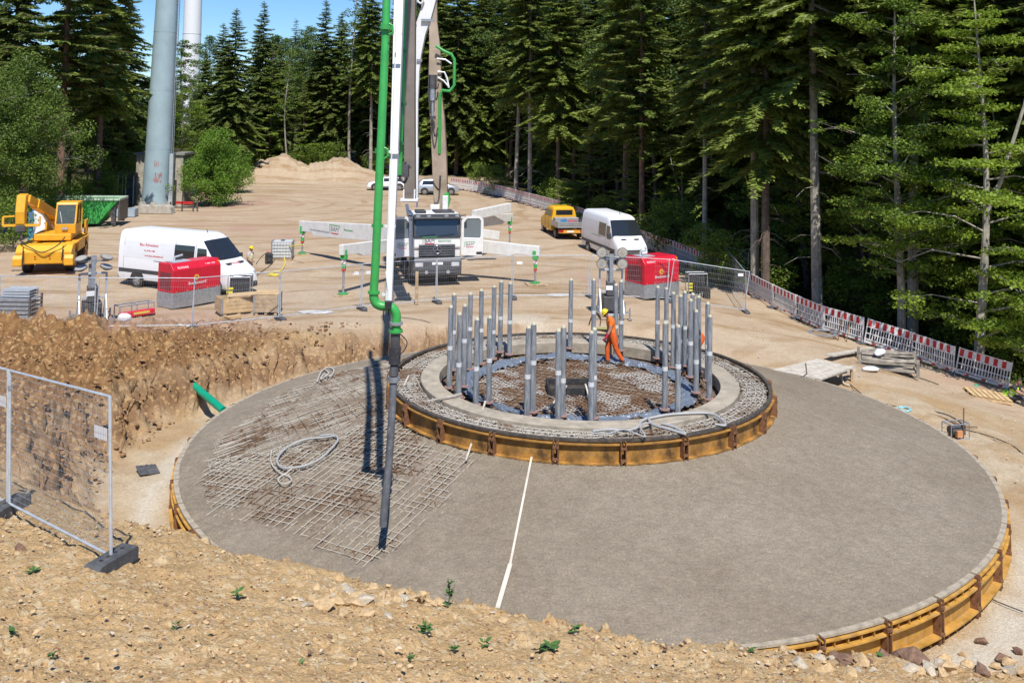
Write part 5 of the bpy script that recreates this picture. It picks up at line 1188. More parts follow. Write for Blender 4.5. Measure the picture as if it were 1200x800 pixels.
LB = pm('light_blue_metal', (.34,.42,.48), .5); m_ = MB(); 
for y in (-.6,.6): m_.box((0,y,.35), (2.3,.06,.6))
for x in (-1.15,1.15): m_.box((x,0,.35), (.06,1.14,.6))
m_.box((0,0,.08), (2.24,1.14,.05)); m_.build('trough', LB, r_)
# far white tower
ft = atd(222, 133, 230); WT = thing('turbine_tower', 'tall white wind turbine tower behind the trees', 'tower', (ft.x, ft.y, gz(ft.x, ft.y)-.3), 0)
MB().tube([(0,0,0),(-.02,0,15),(0.1,0,60),(.15,0,95)], [2.30,2.22,1.85,1.6], 40).build('tube', pm('tower_white', (.78,.78,.77), .5, var=.02, dirt=.0), WT, smooth=True)
m_ = MB(); m_.tube([(0,0,24),(0,0,24.1)], 2.19, 40); m_.build('flange_seam', pm('tower_seam', (.6,.6,.6), .5), WT, smooth=True)
# skip
a, b = gp(68, 262), gp(112, 266); K = thing('skip_container', 'open green roll-off skip with pale rim behind the yellow crane', 'skip', tuple(gp(98,266)+Vector((0,1.0,0))), .12)
m_ = MB(); prof = [(-4.6,.25),(.9,.25),(2.3,2.0),(-5.6,2.0)]
for y0, y1 in ((-1.2,-1.13),(1.13,1.2)): m_.prism(prof, y0, y1)
m_.box((-1.9,0,.28), (5.3,2.24,.06)); m_.beam((.9,0,.27), (2.3,0,1.98), 2.24, .06); m_.beam((-4.6,0,.27), (-5.6,0,1.98), 2.24, .06)
m_.build('body', GREEN(), K)
m_ = MB()
for y in (-1.2,1.2): m_.box((-1.65,y,2.03), (8.0,.16,.14))
for x in (-5.62,2.32): m_.box((x,0,2.03), (.16,2.2,.14))
m_.build('rim', pm('pale_green_rim', (.50,.62,.48), .5), K)
m_ = MB()
for x in (-4,-3,-2,-1,0): m_.box((x,-1.24,1.1), (.10,.08,1.5))
m_.build('rib', GREEN(), K); m_ = MB(); m_.box((1.95,-.9,.8), (.3,.25,1.4)); m_.box((2.1,.9,1.0), (.25,.25,1.5)); m_.box((2.35,0,1.2), (.12,2.2,1.5)); m_.build('hook_frame', DGREY(), K)
# white and blue unit behind the crane
p = gp(48, 296); U_ = thing('wash_container', 'white unit with blue edges and teal stripes behind the yellow crane', 'container', tuple(p+Vector((-.1,1.2,0))), .35)
MB().box((0,0,1.25), (1.9,1.5,2.3)).build('cabin', WHITE(), U_, bevel=.04)
m_ = MB(); 
for x in (-.97,.97): m_.box((x,-.74,1.2), (.3,.06,2.4)); m_.box((x,.74,1.2), (.3,.06,2.4))
m_.box((0,0,.05), (2.0,1.6,.1)); m_.build('blue_edge', pm('container_blue', (.07,.17,.32), .45), U_)
m_ = MB()
for i in range(6): m_.box((-.97,-.775,.5+.28*i), (.22,.008,.12)); m_.box((.97,-.775,.5+.28*i), (.22,.008,.12))
m_.build('teal_stripe', pm('teal', (.03,.40,.38), .5), U_); MB().box((0,-.756,1.0), (.6,.01,.35)).box((.2,-.756,1.7), (.9,.01,.05)).build('control_panel', DARK(), U_)
# ------------------------------------------------------------------ vehicles
def wp(o, root):
    """parent a part that was built in world coordinates"""
    Mw = Matrix.Translation(root.location) @ root.rotation_euler.to_matrix().to_4x4()
    o.parent = root; o.matrix_parent_inverse = Mw.inverted(); return o
TYRE = pm('dusty_tyre', (.035,.034,.033), .85, var=.3, dirt=.6, dcol=(.28,.22,.16))
RIM = pm('dull_rim', (.35,.34,.33), .45, .4, dirt=.3)
def wheel(root, x, y, r, w_, z=None, rim=RIM):
    z = z or r; s = 1 if y > 0 else -1
    o = MB().tube([(0,-w_/2,0),(0,-w_/2+.03,0),(0,w_/2-.03,0),(0,w_/2,0)], [r*.93,r,r,r*.93], 24).build('wheel', TYRE, root, smooth=True); o.location = (x, y, z)
    q = MB(); q.tube([(0,s*(w_/2+.001),0),(0,s*(w_/2+.006),0)], r*.60, 18); q.tube([(0,s*(w_/2+.007),0),(0,s*(w_/2+.04),0)], r*.2, 10); q.build('rim', rim, o)
    q = MB()
    for i in range(5): a = 2*PI*i/5; q.box((math.cos(a)*r*.42, s*(w_/2+.008), math.sin(a)*r*.42), (r*.2,.006,r*.2), R=Matrix.Rotation(-a, 3, 'Y'))
    q.build('rim_opening', BLACK(), o); return o
FS = [0,.10,.36,.55,.70,.90,.965,1]
WH = [.94,1,1,.985,.955,.885,.80,.62]; WLOW = [.94,1,1,1,.99,.96,.90,.78]
def van(root, L=7.2, txt=True):
    P_ = WHITE(); st = [(-L/2,.45,2.55,.93,0),(-L/2+.06,.42,2.74,.99,0),(-L/2+.5,.40,2.79,1,0),(L/2-2.35,.38,2.80,1,0),(L/2-2.0,.38,2.72,1,0),(L/2-1.75,.38,2.52,1,.15),(L/2-1.0,.38,1.72,1,.7),(L/2-.90,.38,1.62,.995,1),(L/2-.35,.36,1.30,.97,1),(L/2-.10,.34,1.12,.93,1),(L/2,.36,.85,.88,1)]
    rings = []
    for x, zb, zt, ws, k in st:
        h = []
        for f, a, b in zip(FS, WH, WLOW): h.append((ws*(a*(1-k)+b*k), zb+(zt-zb)*f))
        rings.append([Vector((x, -y, z)) for y, z in h]+[Vector((x, y, z)) for y, z in h[::-1]])
    body = MB().loft(rings).build('body', P_, root, smooth=True)
    def W(z): return float(np.interp(z, [.38+(2.80-.38)*f for f in FS], WH))
    def side(x0, x1, z0, z1, off, nz=3, slant=0):
        for s in (-1, 1):
            m = MB(); 
            for i in range(nz):
                a, b = z0+(z1-z0)*i/nz, z0+(z1-z0)*(i+1)/nz; xa = x1-slant*(a-z0)/(z1-z0); xb = x1-slant*(b-z0)/(z1-z0)
                m.add([(x0,s*(W(a)+off),a),(xa,s*(W(a)+off),a),(xb,s*(W(b)+off),b),(x0,s*(W(b)+off),b)], [(0,1,2,3) if s < 0 else (3,2,1,0)])
            yield m
    for m in side(L/2-3.5, L/2-2.25, 1.48, 2.26, .010): m.build('side_window', GLS(), root)
    for m in side(L/2-2.08, L/2-1.42, 1.50, 2.18, .010, slant=.10): m.build('cab_window', GLS(), root)
    for m in side(L/2-1.40, L/2-1.12, 1.50, 1.86, .010, slant=.24): m.build('quarter_window', GLS(), root)
    for m in side(-L/2+.35, L/2-3.55, 1.45, 2.25, .005): m.build('side_panel', pm('white_panel', (.74,.75,.76), .35, dirt=.1, var=.02), root)
    for m in side(-L/2+.12, L/2-.6, .72, .90, .014, 1): m.build('rubbing_strip', DARK(), root)
    for xs in (-L/2+.42, L/2-3.45, L/2-2.18):
        for m in side(xs, xs+.014, .5, 2.4, .004, 6): m.build('door_gap', DARK(), root)
    for m in side(L/2-4.8, L/2-3.0, 1.36, 1.385, .010, 1): m.build('door_rail', DARK(), root)
    # windscreen
    m = MB(); xa, xb = L/2-1.76, L/2-.94
    nrm = Vector((.8,0,.74)).normalized()*.035
    za, zb = 2.53, 1.655; n = 6; ring = []
    for i in range(n+1):
        t = i/n; row_ = []
        for j in range(9):
            u = -1+2*j/8; hw = .84*(1-t)+.98*t; row_.append(Vector((xa+(xb-xa)*t-.09*u*u*u*u, u*hw, za+(zb-za)*t-.03*u*u*u*u))+nrm)
        ring.append(row_)
    m.loft(ring, cap=False, closed=False); m.build('windscreen', GLS(), root, smooth=True)
    m = MB()
    for y0 in (-.45,.25): m.beam((L/2-.98,y0,1.74), (L/2-1.25,y0+.5,2.02), .02, .02)
    m.build('wiper', BLACK(), root)
    for s in (-1, 1):
        m = MB().box((L/2-.22,s*.70,.98), (.30,.36,.20), rz=-s*.35).build('headlight', pm('lamp_clear', (.45,.48,.52), .15, .3), root, bevel=.03)
        m = MB().box((L/2-1.25,s*1.13,1.62), (.12,.22,.34)).build('mirror', DARK(), root, bevel=.03)
        m = MB().box((L/2-.62,s*.42,1.512), (.16,.30,.03)).build('air_intake', DARK(), root); m.rotation_euler = (0,0,0)
        MB().box((-L/2-.0,s*.86,1.25), (.05,.12,.5)).build('tail_lamp', pm('lamp_red', (.4,.01,.01), .3), root)
        for x in (-L/2+1.35, L/2-1.05):
            q = MB(); ring_ = [Vector((x+math.cos(a)*.45, s*1.004, .40+math.sin(a)*.45)) for a in np.linspace(0, PI, 14)]; q.add(ring_, [tuple(range(14))]); q.build('wheel_arch', BLACK(), root)
            wheel(root, x, s*.905, .345, .23)
    m = MB(); m.box((L/2+.0,0,.78), (.06,1.05,.34)); m.build('grille', DARK(), root, bevel=.02)
    m = MB(); 
    for z in (.70,.78,.86): m.box((L/2+.035,0,z), (.012,.95,.018))
    m.build('grille_bar', RIM, root)
    m = MB(); m.box((L/2-.10,0,.46), (.34,1.80,.28)); m.build('bumper', DARK(), root, bevel=.08, seg=2)
    m = MB(); m.box((L/2+.085,0,.50), (.01,.52,.11)); m.build('number_plate', WHITE(), root)
    m = MB(); m.box((-L/2-.02,0,.48), (.14,1.75,.2)); m.build('rear_bumper', DARK(), root, bevel=.03)
    MB().tube([(L/2-2.35,0,2.79),(L/2-2.42,0,2.95)], .02, 5).build('roof_aerial', DARK(), root)
    m = MB().box((0,0,.30), (L-1.0,1.6,.18)).build('underbody', BLACK(), root)
    if txt:
        rt = pm('red_lettering', (.62,.05,.06), .5)
        q = text('Bau Schwaben', .21, rt, root, (-1.55,-W(2.1)-.012,2.10), (PI/2+.10,0,0)); text('Tel. 07391-7580', .11, rt, root, (-1.5,-W(1.83)-.012,1.83), (PI/2+.07,0,0)); text('www.bau-schwaben.de', .13, rt, root, (-1.2,-W(1.62)-.012,1.60), (PI/2+.05,0,0))
        text('Bau Schwaben', .17, rt, root, (L/2-.62,0,1.50), (.52,0,PI/2))
    else: text('Bau Schwaben', .15, pm('faint_pink_lettering', (.6,.35,.35), .5), root, (L/2-.62,0,1.50), (.52,0,PI/2))
def place(root, local_pt, world_pt, rz):
    c, s = math.cos(rz), math.sin(rz); root.rotation_euler = (0,0,rz)
    root.location = (world_pt[0]-c*local_pt[0]+s*local_pt[1], world_pt[1]-s*local_pt[0]-c*local_pt[1], world_pt[2])
V1 = thing('van', 'long white high-roof van with red lettering behind the left generator', 'van')
van(V1, 7.2); place(V1, (-3.6+1.35,-1.0), gp(160,337), math.radians(-25))
V2 = thing('van', 'long white high-roof van parked by the barriers behind the right light mast', 'van')
van(V2, 6.9, False); place(V2, (2.4,-1.0), gp(717,309), heading(gp(686,288), gp(722,312))+.10)
# cars
def car(root, L, Hh, mat, suv=False, kind='suv'):
    hw = .90; st = [(-L/2,.45,.95,.84,.8),(-L/2+.12,.35,Hh*.68,.95,.6),(-L/2+.35,.30,Hh*.90 if suv else Hh*.72,.98,.2),(-L/2+.75,.28,Hh*.985,1,0),(-.1,.28,Hh,1,0),(.35,.28,Hh*.96,1,0),(1.15,.28,Hh*.66,1,1),(L/2-.45,.30,Hh*.59,.96,1),(L/2-.1,.34,Hh*.48,.88,1),(L/2,.40,Hh*.40,.80,1)]
    Wh = [.92,1,1,.97,.80,.72,.66,.5]; rings = []
    for x, zb, zt, ws, k in st:
        h = [(hw*ws*(a*(1-k)+b*k), zb+(zt-zb)*f) for f, a, b in zip(FS, Wh, WLOW)]
        rings.append([Vector((x, -y, z)) for y, z in h]+[Vector((x, y, z)) for y, z in h[::-1]])
    MB().loft(rings).build('body', mat, root, smooth=True)
    def W(z): return hw*float(np.interp(z, [.28+(Hh-.28)*f for f in FS], Wh))
    for s in (-1, 1):
        for x0, x1, sl in ((-L/2+.55,-.55,0),(-.5,.35,0),(.4,.95,.45)):
            z0, z1 = Hh*.66, Hh*.90; m = MB(); f = [(x0,s*(W(z0)+.012),z0),(x1,s*(W(z0)+.012),z0),(x1-sl,s*(W(z1)+.012),z1),(x0+(.12 if x0 < -1 else 0),s*(W(z1)+.012),z1)]; m.add(f, [(0,1,2,3)]); m.build('side_window', GLS(), root)
        MB().box((L/2-.12,s*.62,Hh*.43), (.2,.3,.12), rz=-s*.4).build('headlight', pm('lamp_clear', (.45,.48,.52), .15, .3), root, bevel=.02)
        MB().box((-L/2+.05,s*.7,Hh*.52), (.1,.2,.25)).build('tail_lamp', pm('lamp_red', (.4,.01,.01), .3), root)
        MB().box((.85,s*(hw+.08),Hh*.66), (.12,.18,.13)).build('mirror', DARK(), root, bevel=.02)
        MB().box((0,s*(hw*.985),.36), (L-1.9,.05,.16)).build('sill', DARK(), root)
        for x in (-L/2+.82, L/2-.88):
            q = MB(); ring_ = [Vector((x+math.cos(a)*.43, s*(hw+.004), .38+math.sin(a)*.43)) for a in np.linspace(0, PI, 14)]; q.add(ring_, [tuple(range(14))]); q.build('wheel_arch', BLACK(), root)
            wheel(root, x, s*.81, .35, .22)
    m = MB(); m.add([(.42,-.60,Hh*.955+.01),(.42,.60,Hh*.955+.01),(1.12,.74,Hh*.675+.02),(1.12,-.74,Hh*.675+.02)], [(0,1,2,3)]); m.build('windscreen', GLS(), root)
    MB().box((L/2-.02,0,.5), (.1,1.1,.26)).build('grille', DARK(), root, bevel=.02); MB().box((0,0,.28), (L-.9,1.5,.14)).build('underbody', BLACK(), root)
    m = MB(); 
    for y in (-.6,.6): m.beam((-L/2+.8,y,Hh+.03), (.2,y,Hh+.03), .04, .04)
    m.build('roof_rail', DARK(), root)
SILV = pm('silver_paint', (.50,.53,.56), .3, .5, dirt=.15, var=.03)
p = gp(512, 229); K1 = thing('suv', 'silver off-road car parked behind the truck boom at the far end', 'car', tuple(p+Vector((0,1,0))), .12); car(K1, 4.5, 1.68, SILV, True)
p = gp(452, 223.5); K2 = thing('car', 'white car behind the green concrete pipe at the far end of the yard', 'car', tuple(p+Vector((0,1,0))), PI+.12); car(K2, 4.4, 1.5, WHITE())
# pickup
a, b = gp(650,279), gp(631,269); hd = heading(a, b)
U1 = thing('pickup_truck', 'yellow crew-cab pickup with an open aluminium bed beside the barriers', 'pickup'); PY = pm('van_yellow', (.80,.42,.02), .35, dirt=.08, var=.04)
st = [(-.9,.42,1.25,1,0),(-.88,.42,1.98,1,0),(-.6,.40,2.12,1,0),(.7,.40,2.10,1,0),(1.05,.40,1.95,1,0),(1.65,.40,1.35,1,1),(2.4,.42,1.15,.96,1),(2.62,.45,.8,.9,1)]
rings = []
for x, zb, zt, ws, k in st:
    h = [(.98*ws*(a_*(1-k)+b_*k), zb+(zt-zb)*f) for f, a_, b_ in zip(FS, [.94,1,1,.97,.90,.84,.78,.6], WLOW)]
    rings.append([Vector((x, -y, z)) for y, z in h]+[Vector((x, y, z)) for y, z in h[::-1]])
MB().loft(rings).build('cab', PY, U1, smooth=True)
MB().box((-.905,0,1.72), (.02,1.25,.34)).build('rear_window', GLS(), U1)
for s in (-1,1):
    for x0, x1 in ((-.75,-.1),(0,.85)): MB().add([(x0,s*.945,1.42),(x1+(.35 if x1 > .5 else 0),s*.945,1.42),(x1,s*.90,1.88),(x0,s*.90,1.88)], [(0,1,2,3)]).build('side_window', GLS(), U1)
    MB().box((-.05,s*.985,1.0), (.015,.012,.95)).box((.92,s*.985,1.0), (.015,.012,.9)).build('door_gap', DARK(), U1)
    for x in (-1.9,1.75): wheel(U1, x, s*.85, .35, .24)
    MB().box((-2.98,s*.80,.62), (.05,.35,.16)).build('tail_lamp', pm('lamp_red', (.4,.01,.01), .3), U1)
m = MB(); AL = pm('aluminium', (.50,.51,.52), .4, .5, dirt=.2)
m.box((-2.02,0,.86), (2.1,2.0,.06))
for s in (-1,1): m.box((-2.02,s*1.0,1.06), (2.1,.04,.38))
for x in (-3.07,-.97): m.box((x,0,1.06), (.04,1.96,.38))
m.build('load_bed', AL, U1); m = MB()
for s in (-1,1):
    for x in (-3.09,): m.box((x,0,1.0), (.012,1.9,.02)); m.box((x,0,1.12), (.012,1.9,.02))
m.build('bed_rib', DGREY(), U1); MB().box((-2.9,0,.58), (.16,1.9,.22)).build('rear_beam', pm('orange_beam', (.7,.35,.05), .5), U1); MB().box((-2.99,.1,.58), (.01,.5,.12)).build('number_plate', WHITE(), U1)
MB().box((-.5,0,.45), (4.2,1.2,.2)).build('chassis', BLACK(), U1)
place(U1, (-1.9,.97), a, hd)
TB = thing('tool_box', 'long grey tool box with blue and red stickers in the pickup bed', 'tool box'); MB().box((0,0,.24), (.6,1.75,.48)).build('box', AL, TB, bevel=.02)
MB().box((-.306,.25,.28), (.008,.45,.2)).build('blue_sticker', pm('sticker_blue', (.05,.25,.5), .5), TB); MB().box((-.306,-.4,.26), (.008,.75,.14)).build('red_sticker', pm('sticker_red', (.5,.15,.18), .5), TB)
c_, s_ = math.cos(hd), math.sin(hd); TB.location = (U1.location.x-1.35*c_, U1.location.y-1.35*s_, U1.location.z+.93); TB.rotation_euler = (0,0,hd)
# yellow telehandler crane
a, b = gp(82,318), gp(107,300); 
CR = thing('mobile_crane', 'yellow mobile crane with cab and raised telescopic boom left of the van', 'crane'); rz = math.radians(-76); place(CR, (2.0,1.2), gp(84,319), rz)
m = MB(); prof = [(2.05,.45),(2.95,.62),(3.05,1.25),(2.7,1.55),(2.05,1.6)]
m.prism(prof, -1.35, 1.35); m.build('front_stabiliser', YEL(), CR, bevel=.03)
for y0 in (-1.45,1.0): MB().prism([(2.98,.5),(3.12,.55),(3.15,.9),(3.05,1.1)], y0, y0+.45).build('stabiliser_pad', YEL(), CR, bevel=.02)
m = MB(); m.box((-.2,0,.95), (4.5,1.5,.5)); m.prism([(-2.6,.55),(-2.0,.45),(-2.0,1.6),(-2.5,1.5)], -1.2, 1.2); m.build('chassis', YEL(), CR, bevel=.03)
m = MB()
for s in (-1,1): m.box((0,s*1.05,1.25), (1.9,.5,.6)); m.box((1.6,s*1.02,1.50), (1.3,.62,.06)); m.box((-1.5,s*1.02,1.50), (1.3,.62,.06))
m.build('side_locker', YEL(), CR, bevel=.03)
for x in (1.5,-1.5):
    for s in (-1,1): wheel(CR, x, s*1.05, .62, .42, rim=pm('yellow_rim', (.6,.3,.03), .5, dirt=.4))
m = MB(); m.box((-.3,0,1.75), (3.0,1.9,.35)); m.box((-1.5,-.1,2.15), (.9,1.5,.55)); m.build('turntable', YEL(), CR, bevel=.04)
m = MB(); prof = [(-.55,1.95),(1.05,1.95),(1.15,2.5),(.75,3.55),(-.5,3.55)]
for y in (.12,1.12): 
    pass
m.prism([(-.55,1.93),(1.08,1.93),(1.15,2.45),(-.55,2.45)], .1, 1.15); m.prism([(-.55,3.45),(.82,3.45),(.75,3.58),(-.5,3.58)], .08, 1.17)
for y in (.13,1.12): m.beam((1.12,y,2.42), (.78,y,3.5), .08, .08); m.beam((-.5,y,2.42), (-.46,y,3.5), .08, .08); m.beam((.28,y,2.42), (.25,y,3.5), .05, .05)
cab = m.build('cab', YEL(), CR, bevel=.02)
m = MB().add([(1.12,.17,2.46),(1.12,1.08,2.46),(.80,1.08,3.44),(.80,.17,3.44)], [(0,1,2,3)]).build('windscreen', pm('clear_dark_glass', (.07,.09,.08), .06), cab)
m = MB().add([(1.06,1.10,2.48),(-.46,1.10,2.48),(-.42,1.10,3.42),(.76,1.10,3.42)], [(0,1,2,3)]); m.add([(1.06,.15,2.48),(-.46,.15,2.48),(-.42,.15,3.42),(.76,.15,3.42)], [(0,1,2,3)]).build('side_window', GLS(), cab)
MB().box((1.16,.62,2.2), (.05,.3,.14)).build('work_lamp', pm('lamp_clear', (.45,.48,.52), .15, .3), cab, bevel=.02); MB().beam((1.10,.45,2.5), (.92,.3,3.1), .015, .03).build('wiper', WHITE(), cab)
m = MB(); m.tube([(-1.6,1.15,1.6),(-1.6,1.15,2.35),(-2.2,1.15,2.35),(-2.2,1.15,1.6)], .05, 8); m.tube([(.2,1.28,2.0),(.2,1.28,3.2)], .03, 6); m.build('hand_rail', YEL(), CR)
pA, pB = Vector((-1.7,-.35,2.5)), Vector((2.3,-1.05,3.95))
m = MB(); m.beam(pA, pA.lerp(pB,.75), .42, .50); bo = m.build('boom', YEL(), CR, bevel=.03); MB().beam(pA.lerp(pB,.7), pB, .32, .40).build('inner_boom', YEL(), bo, bevel=.02)
m = MB(); m.beam(pA+Vector((.9,.0,-.55)), pA.lerp(pB,.5)+Vector((0,0,-.2)), .14, .14); m.build('lift_cylinder', GALV(), bo)
m = MB(); hd0 = pB+Vector((.15,-.05,.15)); m.prism([(2.2,4.20),(2.75,4.15),(2.95,3.3),(2.85,2.65),(2.45,2.6),(2.35,3.4)], -1.45, -1.0); m.build('jib_head', YEL(), bo, bevel=.03)
m = MB(); m.beam((2.75,-2.05,2.6), (2.75,-.3,2.6), .12, .12); m.beam((2.75,-2.05,2.6), (2.75,-2.05,3.05), .1, .1); m.beam((2.75,-2.05,3.05), (2.75,-1.5,3.08), .08, .08); m.beam((2.75,-.3,2.6), (2.75,-.3,3.05), .08, .08); m.build('fork_carriage', YEL(), bo)
m = MB(); m.box((2.75,-1.2,2.45), (.35,.45,.3)); m.tube([(2.75,-1.2,2.35),(2.75,-1.2,2.1),(2.8,-1.1,1.95),(2.75,-1.25,1.85)], .05, 6); m.build('hook', DGREY(), bo)
cab_ = MB(); cab_.tube(smooth_path([Vector(v) for v in ((2.8,-1.2,2.1),(2.9,-1.1,1.75),(3.05,-.6,1.45),(3.2,0,1.25),(3.15,.7,1.6),(3.0,1.0,2.0))]), .03, 5); cab_.tube([(3.15,-.95,1.5),(3.17,-.95,.4)], .03, 5); cab_.tube([(3.12,.95,1.55),(3.14,.9,.8)], .03, 5); cab_.build('chain', BLACK(), CR)
m = MB(); 
for y in (-1.0,-.4,.3,.95): m.box((3.075,y,1.0), (.01,.1,.06))
m.build('reflector', pm('lamp_red', (.4,.01,.01), .3), CR)
# ------------------------------------------------------------------ truck-mounted concrete pump
TK = thing('concrete_pump_truck', 'white truck-mounted concrete pump with open cab doors and its boom up', 'pump truck')
rz = math.radians(-76); place(TK, (0,0), gp(511,336)+Vector((0,.1,0)), rz)
CW = WHITE2()
m = MB(); prof = [(-.12,1.8),(-.02,1.95),(-.05,2.5),(-.22,3.48),(-.5,3.60),(-2.2,3.60),(-2.2,1.0),(-.12,1.0)]
m.prism(prof, -1.22, 1.22); cab = m.build('cab', CW, TK, bevel=.05, seg=2)
m = MB(); m.add([(-.05,-1.08,2.50),(-.05,1.08,2.50),(-.21,1.06,3.42),(-.21,-1.06,3.42)], [(0,1,2,3)]); ws_ = m.build('windscreen', glass('truck_glass', (.035,.045,.055), .04), cab); ws_.location = (.012,0,0)
m = MB(); m.box((-.06,0,2.46), (.12,2.38,.08)); m.beam((-.05,-1.15,2.46), (-.22,-1.15,3.5), .14, .10); m.beam((-.05,1.15,2.46), (-.22,1.15,3.5), .14, .10); m.build('window_frame', DARK(), cab)
m = MB(); m.prism([(-.2,3.42),(.10,3.36),(.12,3.46),(-.2,3.62)], -1.2, 1.2); m.build('sun_visor', DARK(), cab, bevel=.02)
m = MB(); m.box((-1.2,.5,3.65), (1.2,1.0,.08)); m.box((-.9,-.75,3.68), (.7,.5,.14)); m.build('roof_hatch', DARK(), cab, bevel=.02)
m = MB()
for y in (-1.0,-.45,.45,1.0): m.box((.05,y,3.53), (.08,.2,.09))
m.build('roof_lamp', pm('lamp_clear', (.45,.48,.52), .15, .3), cab, bevel=.01)
m = MB(); m.beam((.0,-.9,2.55), (-.02,-.1,2.63), .02, .03, up=(1,0,0)); m.beam((.0,.1,2.55), (-.02,.9,2.63), .02, .03, up=(1,0,0)); m.build('wiper', BLACK(), cab)
m = MB(); m.prism([(.02,1.48),(.10,1.52),(.06,2.08),(-.02,2.10)], -.92, .92); g_ = m.build('grille', DARK(), cab, bevel=.01)
m = MB()
for z in (1.58,1.70,1.82,1.94,2.04): m.box((.095-.03*(z-1.6),0,z), (.03,1.78,.035))
m.build('grille_bar', pm('grey_bar', (.16,.17,.19), .4, .3), g_)
m = MB(); c0 = Vector((.135,0,1.86)); R_ = .20
m.tube([c0+Vector((0,math.cos(a)*R_,math.sin(a)*R_)) for a in np.linspace(0, 2*PI, 25)], .018, 6)
for k in range(3): a = PI/2+2*PI*k/3; m.tube([c0, c0+Vector((0,math.cos(a)*R_,math.sin(a)*R_))], [.03,.008], 5)
m.build('star_emblem', pm('chrome', (.6,.6,.62), .15, .9), g_)
m = MB(); m.prism([(-.5,.50),(.18,.55),(.24,.9),(.22,1.30),(.08,1.47),(-.5,1.47)], -1.25, 1.25); bm_ = m.build('bumper', pm('bumper_grey', (.07,.075,.085), .5, dirt=.3), TK, bevel=.06, seg=2)
for s in (-1,1):
    MB().box((.22,s*.92,1.12), (.06,.42,.22)).build('headlight', pm('lamp_bright', (.7,.72,.75), .12, .3), bm_, bevel=.03)
    MB().tube([(.23,s*.55,.75),(.26,s*.55,.75)], .09, 12).build('fog_lamp', pm('lamp_clear', (.45,.48,.52), .15, .3), bm_)
MB().box((.245,0,1.18), (.01,.55,.13)).build('number_plate', WHITE(), bm_)
m = MB(); 
for z in (.72,.9): m.box((.235,0,z), (.02,1.9,.03))
m.build('bumper_step', pm('grey_bar', (.16,.17,.19), .4, .3), bm_)
GT = pm('green_lettering', (.05,.35,.08), .5); RT = pm('red_lettering', (.62,.05,.06), .5); GR = pm('grey_lettering', (.25,.25,.27), .5)
def logo(parent, c, rot, s=1.0, sub=True):
    """BAM logo: grey letters in a green frame over a red bar"""
    e = Matrix.Translation(c) @ (rot.to_matrix().to_4x4())
    m = MB(); 
    for a_, b_ in (((-.42,.24),(.42,.24)),((-.42,-.16),(-.42,.24)),((.42,.12),(.42,.24))): m.beam(Vector((a_[0]*s,a_[1]*s,0)), Vector((b_[0]*s,b_[1]*s,0)), .035*s, .006)
    o = m.build('logo_frame', GT, parent); o.matrix_local = e
    o = MB().box((0,-.17*s,.001), (.62*s,.05*s,.006)).build('logo_bar', RT, parent); o.matrix_local = e
    t_ = text('BAM', .34*s, GR, parent, (0,0,0), (0,0,0)); t_.matrix_local = e @ Matrix.Translation((0,.04*s,.002))
from mathutils import Euler
logo(cab, Vector((-.0,-.38,2.28)), Euler((PI/2,0,PI/2)), .8); text('Betonpumpen', .12, GT, cab, (.002,.40,2.30), (PI/2,0,PI/2))
# open doors, swung out to the front on both sides
for s in (-1,1):
    m = MB(); Dm = [(0,1.50),(1.08,1.42),(1.16,1.7),(1.16,3.30),(1.0,3.48),(.2,3.48),(0,3.25)]
    outer = Dm; inner = [(.14,2.40),(.98,2.36),(1.02,2.50),(1.02,3.24),(.92,3.36),(.3,3.36),(.14,3.15)]
    vs = []; n = 7
    for th in (0, .09):
        vs += [Vector((-.15-th, s*(1.27+y), z)) for y, z in outer]+[Vector((-.15-th, s*(1.27+y), z)) for y, z in inner]
    fs = []
    for i in range(n):
        j = (i+1) % n; fs += [(i,j,n+j,n+i),(2*n+i,3*n+i,3*n+j,2*n+j),(i,2*n+i,2*n+j,j),(n+i,n+j,3*n+j,3*n+i)]
    m.add(vs, fs); d_ = m.build('cab_door', CW, TK, bevel=.015)
    MB().add([(-.19,s*(1.27+y),z) for y, z in inner], [tuple(range(7))]).build('door_glass', glass('door_glass', (.16,.19,.20), .08), d_)
    MB().box((-.148,s*(1.27+.95),1.60), (.02,.3,.14)).build('door_handle', BLACK(), d_, bevel=.02)
    logo(d_, Vector((-.145, s*(1.27+.45), 2.02)), Euler((PI/2,0,PI/2)), .62)
    MB().box((-.25,s*1.42,3.1), (.12,.3,.5)).tube([(-.3,s*1.25,3.5),(-.1,s*1.5,3.55)], .03, 6).build('mirror', DARK(), TK, bevel=.02)
m = MB(); m.box((-6.2,0,1.05), (8.6,.9,.3)); m.box((-3.0,0,1.45), (1.2,2.2,.9)); m.box((-6.5,.85,1.5), (5.2,.6,.8)); m.box((-6.5,-.85,1.5), (5.2,.6,.8)); m.build('chassis', pm('chassis_grey', (.14,.14,.14), .6, dirt=.4), TK, bevel=.03)
m = MB(); m.box((-5.6,0,2.0), (4.8,2.35,.12)); m.box((-8.6,0,1.7), (1.6,2.2,1.1)); m.build('deck', CW, TK, bevel=.02)
for x, w2 in ((-1.25,.36),(-2.75,.36),(-6.6,.36),(-8.0,.36)):
    for s in (-1,1): wheel(TK, x, s*1.06, .52, w2, rim=pm('truck_rim', (.28,.27,.26), .5, .4, dirt=.5))
m = MB()
for s in (-1,1):
    for x in (-1.25,-2.75): m.tube([Vector((x+math.cos(a)*.62, s*1.06, .52+math.sin(a)*.62)) for a in np.linspace(.1, PI-.1, 9)], .05, 6)
    m.box((-.6,s*1.1,.9), (.5,.35,.9)); m.tube([(-4.2,s*1.15,.85),(-5.2,s*1.15,.85)], .33, 14)
m.build('mudguard', DARK(), TK)
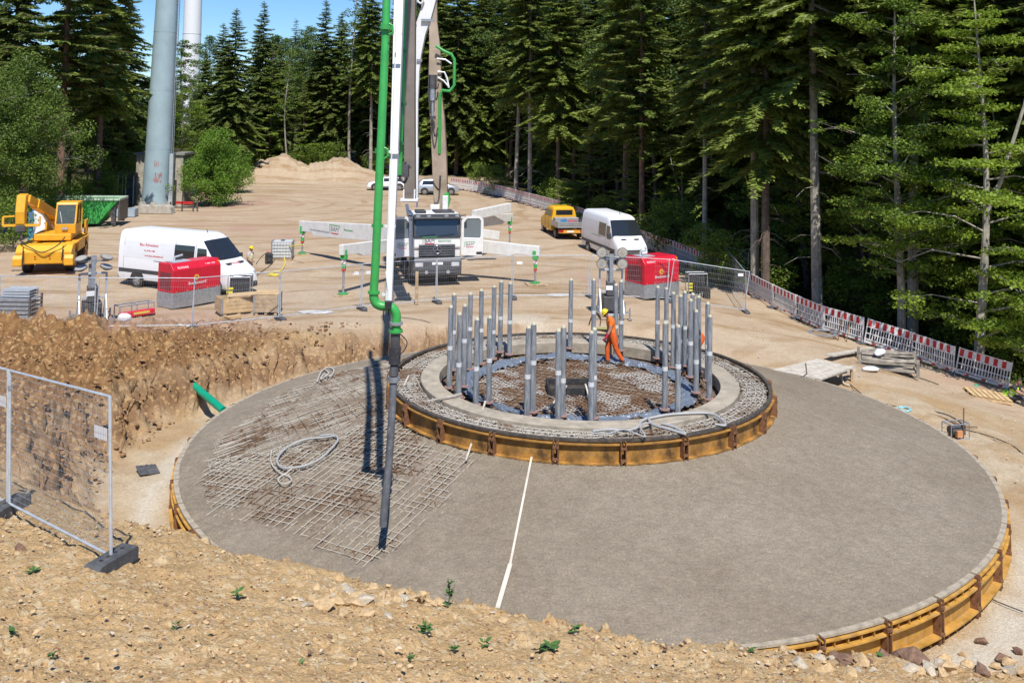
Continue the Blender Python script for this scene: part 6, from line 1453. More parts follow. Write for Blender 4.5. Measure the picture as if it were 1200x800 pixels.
m = MB(); m.tube([(-3.2,.0,1.9),(-3.2,0,3.1)], .55, 16); m.box((-3.2,.0,3.0), (1.3,.9,.7)); m.build('boom_turret', pm('turret_grey', (.30,.28,.25), .6, dirt=.5), TK, bevel=.03)
m = MB(); m.tube([(-2.4,-1.0,2.5),(-2.4,-1.2,3.6),(-2.4,-1.25,3.9)], .09, 10); m.build('exhaust_pipe', CW, TK)
# outriggers: the feet stand where they do in the photograph
feet = {'rear left': (gp(354,299), Vector((-3.4,-1.0,2.2))), 'front left': (gp(402,347), Vector((-2.6,-1.0,1.85))), 'front right': (gp(627,334), Vector((-2.6,1.0,1.85))), 'rear right': (gp(597,293), Vector((-5.0,1.0,2.5)))}
Mt = Matrix.Translation(TK.location) @ TK.rotation_euler.to_matrix().to_4x4()
WG = pm('outrigger_white', (.74,.73,.69), .45, dirt=.35, var=.08)
SP = pm('stripe_red', (.50,.03,.03), .5)
for nm, (ft_, loc_) in feet.items():
    hub = Mt @ loc_; zt = hub.z-.05 if 'left' in nm else hub.z; 
    zt = {'rear left': ft_.z+1.75, 'front left': ft_.z+2.2, 'front right': ft_.z+1.75, 'rear right': ft_.z+2.1}[nm]
    tip = Vector((ft_.x, ft_.y, zt)); d_ = (hub-tip); L_ = d_.length; dn = d_.normalized(); side = Vector((-dn.y, dn.x, 0)).normalized()*.13
    m = MB(); tip2 = tip-dn*.25; h0, h1 = (.62,.85) if 'rear left' in nm else (.50,.62)
    prof = [(tip2,h0/2,-h0/2),(tip+dn*1.0,h0/2,-h0/2),(tip+dn*1.4,h0/2+.02,-h1*.62),(hub,h1/2,-h1*.62)]
    rings = [[p_+side+Vector((0,0,u)), p_-side+Vector((0,0,u)), p_-side+Vector((0,0,l)), p_+side+Vector((0,0,l))] for p_, u, l in prof]
    m.loft(rings); og = wp(m.build('outrigger', WG, None, bevel=.02), TK)
    m = MB(); m.box(tip+Vector((0,0,-.22)), (.30,.30,.44), m=GREEN()); m.box(tip+Vector((0,0,-.55)), (.19,.19,.24), m=WHITE()); m.beam(tip+Vector((-.09,-.10,-.64)), tip+Vector((.09,-.10,-.46)), .008, .09, m=SP, up=(0,1,0)); m.box(tip+Vector((0,0,-.78)), (.17,.17,.22), m=GREEN()); m.box(tip+Vector((0,0,-.95)), (.18,.18,.12), m=SP)
    m.tube([tip+Vector((0,0,-1.0)), Vector((ft_.x, ft_.y, ft_.z+.12))], .055, 10, m=GALV()); m.tube([Vector((ft_.x, ft_.y, ft_.z+.10)), Vector((ft_.x, ft_.y, ft_.z+.15))], .25, 14, m=GREEN())
    wp(m.build('outrigger_leg', None, None), TK)
    pd_ = MB().box((0,0,.04), (.95,.75,.09)).box((.15,.1,-.02), (1.1,.5,.05)).build('timber_pad', WOOD(), None, bevel=.01); pd_.location = (ft_.x, ft_.y, ft_.z+.01); pd_.rotation_euler = (0,0,.2)
    tag(pd_, 'timber pad under the %s outrigger foot of the pump truck' % nm, 'pad')
    if nm == 'rear left':
        an = math.atan2(dn.y, dn.x); q = tip+dn*4.6-side*1.0; fr_ = side.copy(); 
        if fr_.y > 0: fr_ = -fr_
        q = tip+dn*3.4+fr_*1.03+Vector((0,0,-.08))
        e = Euler((PI/2,0,an)); hl = thing('tmp', '', ''); hl.location = (0,0,0)
        logo(hl, q, e, 1.15); q2 = tip+dn*1.9+fr_*1.05+Vector((0,0,-.18)); text('www.bam-betonpumpen.de', .17, GR, hl, q2, e); q3 = tip+dn*4.7+fr_*1.05+Vector((0,0,-.02)); text('Betonpumpen', .15, GT, hl, q3, e)
        for ch in list(hl.children): wl = ch.matrix_basis.copy(); ch.parent = og; ch.matrix_parent_inverse = Mt.inverted()@Matrix.Identity(4) if False else (Mt@Mt.inverted()); ch.matrix_basis = wl
        bpy.data.objects.remove(hl)
# stowed outrigger arms seen right of the cab
m = MB(); a_, b_ = atd(555,252,57), atd(597,243,60); m.beam(a_, b_, .3, .55); a_, b_ = atd(552,272,56), atd(584,276,57); m.beam(a_, b_, .3, .5); wp(m.build('outrigger_housing', WG, None, bevel=.02), TK)
# boom sections
BG = pm('boom_grey_brown', (.20,.165,.135), .55, var=.12, scale=1.2, dirt=.3, dcol=(.30,.26,.22)); BT = pm('boom_tan', (.36,.28,.20), .55, var=.15, scale=1.2, dirt=.4, dcol=(.25,.21,.17)); BW = pm('boom_white', (.80,.80,.79), .4, dirt=.08, var=.03)
def section(name, pts, wd, dp, mat, bev=.015):
    """tapering box section through points in the world"""
    m = MB(); rings = []
    for i, p_ in enumerate(pts):
        t_ = (pts[min(i+1,len(pts)-1)]-pts[max(i-1,0)]).normalized(); x_ = Vector((1,0,0)); x_ = (x_-t_*x_.dot(t_)).normalized(); y_ = t_.cross(x_); a, b = wd[i]/2, dp[i]/2
        rings.append([p_+x_*a+y_*b, p_-x_*a+y_*b, p_-x_*a-y_*b, p_+x_*a-y_*b])
    m.loft(rings); return wp(m.build(name, mat, None, bevel=bev), TK)
tz = Mt @ Vector((-3.2,0,3.0)); dT = tz.y-CAM.y
a1 = [atd(517,243,dT), atd(516,210,dT), atd(515,180,dT+.1), atd(513,140,dT+.1), atd(510,110,dT+.2), atd(510,60,dT+.4), atd(508,28,dT+.6), atd(507,-60,dT+1), atd(506,-190,dT+1.5)]
A1 = section('boom_section', a1, [.70,.76,.78,.76,.74,.60,.44,.42,.42], [.8,.8,.8,.8,.8,.7,.6,.5,.5], BT)
m = MB(); m.tube([atd(507.2,88,dT-.6), atd(507,103,dT-.6)], .22, 12, m=DGREY()); m.tube([atd(507,103,dT-.6), atd(507,118,dT-.6)], .15, 12, m=GALV()); m.tube([atd(507,118,dT-.6), atd(507,136,dT-.6)], .07, 10, m=GALV()); m.tube([atd(507,136,dT-.6), atd(507,140,dT-.6)], .16, 12, m=DGREY())
wp(m.build('hydraulic_cylinder', None, None, smooth=True), TK)
gpz = [atd(511,54,dT-.3), atd(520,60,dT-.3), atd(529,64,dT-.3), atd(532.5,70,dT-.3), atd(532.5,100,dT-.3), atd(527,107,dT-.3), atd(518,106,dT-.3), atd(515.5,112,dT-.3), atd(515,180,dT-.3)]
wp(MB().tube(gpz, .085, 8).build('delivery_pipe', GREEN(), None, smooth=True), TK)
m = MB(); m.tube([atd(512,69,dT-.2), atd(522,70,dT-.2), atd(529,75,dT-.2)], .05, 6); m.tube([atd(513,84,dT-.2), atd(521,85,dT-.2), atd(524,92,dT-.2), atd(526,103,dT-.2)], .05, 6); m.tube([atd(513,91,dT-.2), atd(520,95,dT-.2), atd(526,102,dT-.2)], .05, 6); wp(m.build('pipe_bracket', WHITE(), None), TK)
m = MB(); m.tube(smooth_path([atd(506,145,dT-.5), atd(510,160,dT-.7), atd(513,150,dT-.5)]), .045, 6); m.tube(smooth_path([atd(507,212,dT-.6), atd(510,218,dT-1), atd(515,222,dT-.8), atd(516,206,dT-.5)]), .05, 6); m.tube(smooth_path([atd(505,100,dT-.5), atd(512,104,dT-.6), atd(514,98,dT-.5)]), .04, 6); wp(m.build('hydraulic_hose', BLACK(), None), TK)
m = MB(); m.tube([atd(521,246,dT-.4), atd(525,233,dT-.3), atd(523,228,dT-.3), atd(519,227,dT)], .16, 10); wp(m.build('delivery_pipe', GREEN(), None, smooth=True), TK)
m = MB(); m.box(atd(522,238,dT-.4), (.30,.5,.8)); m.box(atd(510,244,dT-.5), (.5,.5,.4)); wp(m.build('turret_bracket', CW, None, bevel=.03), TK)
d2 = 42.
S3_ = section('boom_section', [atd(480,236,d2), atd(480.5,225,d2), atd(480.5,100,d2+.1), atd(481,0,d2+.4), atd(482,-240,d2+1)], [.60,.48,.46,.48,.5], [.5,.55,.6,.65,.7], BG)
m = MB(); q = atd(480,234,d2-.05); m.box(q, (.78,.66,.10)); m.box(atd(474,229,d2), (.06,.7,.55)); m.box(atd(486.5,229,d2), (.06,.7,.55)); q0 = atd(489.5,200,d2); m.box(q0+Vector((0,0,-.3)), (.06,.3,2.6), m=WHITE()); wp(m.build('boom_joint', BG, None, bevel=.01), TK)
d3 = 46.
gn = [(488.5,236,4),(487,190,5),(487.3,120,5.6),(488,85,7.5),(489,66,9.5),(493,40,12),(499,20,14),(504,0,15),(508,-60,15),(510,-190,14)]
S2_ = section('boom_section', [atd(x, y, d3) for x, y, _ in gn], [w*d3/1112 for _, _, w in gn], [.34,.36,.4,.5,.55,.6,.65,.65,.6,.6], BW, .01)
m = MB(); m.box(atd(491.5,71,d3-.3), (.26,.1,.12)); m.box(atd(501,24,d3-.4), (.6,.1,.12)); wp(m.build('section_clamp', GALV(), None), TK)
m = MB(); m.tube(smooth_path([atd(484,-8,d3-.5), atd(490,2,d3-.5), atd(494,4,d3-.5), atd(497,-3,d3-.5)]), .05, 6); m.tube([atd(487.5,30,d3-.3), atd(497,2,d3-.3), atd(500,-40,d3-.3)], .035, 5); wp(m.build('hydraulic_hose', CW, None), TK)
d4 = 20.4
S5 = section('boom_section', [atd(456,354,20.2), atd(457.5,300,20.25), atd(462.5,175,20.5), atd(466,70,20.9), atd(468,0,21.2), atd(472,-200,22.2), atd(474,-330,23)], [.12,.15,.17,.19,.21,.26,.30], [.14,.2,.24,.28,.3,.36,.4], BW, .008)
top5 = atd(474,-330,23); top3 = atd(482,-240,d2+1); S4 = section('boom_section', [top5+Vector((.35,0,-.2)), top5.lerp(top3,.5)+Vector((.35,0,.2)), top3+Vector((.35,0,0))], [.3,.38,.45], [.5,.6,.7], BW)
section('boom_section', [atd(506,-190,dT+1.5), atd(510,-190,d3)], [.5,.5], [.6,.6], BT)
m = MB(); 
m.tube([atd(452,352,20.2), atd(456,250,20.2), atd(460,160,20.3), atd(463.5,60,20.6), atd(465,0,20.9)], .012, 5)
for px, py in ((450,345),(453.5,265),(457,178),(461,40)): q = atd(px+4, py, 20.3); m.box(q, (.22,.05,.05))
m.tube([atd(454.5,352,20.1), atd(455,340,20.1), atd(452.5,318,20.1)], .022, 6); wp(m.build('arm_line', WHITE(), None), TK)
gpipe = [atd(438,342,20.1), atd(440.5,300,20.1), atd(446,175,20.2), atd(451.5,50,20.5), atd(453,0,20.6), atd(458,-200,21.4), atd(461,-330,22)]
wp(MB().tube(gpipe, .088, 14).build('delivery_pipe', GREEN(), None, smooth=True), TK)
m = MB()
for (px, py), (qx, qy) in (((438,344),(438.2,341)),((442.2,266),(442.4,263)),((446,180),(446.3,174)),((452,35),(452.3,29))): d_ = 20.1+.0012*(350-py); m.tube([atd(px, py, d_), atd(qx, qy, d_)], .125, 14)
for py in (178, 33): 
    x_ = 446.2 if py > 100 else 452; m.tube([atd(x_+4, py-5, 20.2), atd(x_+8, py-3, 20.2), atd(x_+8.5, py+5, 20.2), atd(x_+4, py+8, 20.2)], .025, 6)
wp(m.build('pipe_coupling', GREEN(), None), TK)
g2 = [atd(468,205,30), atd(470,150,30), atd(472.5,60,30.2), atd(474,0,30.4), atd(476,-150,31)]
wp(MB().tube(g2, .085, 10).build('delivery_pipe', GREEN(), None, smooth=True), TK)
m = MB()
for px, py in ((472,122),(469.5,168),(473,60)): m.tube([atd(px, py+2, 29.9), atd(px, py-2, 29.9)], .12, 10)
m.tube([atd(449,190,29), atd(451,60,29.3), atd(452,0,29.5)], .085, 8) ; wp(m.build('pipe_coupling', pm('dark_green_paint', (.02,.16,.05), .45), None), TK)
m = MB(); m.tube(smooth_path([atd(476,190,32), atd(470,196,32), atd(468,206,32), atd(474,214,32), atd(478,205,32)]), .05, 6); m.box(atd(470,200,31), (.5,.3,.4)); m.tube([atd(452,196,30), atd(480,196,32)], .05, 6); wp(m.build('arm_hose', DGREY(), None), TK)
# tip elbow and end hose
dH = 20.0
el = smooth_path([atd(438,342,20.1), atd(438.2,349,20.1), atd(440.5,355,20.1), atd(446,358.2,20.1), atd(452,359,20.1), atd(458,360,20.1), atd(462.5,364,20.1), atd(464.5,370,20.1), atd(464.3,377,20.1)], 5)
wp(MB().tube(el, .095, 14).build('tip_elbow', GREEN(), None, smooth=True), TK)
m = MB(); m.tube([atd(464.3,377,20.1), atd(464.2,380,20.1)], .14, 16, m=GALV()); m.tube([atd(464.2,380,20.1), atd(463.8,387,20.1)], .10, 14, m=GREEN()); m.tube([atd(463.8,386,20.1), atd(463.7,389,20.1)], .15, 16, m=GREEN()); m.tube([atd(463.6,389,20.1), atd(463,406,20.1)], .10, 14, m=DGREY()); m.tube([atd(463,406,20.1), atd(462.2,426,20.1)], .125, 16, m=DARK()); m.tube([atd(462.2,426,20.1), atd(462,429,20.1)], .085, 12, m=BLACK()); m.tube([atd(462,429,20.1), atd(461.3,441,20.05)], .095, 14, m=DGREY()); m.tube([atd(461.3,441,20.05), atd(461.1,447,20.05)], .12, 14, m=GALV())
m.box(atd(455,357,19.97), (.13,.16,.14), m=BLACK()); wp(m.build('hose_shut_off_valve', None, None), TK)
wp(MB().tube(smooth_path([atd(461,446,20.05), atd(459,490,19.9), atd(455.5,545,19.75), atd(451,590,19.62), atd(449,616,19.6)]), [.078]*25, 12).build('end_hose', pm('dark_grey_rubber_hose', (.12,.125,.135), .6, var=.25, dirt=.5, dcol=(.32,.32,.31)), None, smooth=True), TK)
m = MB(); m.tube(smooth_path([atd(449.5,361,20), atd(449.5,375,20), atd(455,383,20), atd(461,386,20)]), .012, 5); m.tube(smooth_path([atd(466,389,20), atd(474,396,20), atd(477,402,20), atd(474,410,20), atd(468,416,20)]), .012, 5); m.tube([atd(455.5,360,20), atd(455.3,384,20)], .01, 5); wp(m.build('control_cable', BLACK(), None), TK)
cable([(470,373),(500,378),(520,392)], .012, BLACK(), 'cable', 'thin black cable running down the bank right of the hose')
tag(MB().beam(gp(488,357), gp(488,357)+Vector((0,0,1.5)), .14, .1).build('wooden_post', WOOD(), None, bevel=.01), 'weathered wooden post standing in front of the truck', 'post')
# ------------------------------------------------------------------ people
def limb(p, ang, l, lat=0): return p+Vector((math.sin(ang)*l, lat, -math.cos(ang)*l))
def person(label, loc, rz, cols, pose, helmet=None, vest=None, hscale=1.0):
    SK = pm('skin', (.42,.22,.15), .55, dirt=0); r = thing('person', label, 'person', loc, rz)
    g = dict(lean=.1, head=.1, th=(.35,-.35), kn=(-.15,-.55), ar=(-.3,.3), el=(.3,.5), pz=.93, hipspread=.095, arm_lat=(.03,.03)); g.update(pose)
    pel = Vector((0,0,g['pz'])); ch = pel+Vector((math.sin(g['lean'])*.46, 0, math.cos(g['lean'])*.46)); nk = ch+Vector((math.sin(g['lean'])*.10, 0, .09)); h0 = nk+Vector((math.sin(g['head'])*.09, 0, math.cos(g['head'])*.09))
    V = [pel, pel.lerp(ch,.35), pel.lerp(ch,.72), ch, nk, h0]; Rd = [.135,.12,.145,.12,.058,.055]; E = [(0,1),(1,2),(2,3),(3,4),(4,5)]; lab = ['leg','top','top','top','skin','skin']
    rdv = lambda a: V.append(a) or len(V)-1
    fingers = []
    for i, s in enumerate((-1,1)):
        hip = pel+Vector((0,s*g['hipspread'],-.06)); kn = limb(hip, g['th'][i], .42, s*.0); an = limb(kn, g['kn'][i], .41); toe = an+Vector((math.cos(g['kn'][i]*.6)*.19, s*.02, math.sin(g['kn'][i]*.6)*.19-.055)); heel = an+Vector((-.03,0,-.05))
        b = len(V); V += [hip, kn, an, heel, toe]; Rd += [.105,.072,.055,.055,.042]; lab += ['leg','leg','leg','boot','boot']; E += [(0,b),(b,b+1),(b+1,b+2),(b+2,b+3),(b+3,b+4)]
        sh = ch+Vector((-.01,s*.175,.01)); eb = limb(sh, g['ar'][i], .29, s*g['arm_lat'][i]); wr = limb(eb, g['ar'][i]+g['el'][i], .25); hd_ = limb(wr, g['ar'][i]+g['el'][i]+.15, .075)
        b = len(V); V += [sh, eb, wr, hd_]; Rd += [.072,.047,.033,.036]; lab += ['top','sleeve','hand','hand']; E += [(3,b),(b,b+1),(b+1,b+2),(b+2,b+3)]
        dr = (hd_-wr).normalized(); fw = Vector((math.cos(g['ar'][i]+g['el'][i]), 0, math.sin(g['ar'][i]+g['el'][i])))
        for k, fl in enumerate((.065,.075,.072,.055)):
            o_ = fw*(-.025+.017*k); f0 = hd_+o_; f1 = f0+dr*fl*.55+Vector((0,-s*.008,0)); f2 = f1+dr*fl*.4+Vector((0,-s*.022,0)); fingers.append([f0, f1, f2])
        fingers.append([wr.lerp(hd_,.5)+fw*.02, wr.lerp(hd_,.8)+fw*.05, hd_+fw*.052+dr*.02])
    me = bpy.data.meshes.new('b'); me.from_pydata(V, E, []); o = bpy.data.objects.new('b', me); COL.objects.link(o)
    sk = o.modifiers.new('s', 'SKIN'); sk.use_smooth_shade = True
    for v, q in zip(me.skin_vertices[0].data, Rd): v.radius = (q*1.2, q*1.1)
    me.skin_vertices[0].data[0].use_root = True
    sb = o.modifiers.new('u', 'SUBSURF'); sb.levels = 2; sb.render_levels = 2
    dg = bpy.context.evaluated_depsgraph_get(); dg.update(); ev = o.evaluated_get(dg); m2 = ev.to_mesh()
    bv = [tuple(v.co) for v in m2.vertices]; bf = [tuple(p_.vertices) for p_ in m2.polygons]; ev.to_mesh_clear(); bpy.data.objects.remove(o)
    MBp = MB(); segs = [(V[a], V[b], lab[b]) for a, b in E]
    mats = {'skin': SK, 'hand': cols.get('hand', SK), 'sleeve': cols.get('sleeve', SK), 'leg': cols['leg'], 'top': cols['top'], 'boot': cols['boot'], 'shin': cols['leg']}
    def near(c):
        best = None
        for i, v in enumerate(V):
            d_ = (c-v).length-Rd[i]
            if best is None or d_ < best[0]: best = (d_, i)
        return lab[best[1]]
    ankles = [V[E_[0]] for E_ in E if lab[E_[0]] == 'leg' and lab[E_[1]] == 'boot']
    MBp.v = bv
    for f in bf:
        c = sum((Vector(bv[i]) for i in f), Vector())/len(f); MBp.f.append(f); nl = near(c); nl = 'boot' if nl == 'leg' and any((c-q_).length < .13 and c.z < q_.z+.03 for q_ in ankles) else nl; MBp.m.append(MBp.mi(mats[nl]))
    for fpts in fingers: MBp.tube(fpts, [.011,.010,.007], 6, m=mats['hand'])
    # head with face
    up = Vector((math.sin(g['head']), 0, math.cos(g['head']))); fwd = Vector((math.cos(g['head']), 0, -math.sin(g['head']))); hc = h0+up*.075+fwd*.015; sd = Vector((0,1,0))
    rings = []; n = 14
    for z_, rx, ry, ox in ((-.105,.03,.03,.055),(-.095,.05,.045,.04),(-.06,.075,.062,.02),(-.01,.09,.073,.0),(.04,.096,.077,-.005),(.08,.088,.07,-.01),(.108,.055,.045,-.01),(.12,.02,.02,-.01)):
        rings.append([hc+up*z_+fwd*(ox+math.cos(2*PI*k/n)*rx)+sd*(math.sin(2*PI*k/n)*ry) for k in range(n)])
    MBp.loft(rings, m=SK)
    MBp.add([hc+fwd*.088+up*.03, hc+fwd*.115+up*-.018, hc+fwd*.085+up*-.03+sd*.018, hc+fwd*.085+up*-.03-sd*.018, hc+fwd*.08+up*.03+sd*.012, hc+fwd*.08+up*.03-sd*.012], [(0,1,2,4),(0,5,3,1),(1,3,2),(0,4,5)], m=SK)
    for s in (-1,1):
        MBp.ball(hc+fwd*.082+up*.022+sd*s*.032, .011, 6, m=pm('eye', (.03,.02,.02), .2)); MBp.ball(hc+sd*s*.078+up*.0, .026, 8, m=SK, sq=(.6,.3,1.1))
    MBp.box(hc+fwd*.078-up*.058, (.012,.045,.008), m=pm('lips', (.30,.10,.08), .5))
    body = MBp.build('body', None, r, smooth=True)
    hr = MB(); rr_ = []
    for z_, rx, ry in ((-.03,.095,.08),(.03,.104,.085),(.08,.097,.079),(.112,.06,.05),(.125,.02,.02)): rr_.append([hc+up*z_+fwd*(-.018+math.cos(2*PI*k/n)*rx*(.82 if z_ < .05 else 1))+sd*(math.sin(2*PI*k/n)*ry) for k in range(n)])
    hr.loft(rr_).build('hair', pm('dark_hair', (.05,.03,.02), .8), r, smooth=True)
    if helmet:
        hm = MB(); rr_ = []
        for z_, rx, ry in ((.035,.135,.115),(.045,.13,.112),(.05,.118,.104),(.09,.110,.098),(.13,.085,.075),(.152,.045,.04),(.158,.01,.01)): rr_.append([hc+up*z_+fwd*(-.005+math.cos(2*PI*k/n)*rx+(.03 if z_ < .048 and math.cos(2*PI*k/n) > .5 else 0))+sd*(math.sin(2*PI*k/n)*ry) for k in range(n)])
        hm.loft(rr_).build('helmet', helmet, r, smooth=True)
    if vest:
        vm = MB(); rr_ = []; up2 = (ch-pel).normalized(); f2 = Vector((up2.z, 0, -up2.x)); L_ = (ch-pel).length
        for t_, rx, ry in ((.0,.150,.185),(.3,.145,.178),(.6,.155,.19),(.85,.14,.19),(1.05,.10,.13)): rr_.append([pel+up2*L_*t_+f2*math.cos(2*PI*k/18)*rx+sd*math.sin(2*PI*k/18)*ry for k in range(18)])
        vo_ = vm.loft(rr_, cap=False); vo_ = vm.build('vest', vest, r, smooth=True); q = vo_.modifiers.new('t', 'SOLIDIFY'); q.thickness = .008
        st_ = MB()
        for t_ in (.18,.5):
            c_ = pel+up2*L_*t_; st_.loft([[c_+up2*dz+f2*math.cos(2*PI*k/18)*.163+sd*math.sin(2*PI*k/18)*.196 for k in range(18)] for dz in (-.02,.02)], cap=False)
        st_.build('reflective_band', pm('reflective_grey', (.6,.6,.55), .4), vo_)
    return r
OR = pm('hi_vis_orange', (.95,.19,.015), .7, var=.10, scale=12, dirt=.12, bump=.4, bs=18); ORD = pm('orange_trousers', (.78,.12,.012), .75, var=.25, scale=12, dirt=.22, bump=.4, bs=18)
BOOT = pm('work_boot', (.09,.055,.03), .8); YH_ = pm('helmet_yellow', (.85,.60,.02), .35, dirt=.05)
wz = 1.44; wpt = at(717, 425, wz)
P1 = person('worker in orange walking across the pedestal, head bent, with yellow helmet', (wpt.x, wpt.y-.15, wz-.03), math.radians(188), dict(leg=ORD, top=OR, boot=BOOT, hand=pm('red_glove', (.45,.02,.05), .6)), dict(lean=.20, head=.75, th=(.36,-.24), kn=(-.05,-.55), ar=(-.02,.16), el=(.25,.35), pz=.965), YH_)
st_ = MB()
for z_ in (.42,.50): pass
q = at(822, 408, 1.5); P2 = person('second orange-clad worker bending down, mostly hidden by the right anchor bolts', (3.75, 6.0, gz(3.9,6.6)+.55), math.radians(200), dict(leg=ORD, top=OR, boot=BOOT), dict(lean=1.1, head=1.2, th=(.9,.6), kn=(-.5,-.6), ar=(.2,.4), el=(.3,.3), pz=.66), YH_)
q = atd(822, 404, 33.6); P2.location = (q.x, q.y, 1.0)
a = gp(292, 329); P3 = person('worker in grey trousers and pale vest with yellow helmet beside the left van', tuple(a), math.radians(-20), dict(leg=pm('grey_trousers', (.25,.23,.21), .8, bump=.4), top=pm('pale_shirt', (.52,.44,.44), .8), boot=BOOT), dict(lean=.05, head=.15, th=(.25,-.2), kn=(0,-.35), ar=(.15,-.2), el=(1.1,.3), pz=.925), YH_, pm('pale_vest', (.62,.64,.35), .7))
a = gp(1186, 474); P4 = person('worker in lime vest and dark trousers sitting on the ground at the right edge', (a.x+.25, a.y+.5, a.z-.0), math.radians(-50), dict(leg=pm('dark_trousers', (.04,.045,.055), .8, bump=.4), top=pm('black_shirt', (.03,.03,.03), .8), boot=BOOT), dict(lean=.35, head=.5, th=(2.0,1.75), kn=(.35,.25), ar=(.9,.9), el=(.6,.5), pz=.17), None, pm('lime_vest', (.45,.75,.03), .7))
a = atd(459, 268, 52.5); P5 = person('worker with orange helmet and lime vest standing behind the open cab door', (a.x, a.y, 1.95), math.radians(-60), dict(leg=pm('dark_trousers', (.04,.045,.055), .8, bump=.4), top=pm('lime_shirt', (.30,.45,.05), .8), boot=BOOT), dict(th=(0,0), kn=(0,0), ar=(.3,.5), el=(.6,.6)), pm('helmet_orange', (.85,.20,.02), .35), pm('lime_vest', (.45,.75,.03), .7))
P5.location.z = 4.0-1.75
# ------------------------------------------------------------------ loose stones and weeds in the foreground
def stone_mesh(seed, mat, s=1.0):
    R = np.random.default_rng(seed); bm = bmesh.new()
    for _ in range(16):
        v = R.normal(0, 1, 3); v /= np.linalg.norm(v); v *= np.array([1, .75, .5])*R.uniform(.8, 1.1); bm.verts.new(tuple(v*s*.5))
    bmesh.ops.convex_hull(bm, input=bm.verts); 
    for v in [v for v in bm.verts if not v.link_faces]: bm.verts.remove(v)
    me = bpy.data.meshes.new('stone'); bm.to_mesh(me); bm.free(); me.materials.append(mat); return me
SM = [pm('ochre_stone', (.58,.41,.22), .9, var=.2, scale=6, dirt=.4, bump=.7, bs=20), pm('brown_stone', (.24,.14,.09), .9, var=.3, scale=6, dirt=.4, bump=.7, bs=20), pm('pale_stone', (.56,.48,.36), .9, var=.2, scale=6, dirt=.4, bump=.7, bs=20)]
SMS = [[stone_mesh(k*7+i, SM[k]) for i in range(5)] for k in range(3)]
def stone(px, py, wpx, k, label, group=None, sink=.25):
    p = gp(px, py); d_ = p.y-CAM.y; s = wpx*d_/1112*1.05; o = bpy.data.objects.new('stone', random.choice(SMS[k])); COL.objects.link(o)
    o.location = (p.x, p.y, p.z+s*.12); o.scale = (s, s, s); o.rotation_euler = (random.uniform(-.4,.4), random.uniform(-.4,.4), random.uniform(0,6)); tag(o, label, 'stone', group); return o
stone(24,646,22,1,'single brown stone in the left foreground below the fence')
stone(370,694,26,0,'large ochre stone on the heap edge, leftmost of the pile')
for i, (px, py, s_) in enumerate([(405,692,18),(418,700,20),(440,690,16),(453,697,14),(425,708,24),(395,706,16),(468,697,18),(486,703,16),(447,709,12),(380,712,22),(352,688,12),(510,706,10),(472,712,12),(500,712,14),(430,720,18),(400,722,20),(455,722,12)]+[(random.Random(k).uniform(352,530), 694+abs(random.Random(k).gauss(0,9))+ (random.Random(k).uniform(352,530)-440)**2*.0006, random.Random(k+99).uniform(8,18)) for k in range(45)]): stone(px, py+2, s_*1.25, 0 if i % 4 else 2, 'ochre broken stone in the pile at the crest of the foreground bank', 'broken stones on the foreground crest')
stone(590,729,16,0,'rounded ochre stone on the crest beneath the batten'); stone(683,722,10,0,'upright ochre stone on the crest right of the batten')
for px, py, s_, k, lb in [(978,772,18,1,'pointed grey-brown rock in front of the formwork'),(1075,776,40,1,'wide flat brown rock, largest one at the lower right'),(1150,790,26,1,'brown rock near the lower right corner'),(1176,774,22,1,'flat dark rock at the lower right edge'),(1192,766,16,1,'brown rock cut by the right edge'),(1128,770,12,0,'small ochre rock between the two big brown rocks'),(1010,778,22,0,'ochre rock in front of the formwork'),(1150,753,16,1,'small brown rock on the pale pit floor at the right')]: stone(px, py, s_, k, lb)
for i in range(40):
    px = random.uniform(930,1199); py = random.uniform(772,796); stone(px, py, random.uniform(9,26), random.choice((0,0,1,2)), 'rubble stone along the lower right crest', 'rubble stones along the lower right crest')
for i in range(60):
    px = random.uniform(520,940); py = 708+(px-540)*.125+random.uniform(2,26); stone(px, py, random.uniform(4,11), random.choice((0,0,2,1)), 'small stone along the middle of the foreground crest', 'small stones along the foreground crest')
# gravel: uncountable small stones
base_v = []; base_f = []
for k in range(4):
    me = SMS[0][k]; base_v.append(np.array([v.co[:] for v in me.vertices])); base_f.append([tuple(p_.vertices) for p_ in me.polygons])
def gravel(n, xr, yr, smin, smax, name, mat, cond=None):
    vs = []; fs = []; b = 0; xs = rng.uniform(xr[0], xr[1], n*2); ys = rng.uniform(yr[0], yr[1], n*2)
    r_ = np.hypot(xs, ys); ok = (r_ > 11.7)
    if cond is not None: ok &= cond(xs, ys)
    xs, ys = xs[ok][:n], ys[ok][:n]; zs = ground_z(xs, ys); z2 = zs
    for i in range(len(xs)):
        k = int(rng.integers(0, 4)); s = smin*(smax/smin)**(rng.random()**2.2); a = rng.uniform(0, 6.28); ca, sa = math.cos(a), math.sin(a); v = base_v[k]*s
        v = np.stack([v[:,0]*ca-v[:,1]*sa+xs[i], v[:,0]*sa+v[:,1]*ca+ys[i], v[:,2]*rng.uniform(.6,1.2)+z2[i]+s*.1+rng.uniform(0,.05)], 1)
        vs.append(v); fs += [tuple(j+b for j in f) for f in base_f[k]]; b += len(v)
    me = bpy.data.meshes.new(name); me.from_pydata(np.concatenate(vs).tolist(), [], fs); me.materials.append(mat); o = bpy.data.objects.new(name, me); COL.objects.link(o); return o
tag(gravel(3600, (-12,7), (-19.5,-13), .02, .10, 'gravel', SM[0]), 'small ochre stones scattered over the foreground bank', 'gravel', kind='stuff')
tag(gravel(900, (-12,7), (-19.5,-13), .02, .08, 'gravel', SM[2]), 'small pale stones scattered over the foreground bank', 'gravel', kind='stuff')
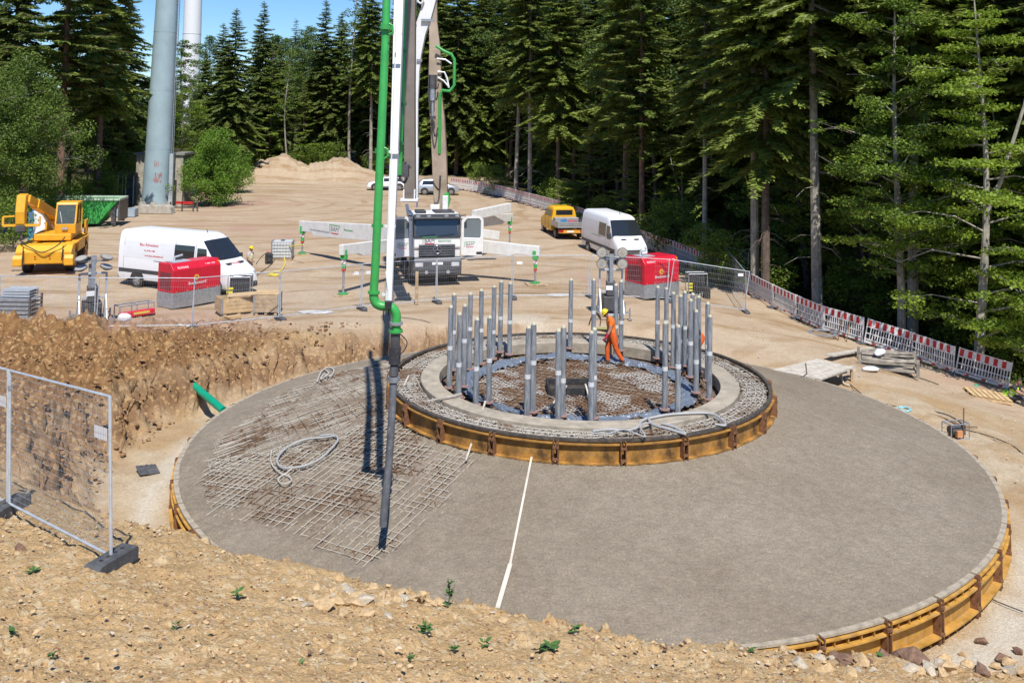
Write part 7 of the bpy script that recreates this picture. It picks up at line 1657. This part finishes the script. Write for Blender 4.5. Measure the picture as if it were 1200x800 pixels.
tag(gravel(350, (-12,7), (-19.5,-13), .02, .09, 'gravel', SM[1]), 'small brown stones scattered over the foreground bank', 'gravel', kind='stuff')
tag(gravel(3000, (-24,-8), (-6,12), .05, .26, 'rubble', pm('brown_clod', (.27,.15,.07), .95, var=.45, scale=3, dirt=.7, dcol=(.48,.32,.16), bump=.8, bs=12), lambda x, y: (np.hypot(x, y) > 13) & (np.hypot(x, y) < 19)), 'clods and rubble covering the earth bank left of the slab', 'rubble', kind='stuff')
tag(gravel(1200, (8,20), (-8,16), .02, .12, 'gravel', SM[2]), 'pale gravel scattered beside the slab on the right', 'gravel', kind='stuff')
# weeds
def weed(px, py, hpx, label, n=10, tall=False, group=None):
    p = gp(px, py); d_ = p.y-CAM.y; h = hpx*d_/1112; R = np.random.default_rng(int(px*7+py)); P=[];D=[];W=[];L=[]
    r = thing('weed', label, 'weed', tuple(p), 0, group); m = MB(); m.tube([(0,0,-.02),(h*.08,0,h*.5),(0,h*.05,h)], [h*.02,h*.015,h*.008], 4); 
    if tall: m.tube([(h*.05,0,h*.5),(h*.25,0,h*.8)], [h*.015,h*.006], 4)
    m.build('stem', pm('weed_stem', (.10,.13,.04), .7), r)
    for i in range(n):
        t_ = R.uniform(.1,1) if tall else R.uniform(.05,.6); a = R.uniform(0,6.28); P.append((h*.06*math.sin(t_*3), 0, h*t_)); D.append((math.cos(a), math.sin(a), R.uniform(.0,.6))); W.append((-math.sin(a), math.cos(a), R.normal(0,.3))); L.append(h*R.uniform(.14,.24) if tall else h*R.uniform(.5,.9))
    L = np.array(L); me = rhombs('leaves', np.array(P), np.array(D), np.array(W), L, L*.3, R.uniform(.4,1.2,n), pm('weed_leaf', (.07,.15,.03), .6, dirt=0)); o = bpy.data.objects.new('leaves', me); COL.objects.link(o); o.parent = r
weed(524,716,36,'tall thin weed rising in front of the slab left of the batten', 26, True)
for px, py, s_, lb in [(498,745,16,'light green weed tuft below the tall thin weed'),(632,765,16,'round-leaved weed in the foreground, left one of the pair'),(645,764,16,'round-leaved weed in the foreground, right one of the pair'),(567,760,12,'dark green weed in the foreground left of the round-leaved pair'),(532,764,10,'small weed at the lower middle'),(673,742,12,'weed on the crest right of the batten'),(350,783,9,'small weed near the bottom edge'),(277,702,12,'single weed left of the stone pile'),(205,735,10,'weed tuft in the left foreground'),(38,675,12,'weed patch under the brown stone'),(15,745,12,'weed tuft at the lower left edge'),(992,776,10,'green weed below the formwork'),(1029,774,9,'green weed between the lower right rocks'),(60,770,10,'weed near the lower left corner'),(880,765,9,'weed on the crest before the formwork'),(165,700,9,'weed right below the fence block'),(480,775,9,'thin weed at the bottom edge')]: weed(px, py, s_, lb, 9)
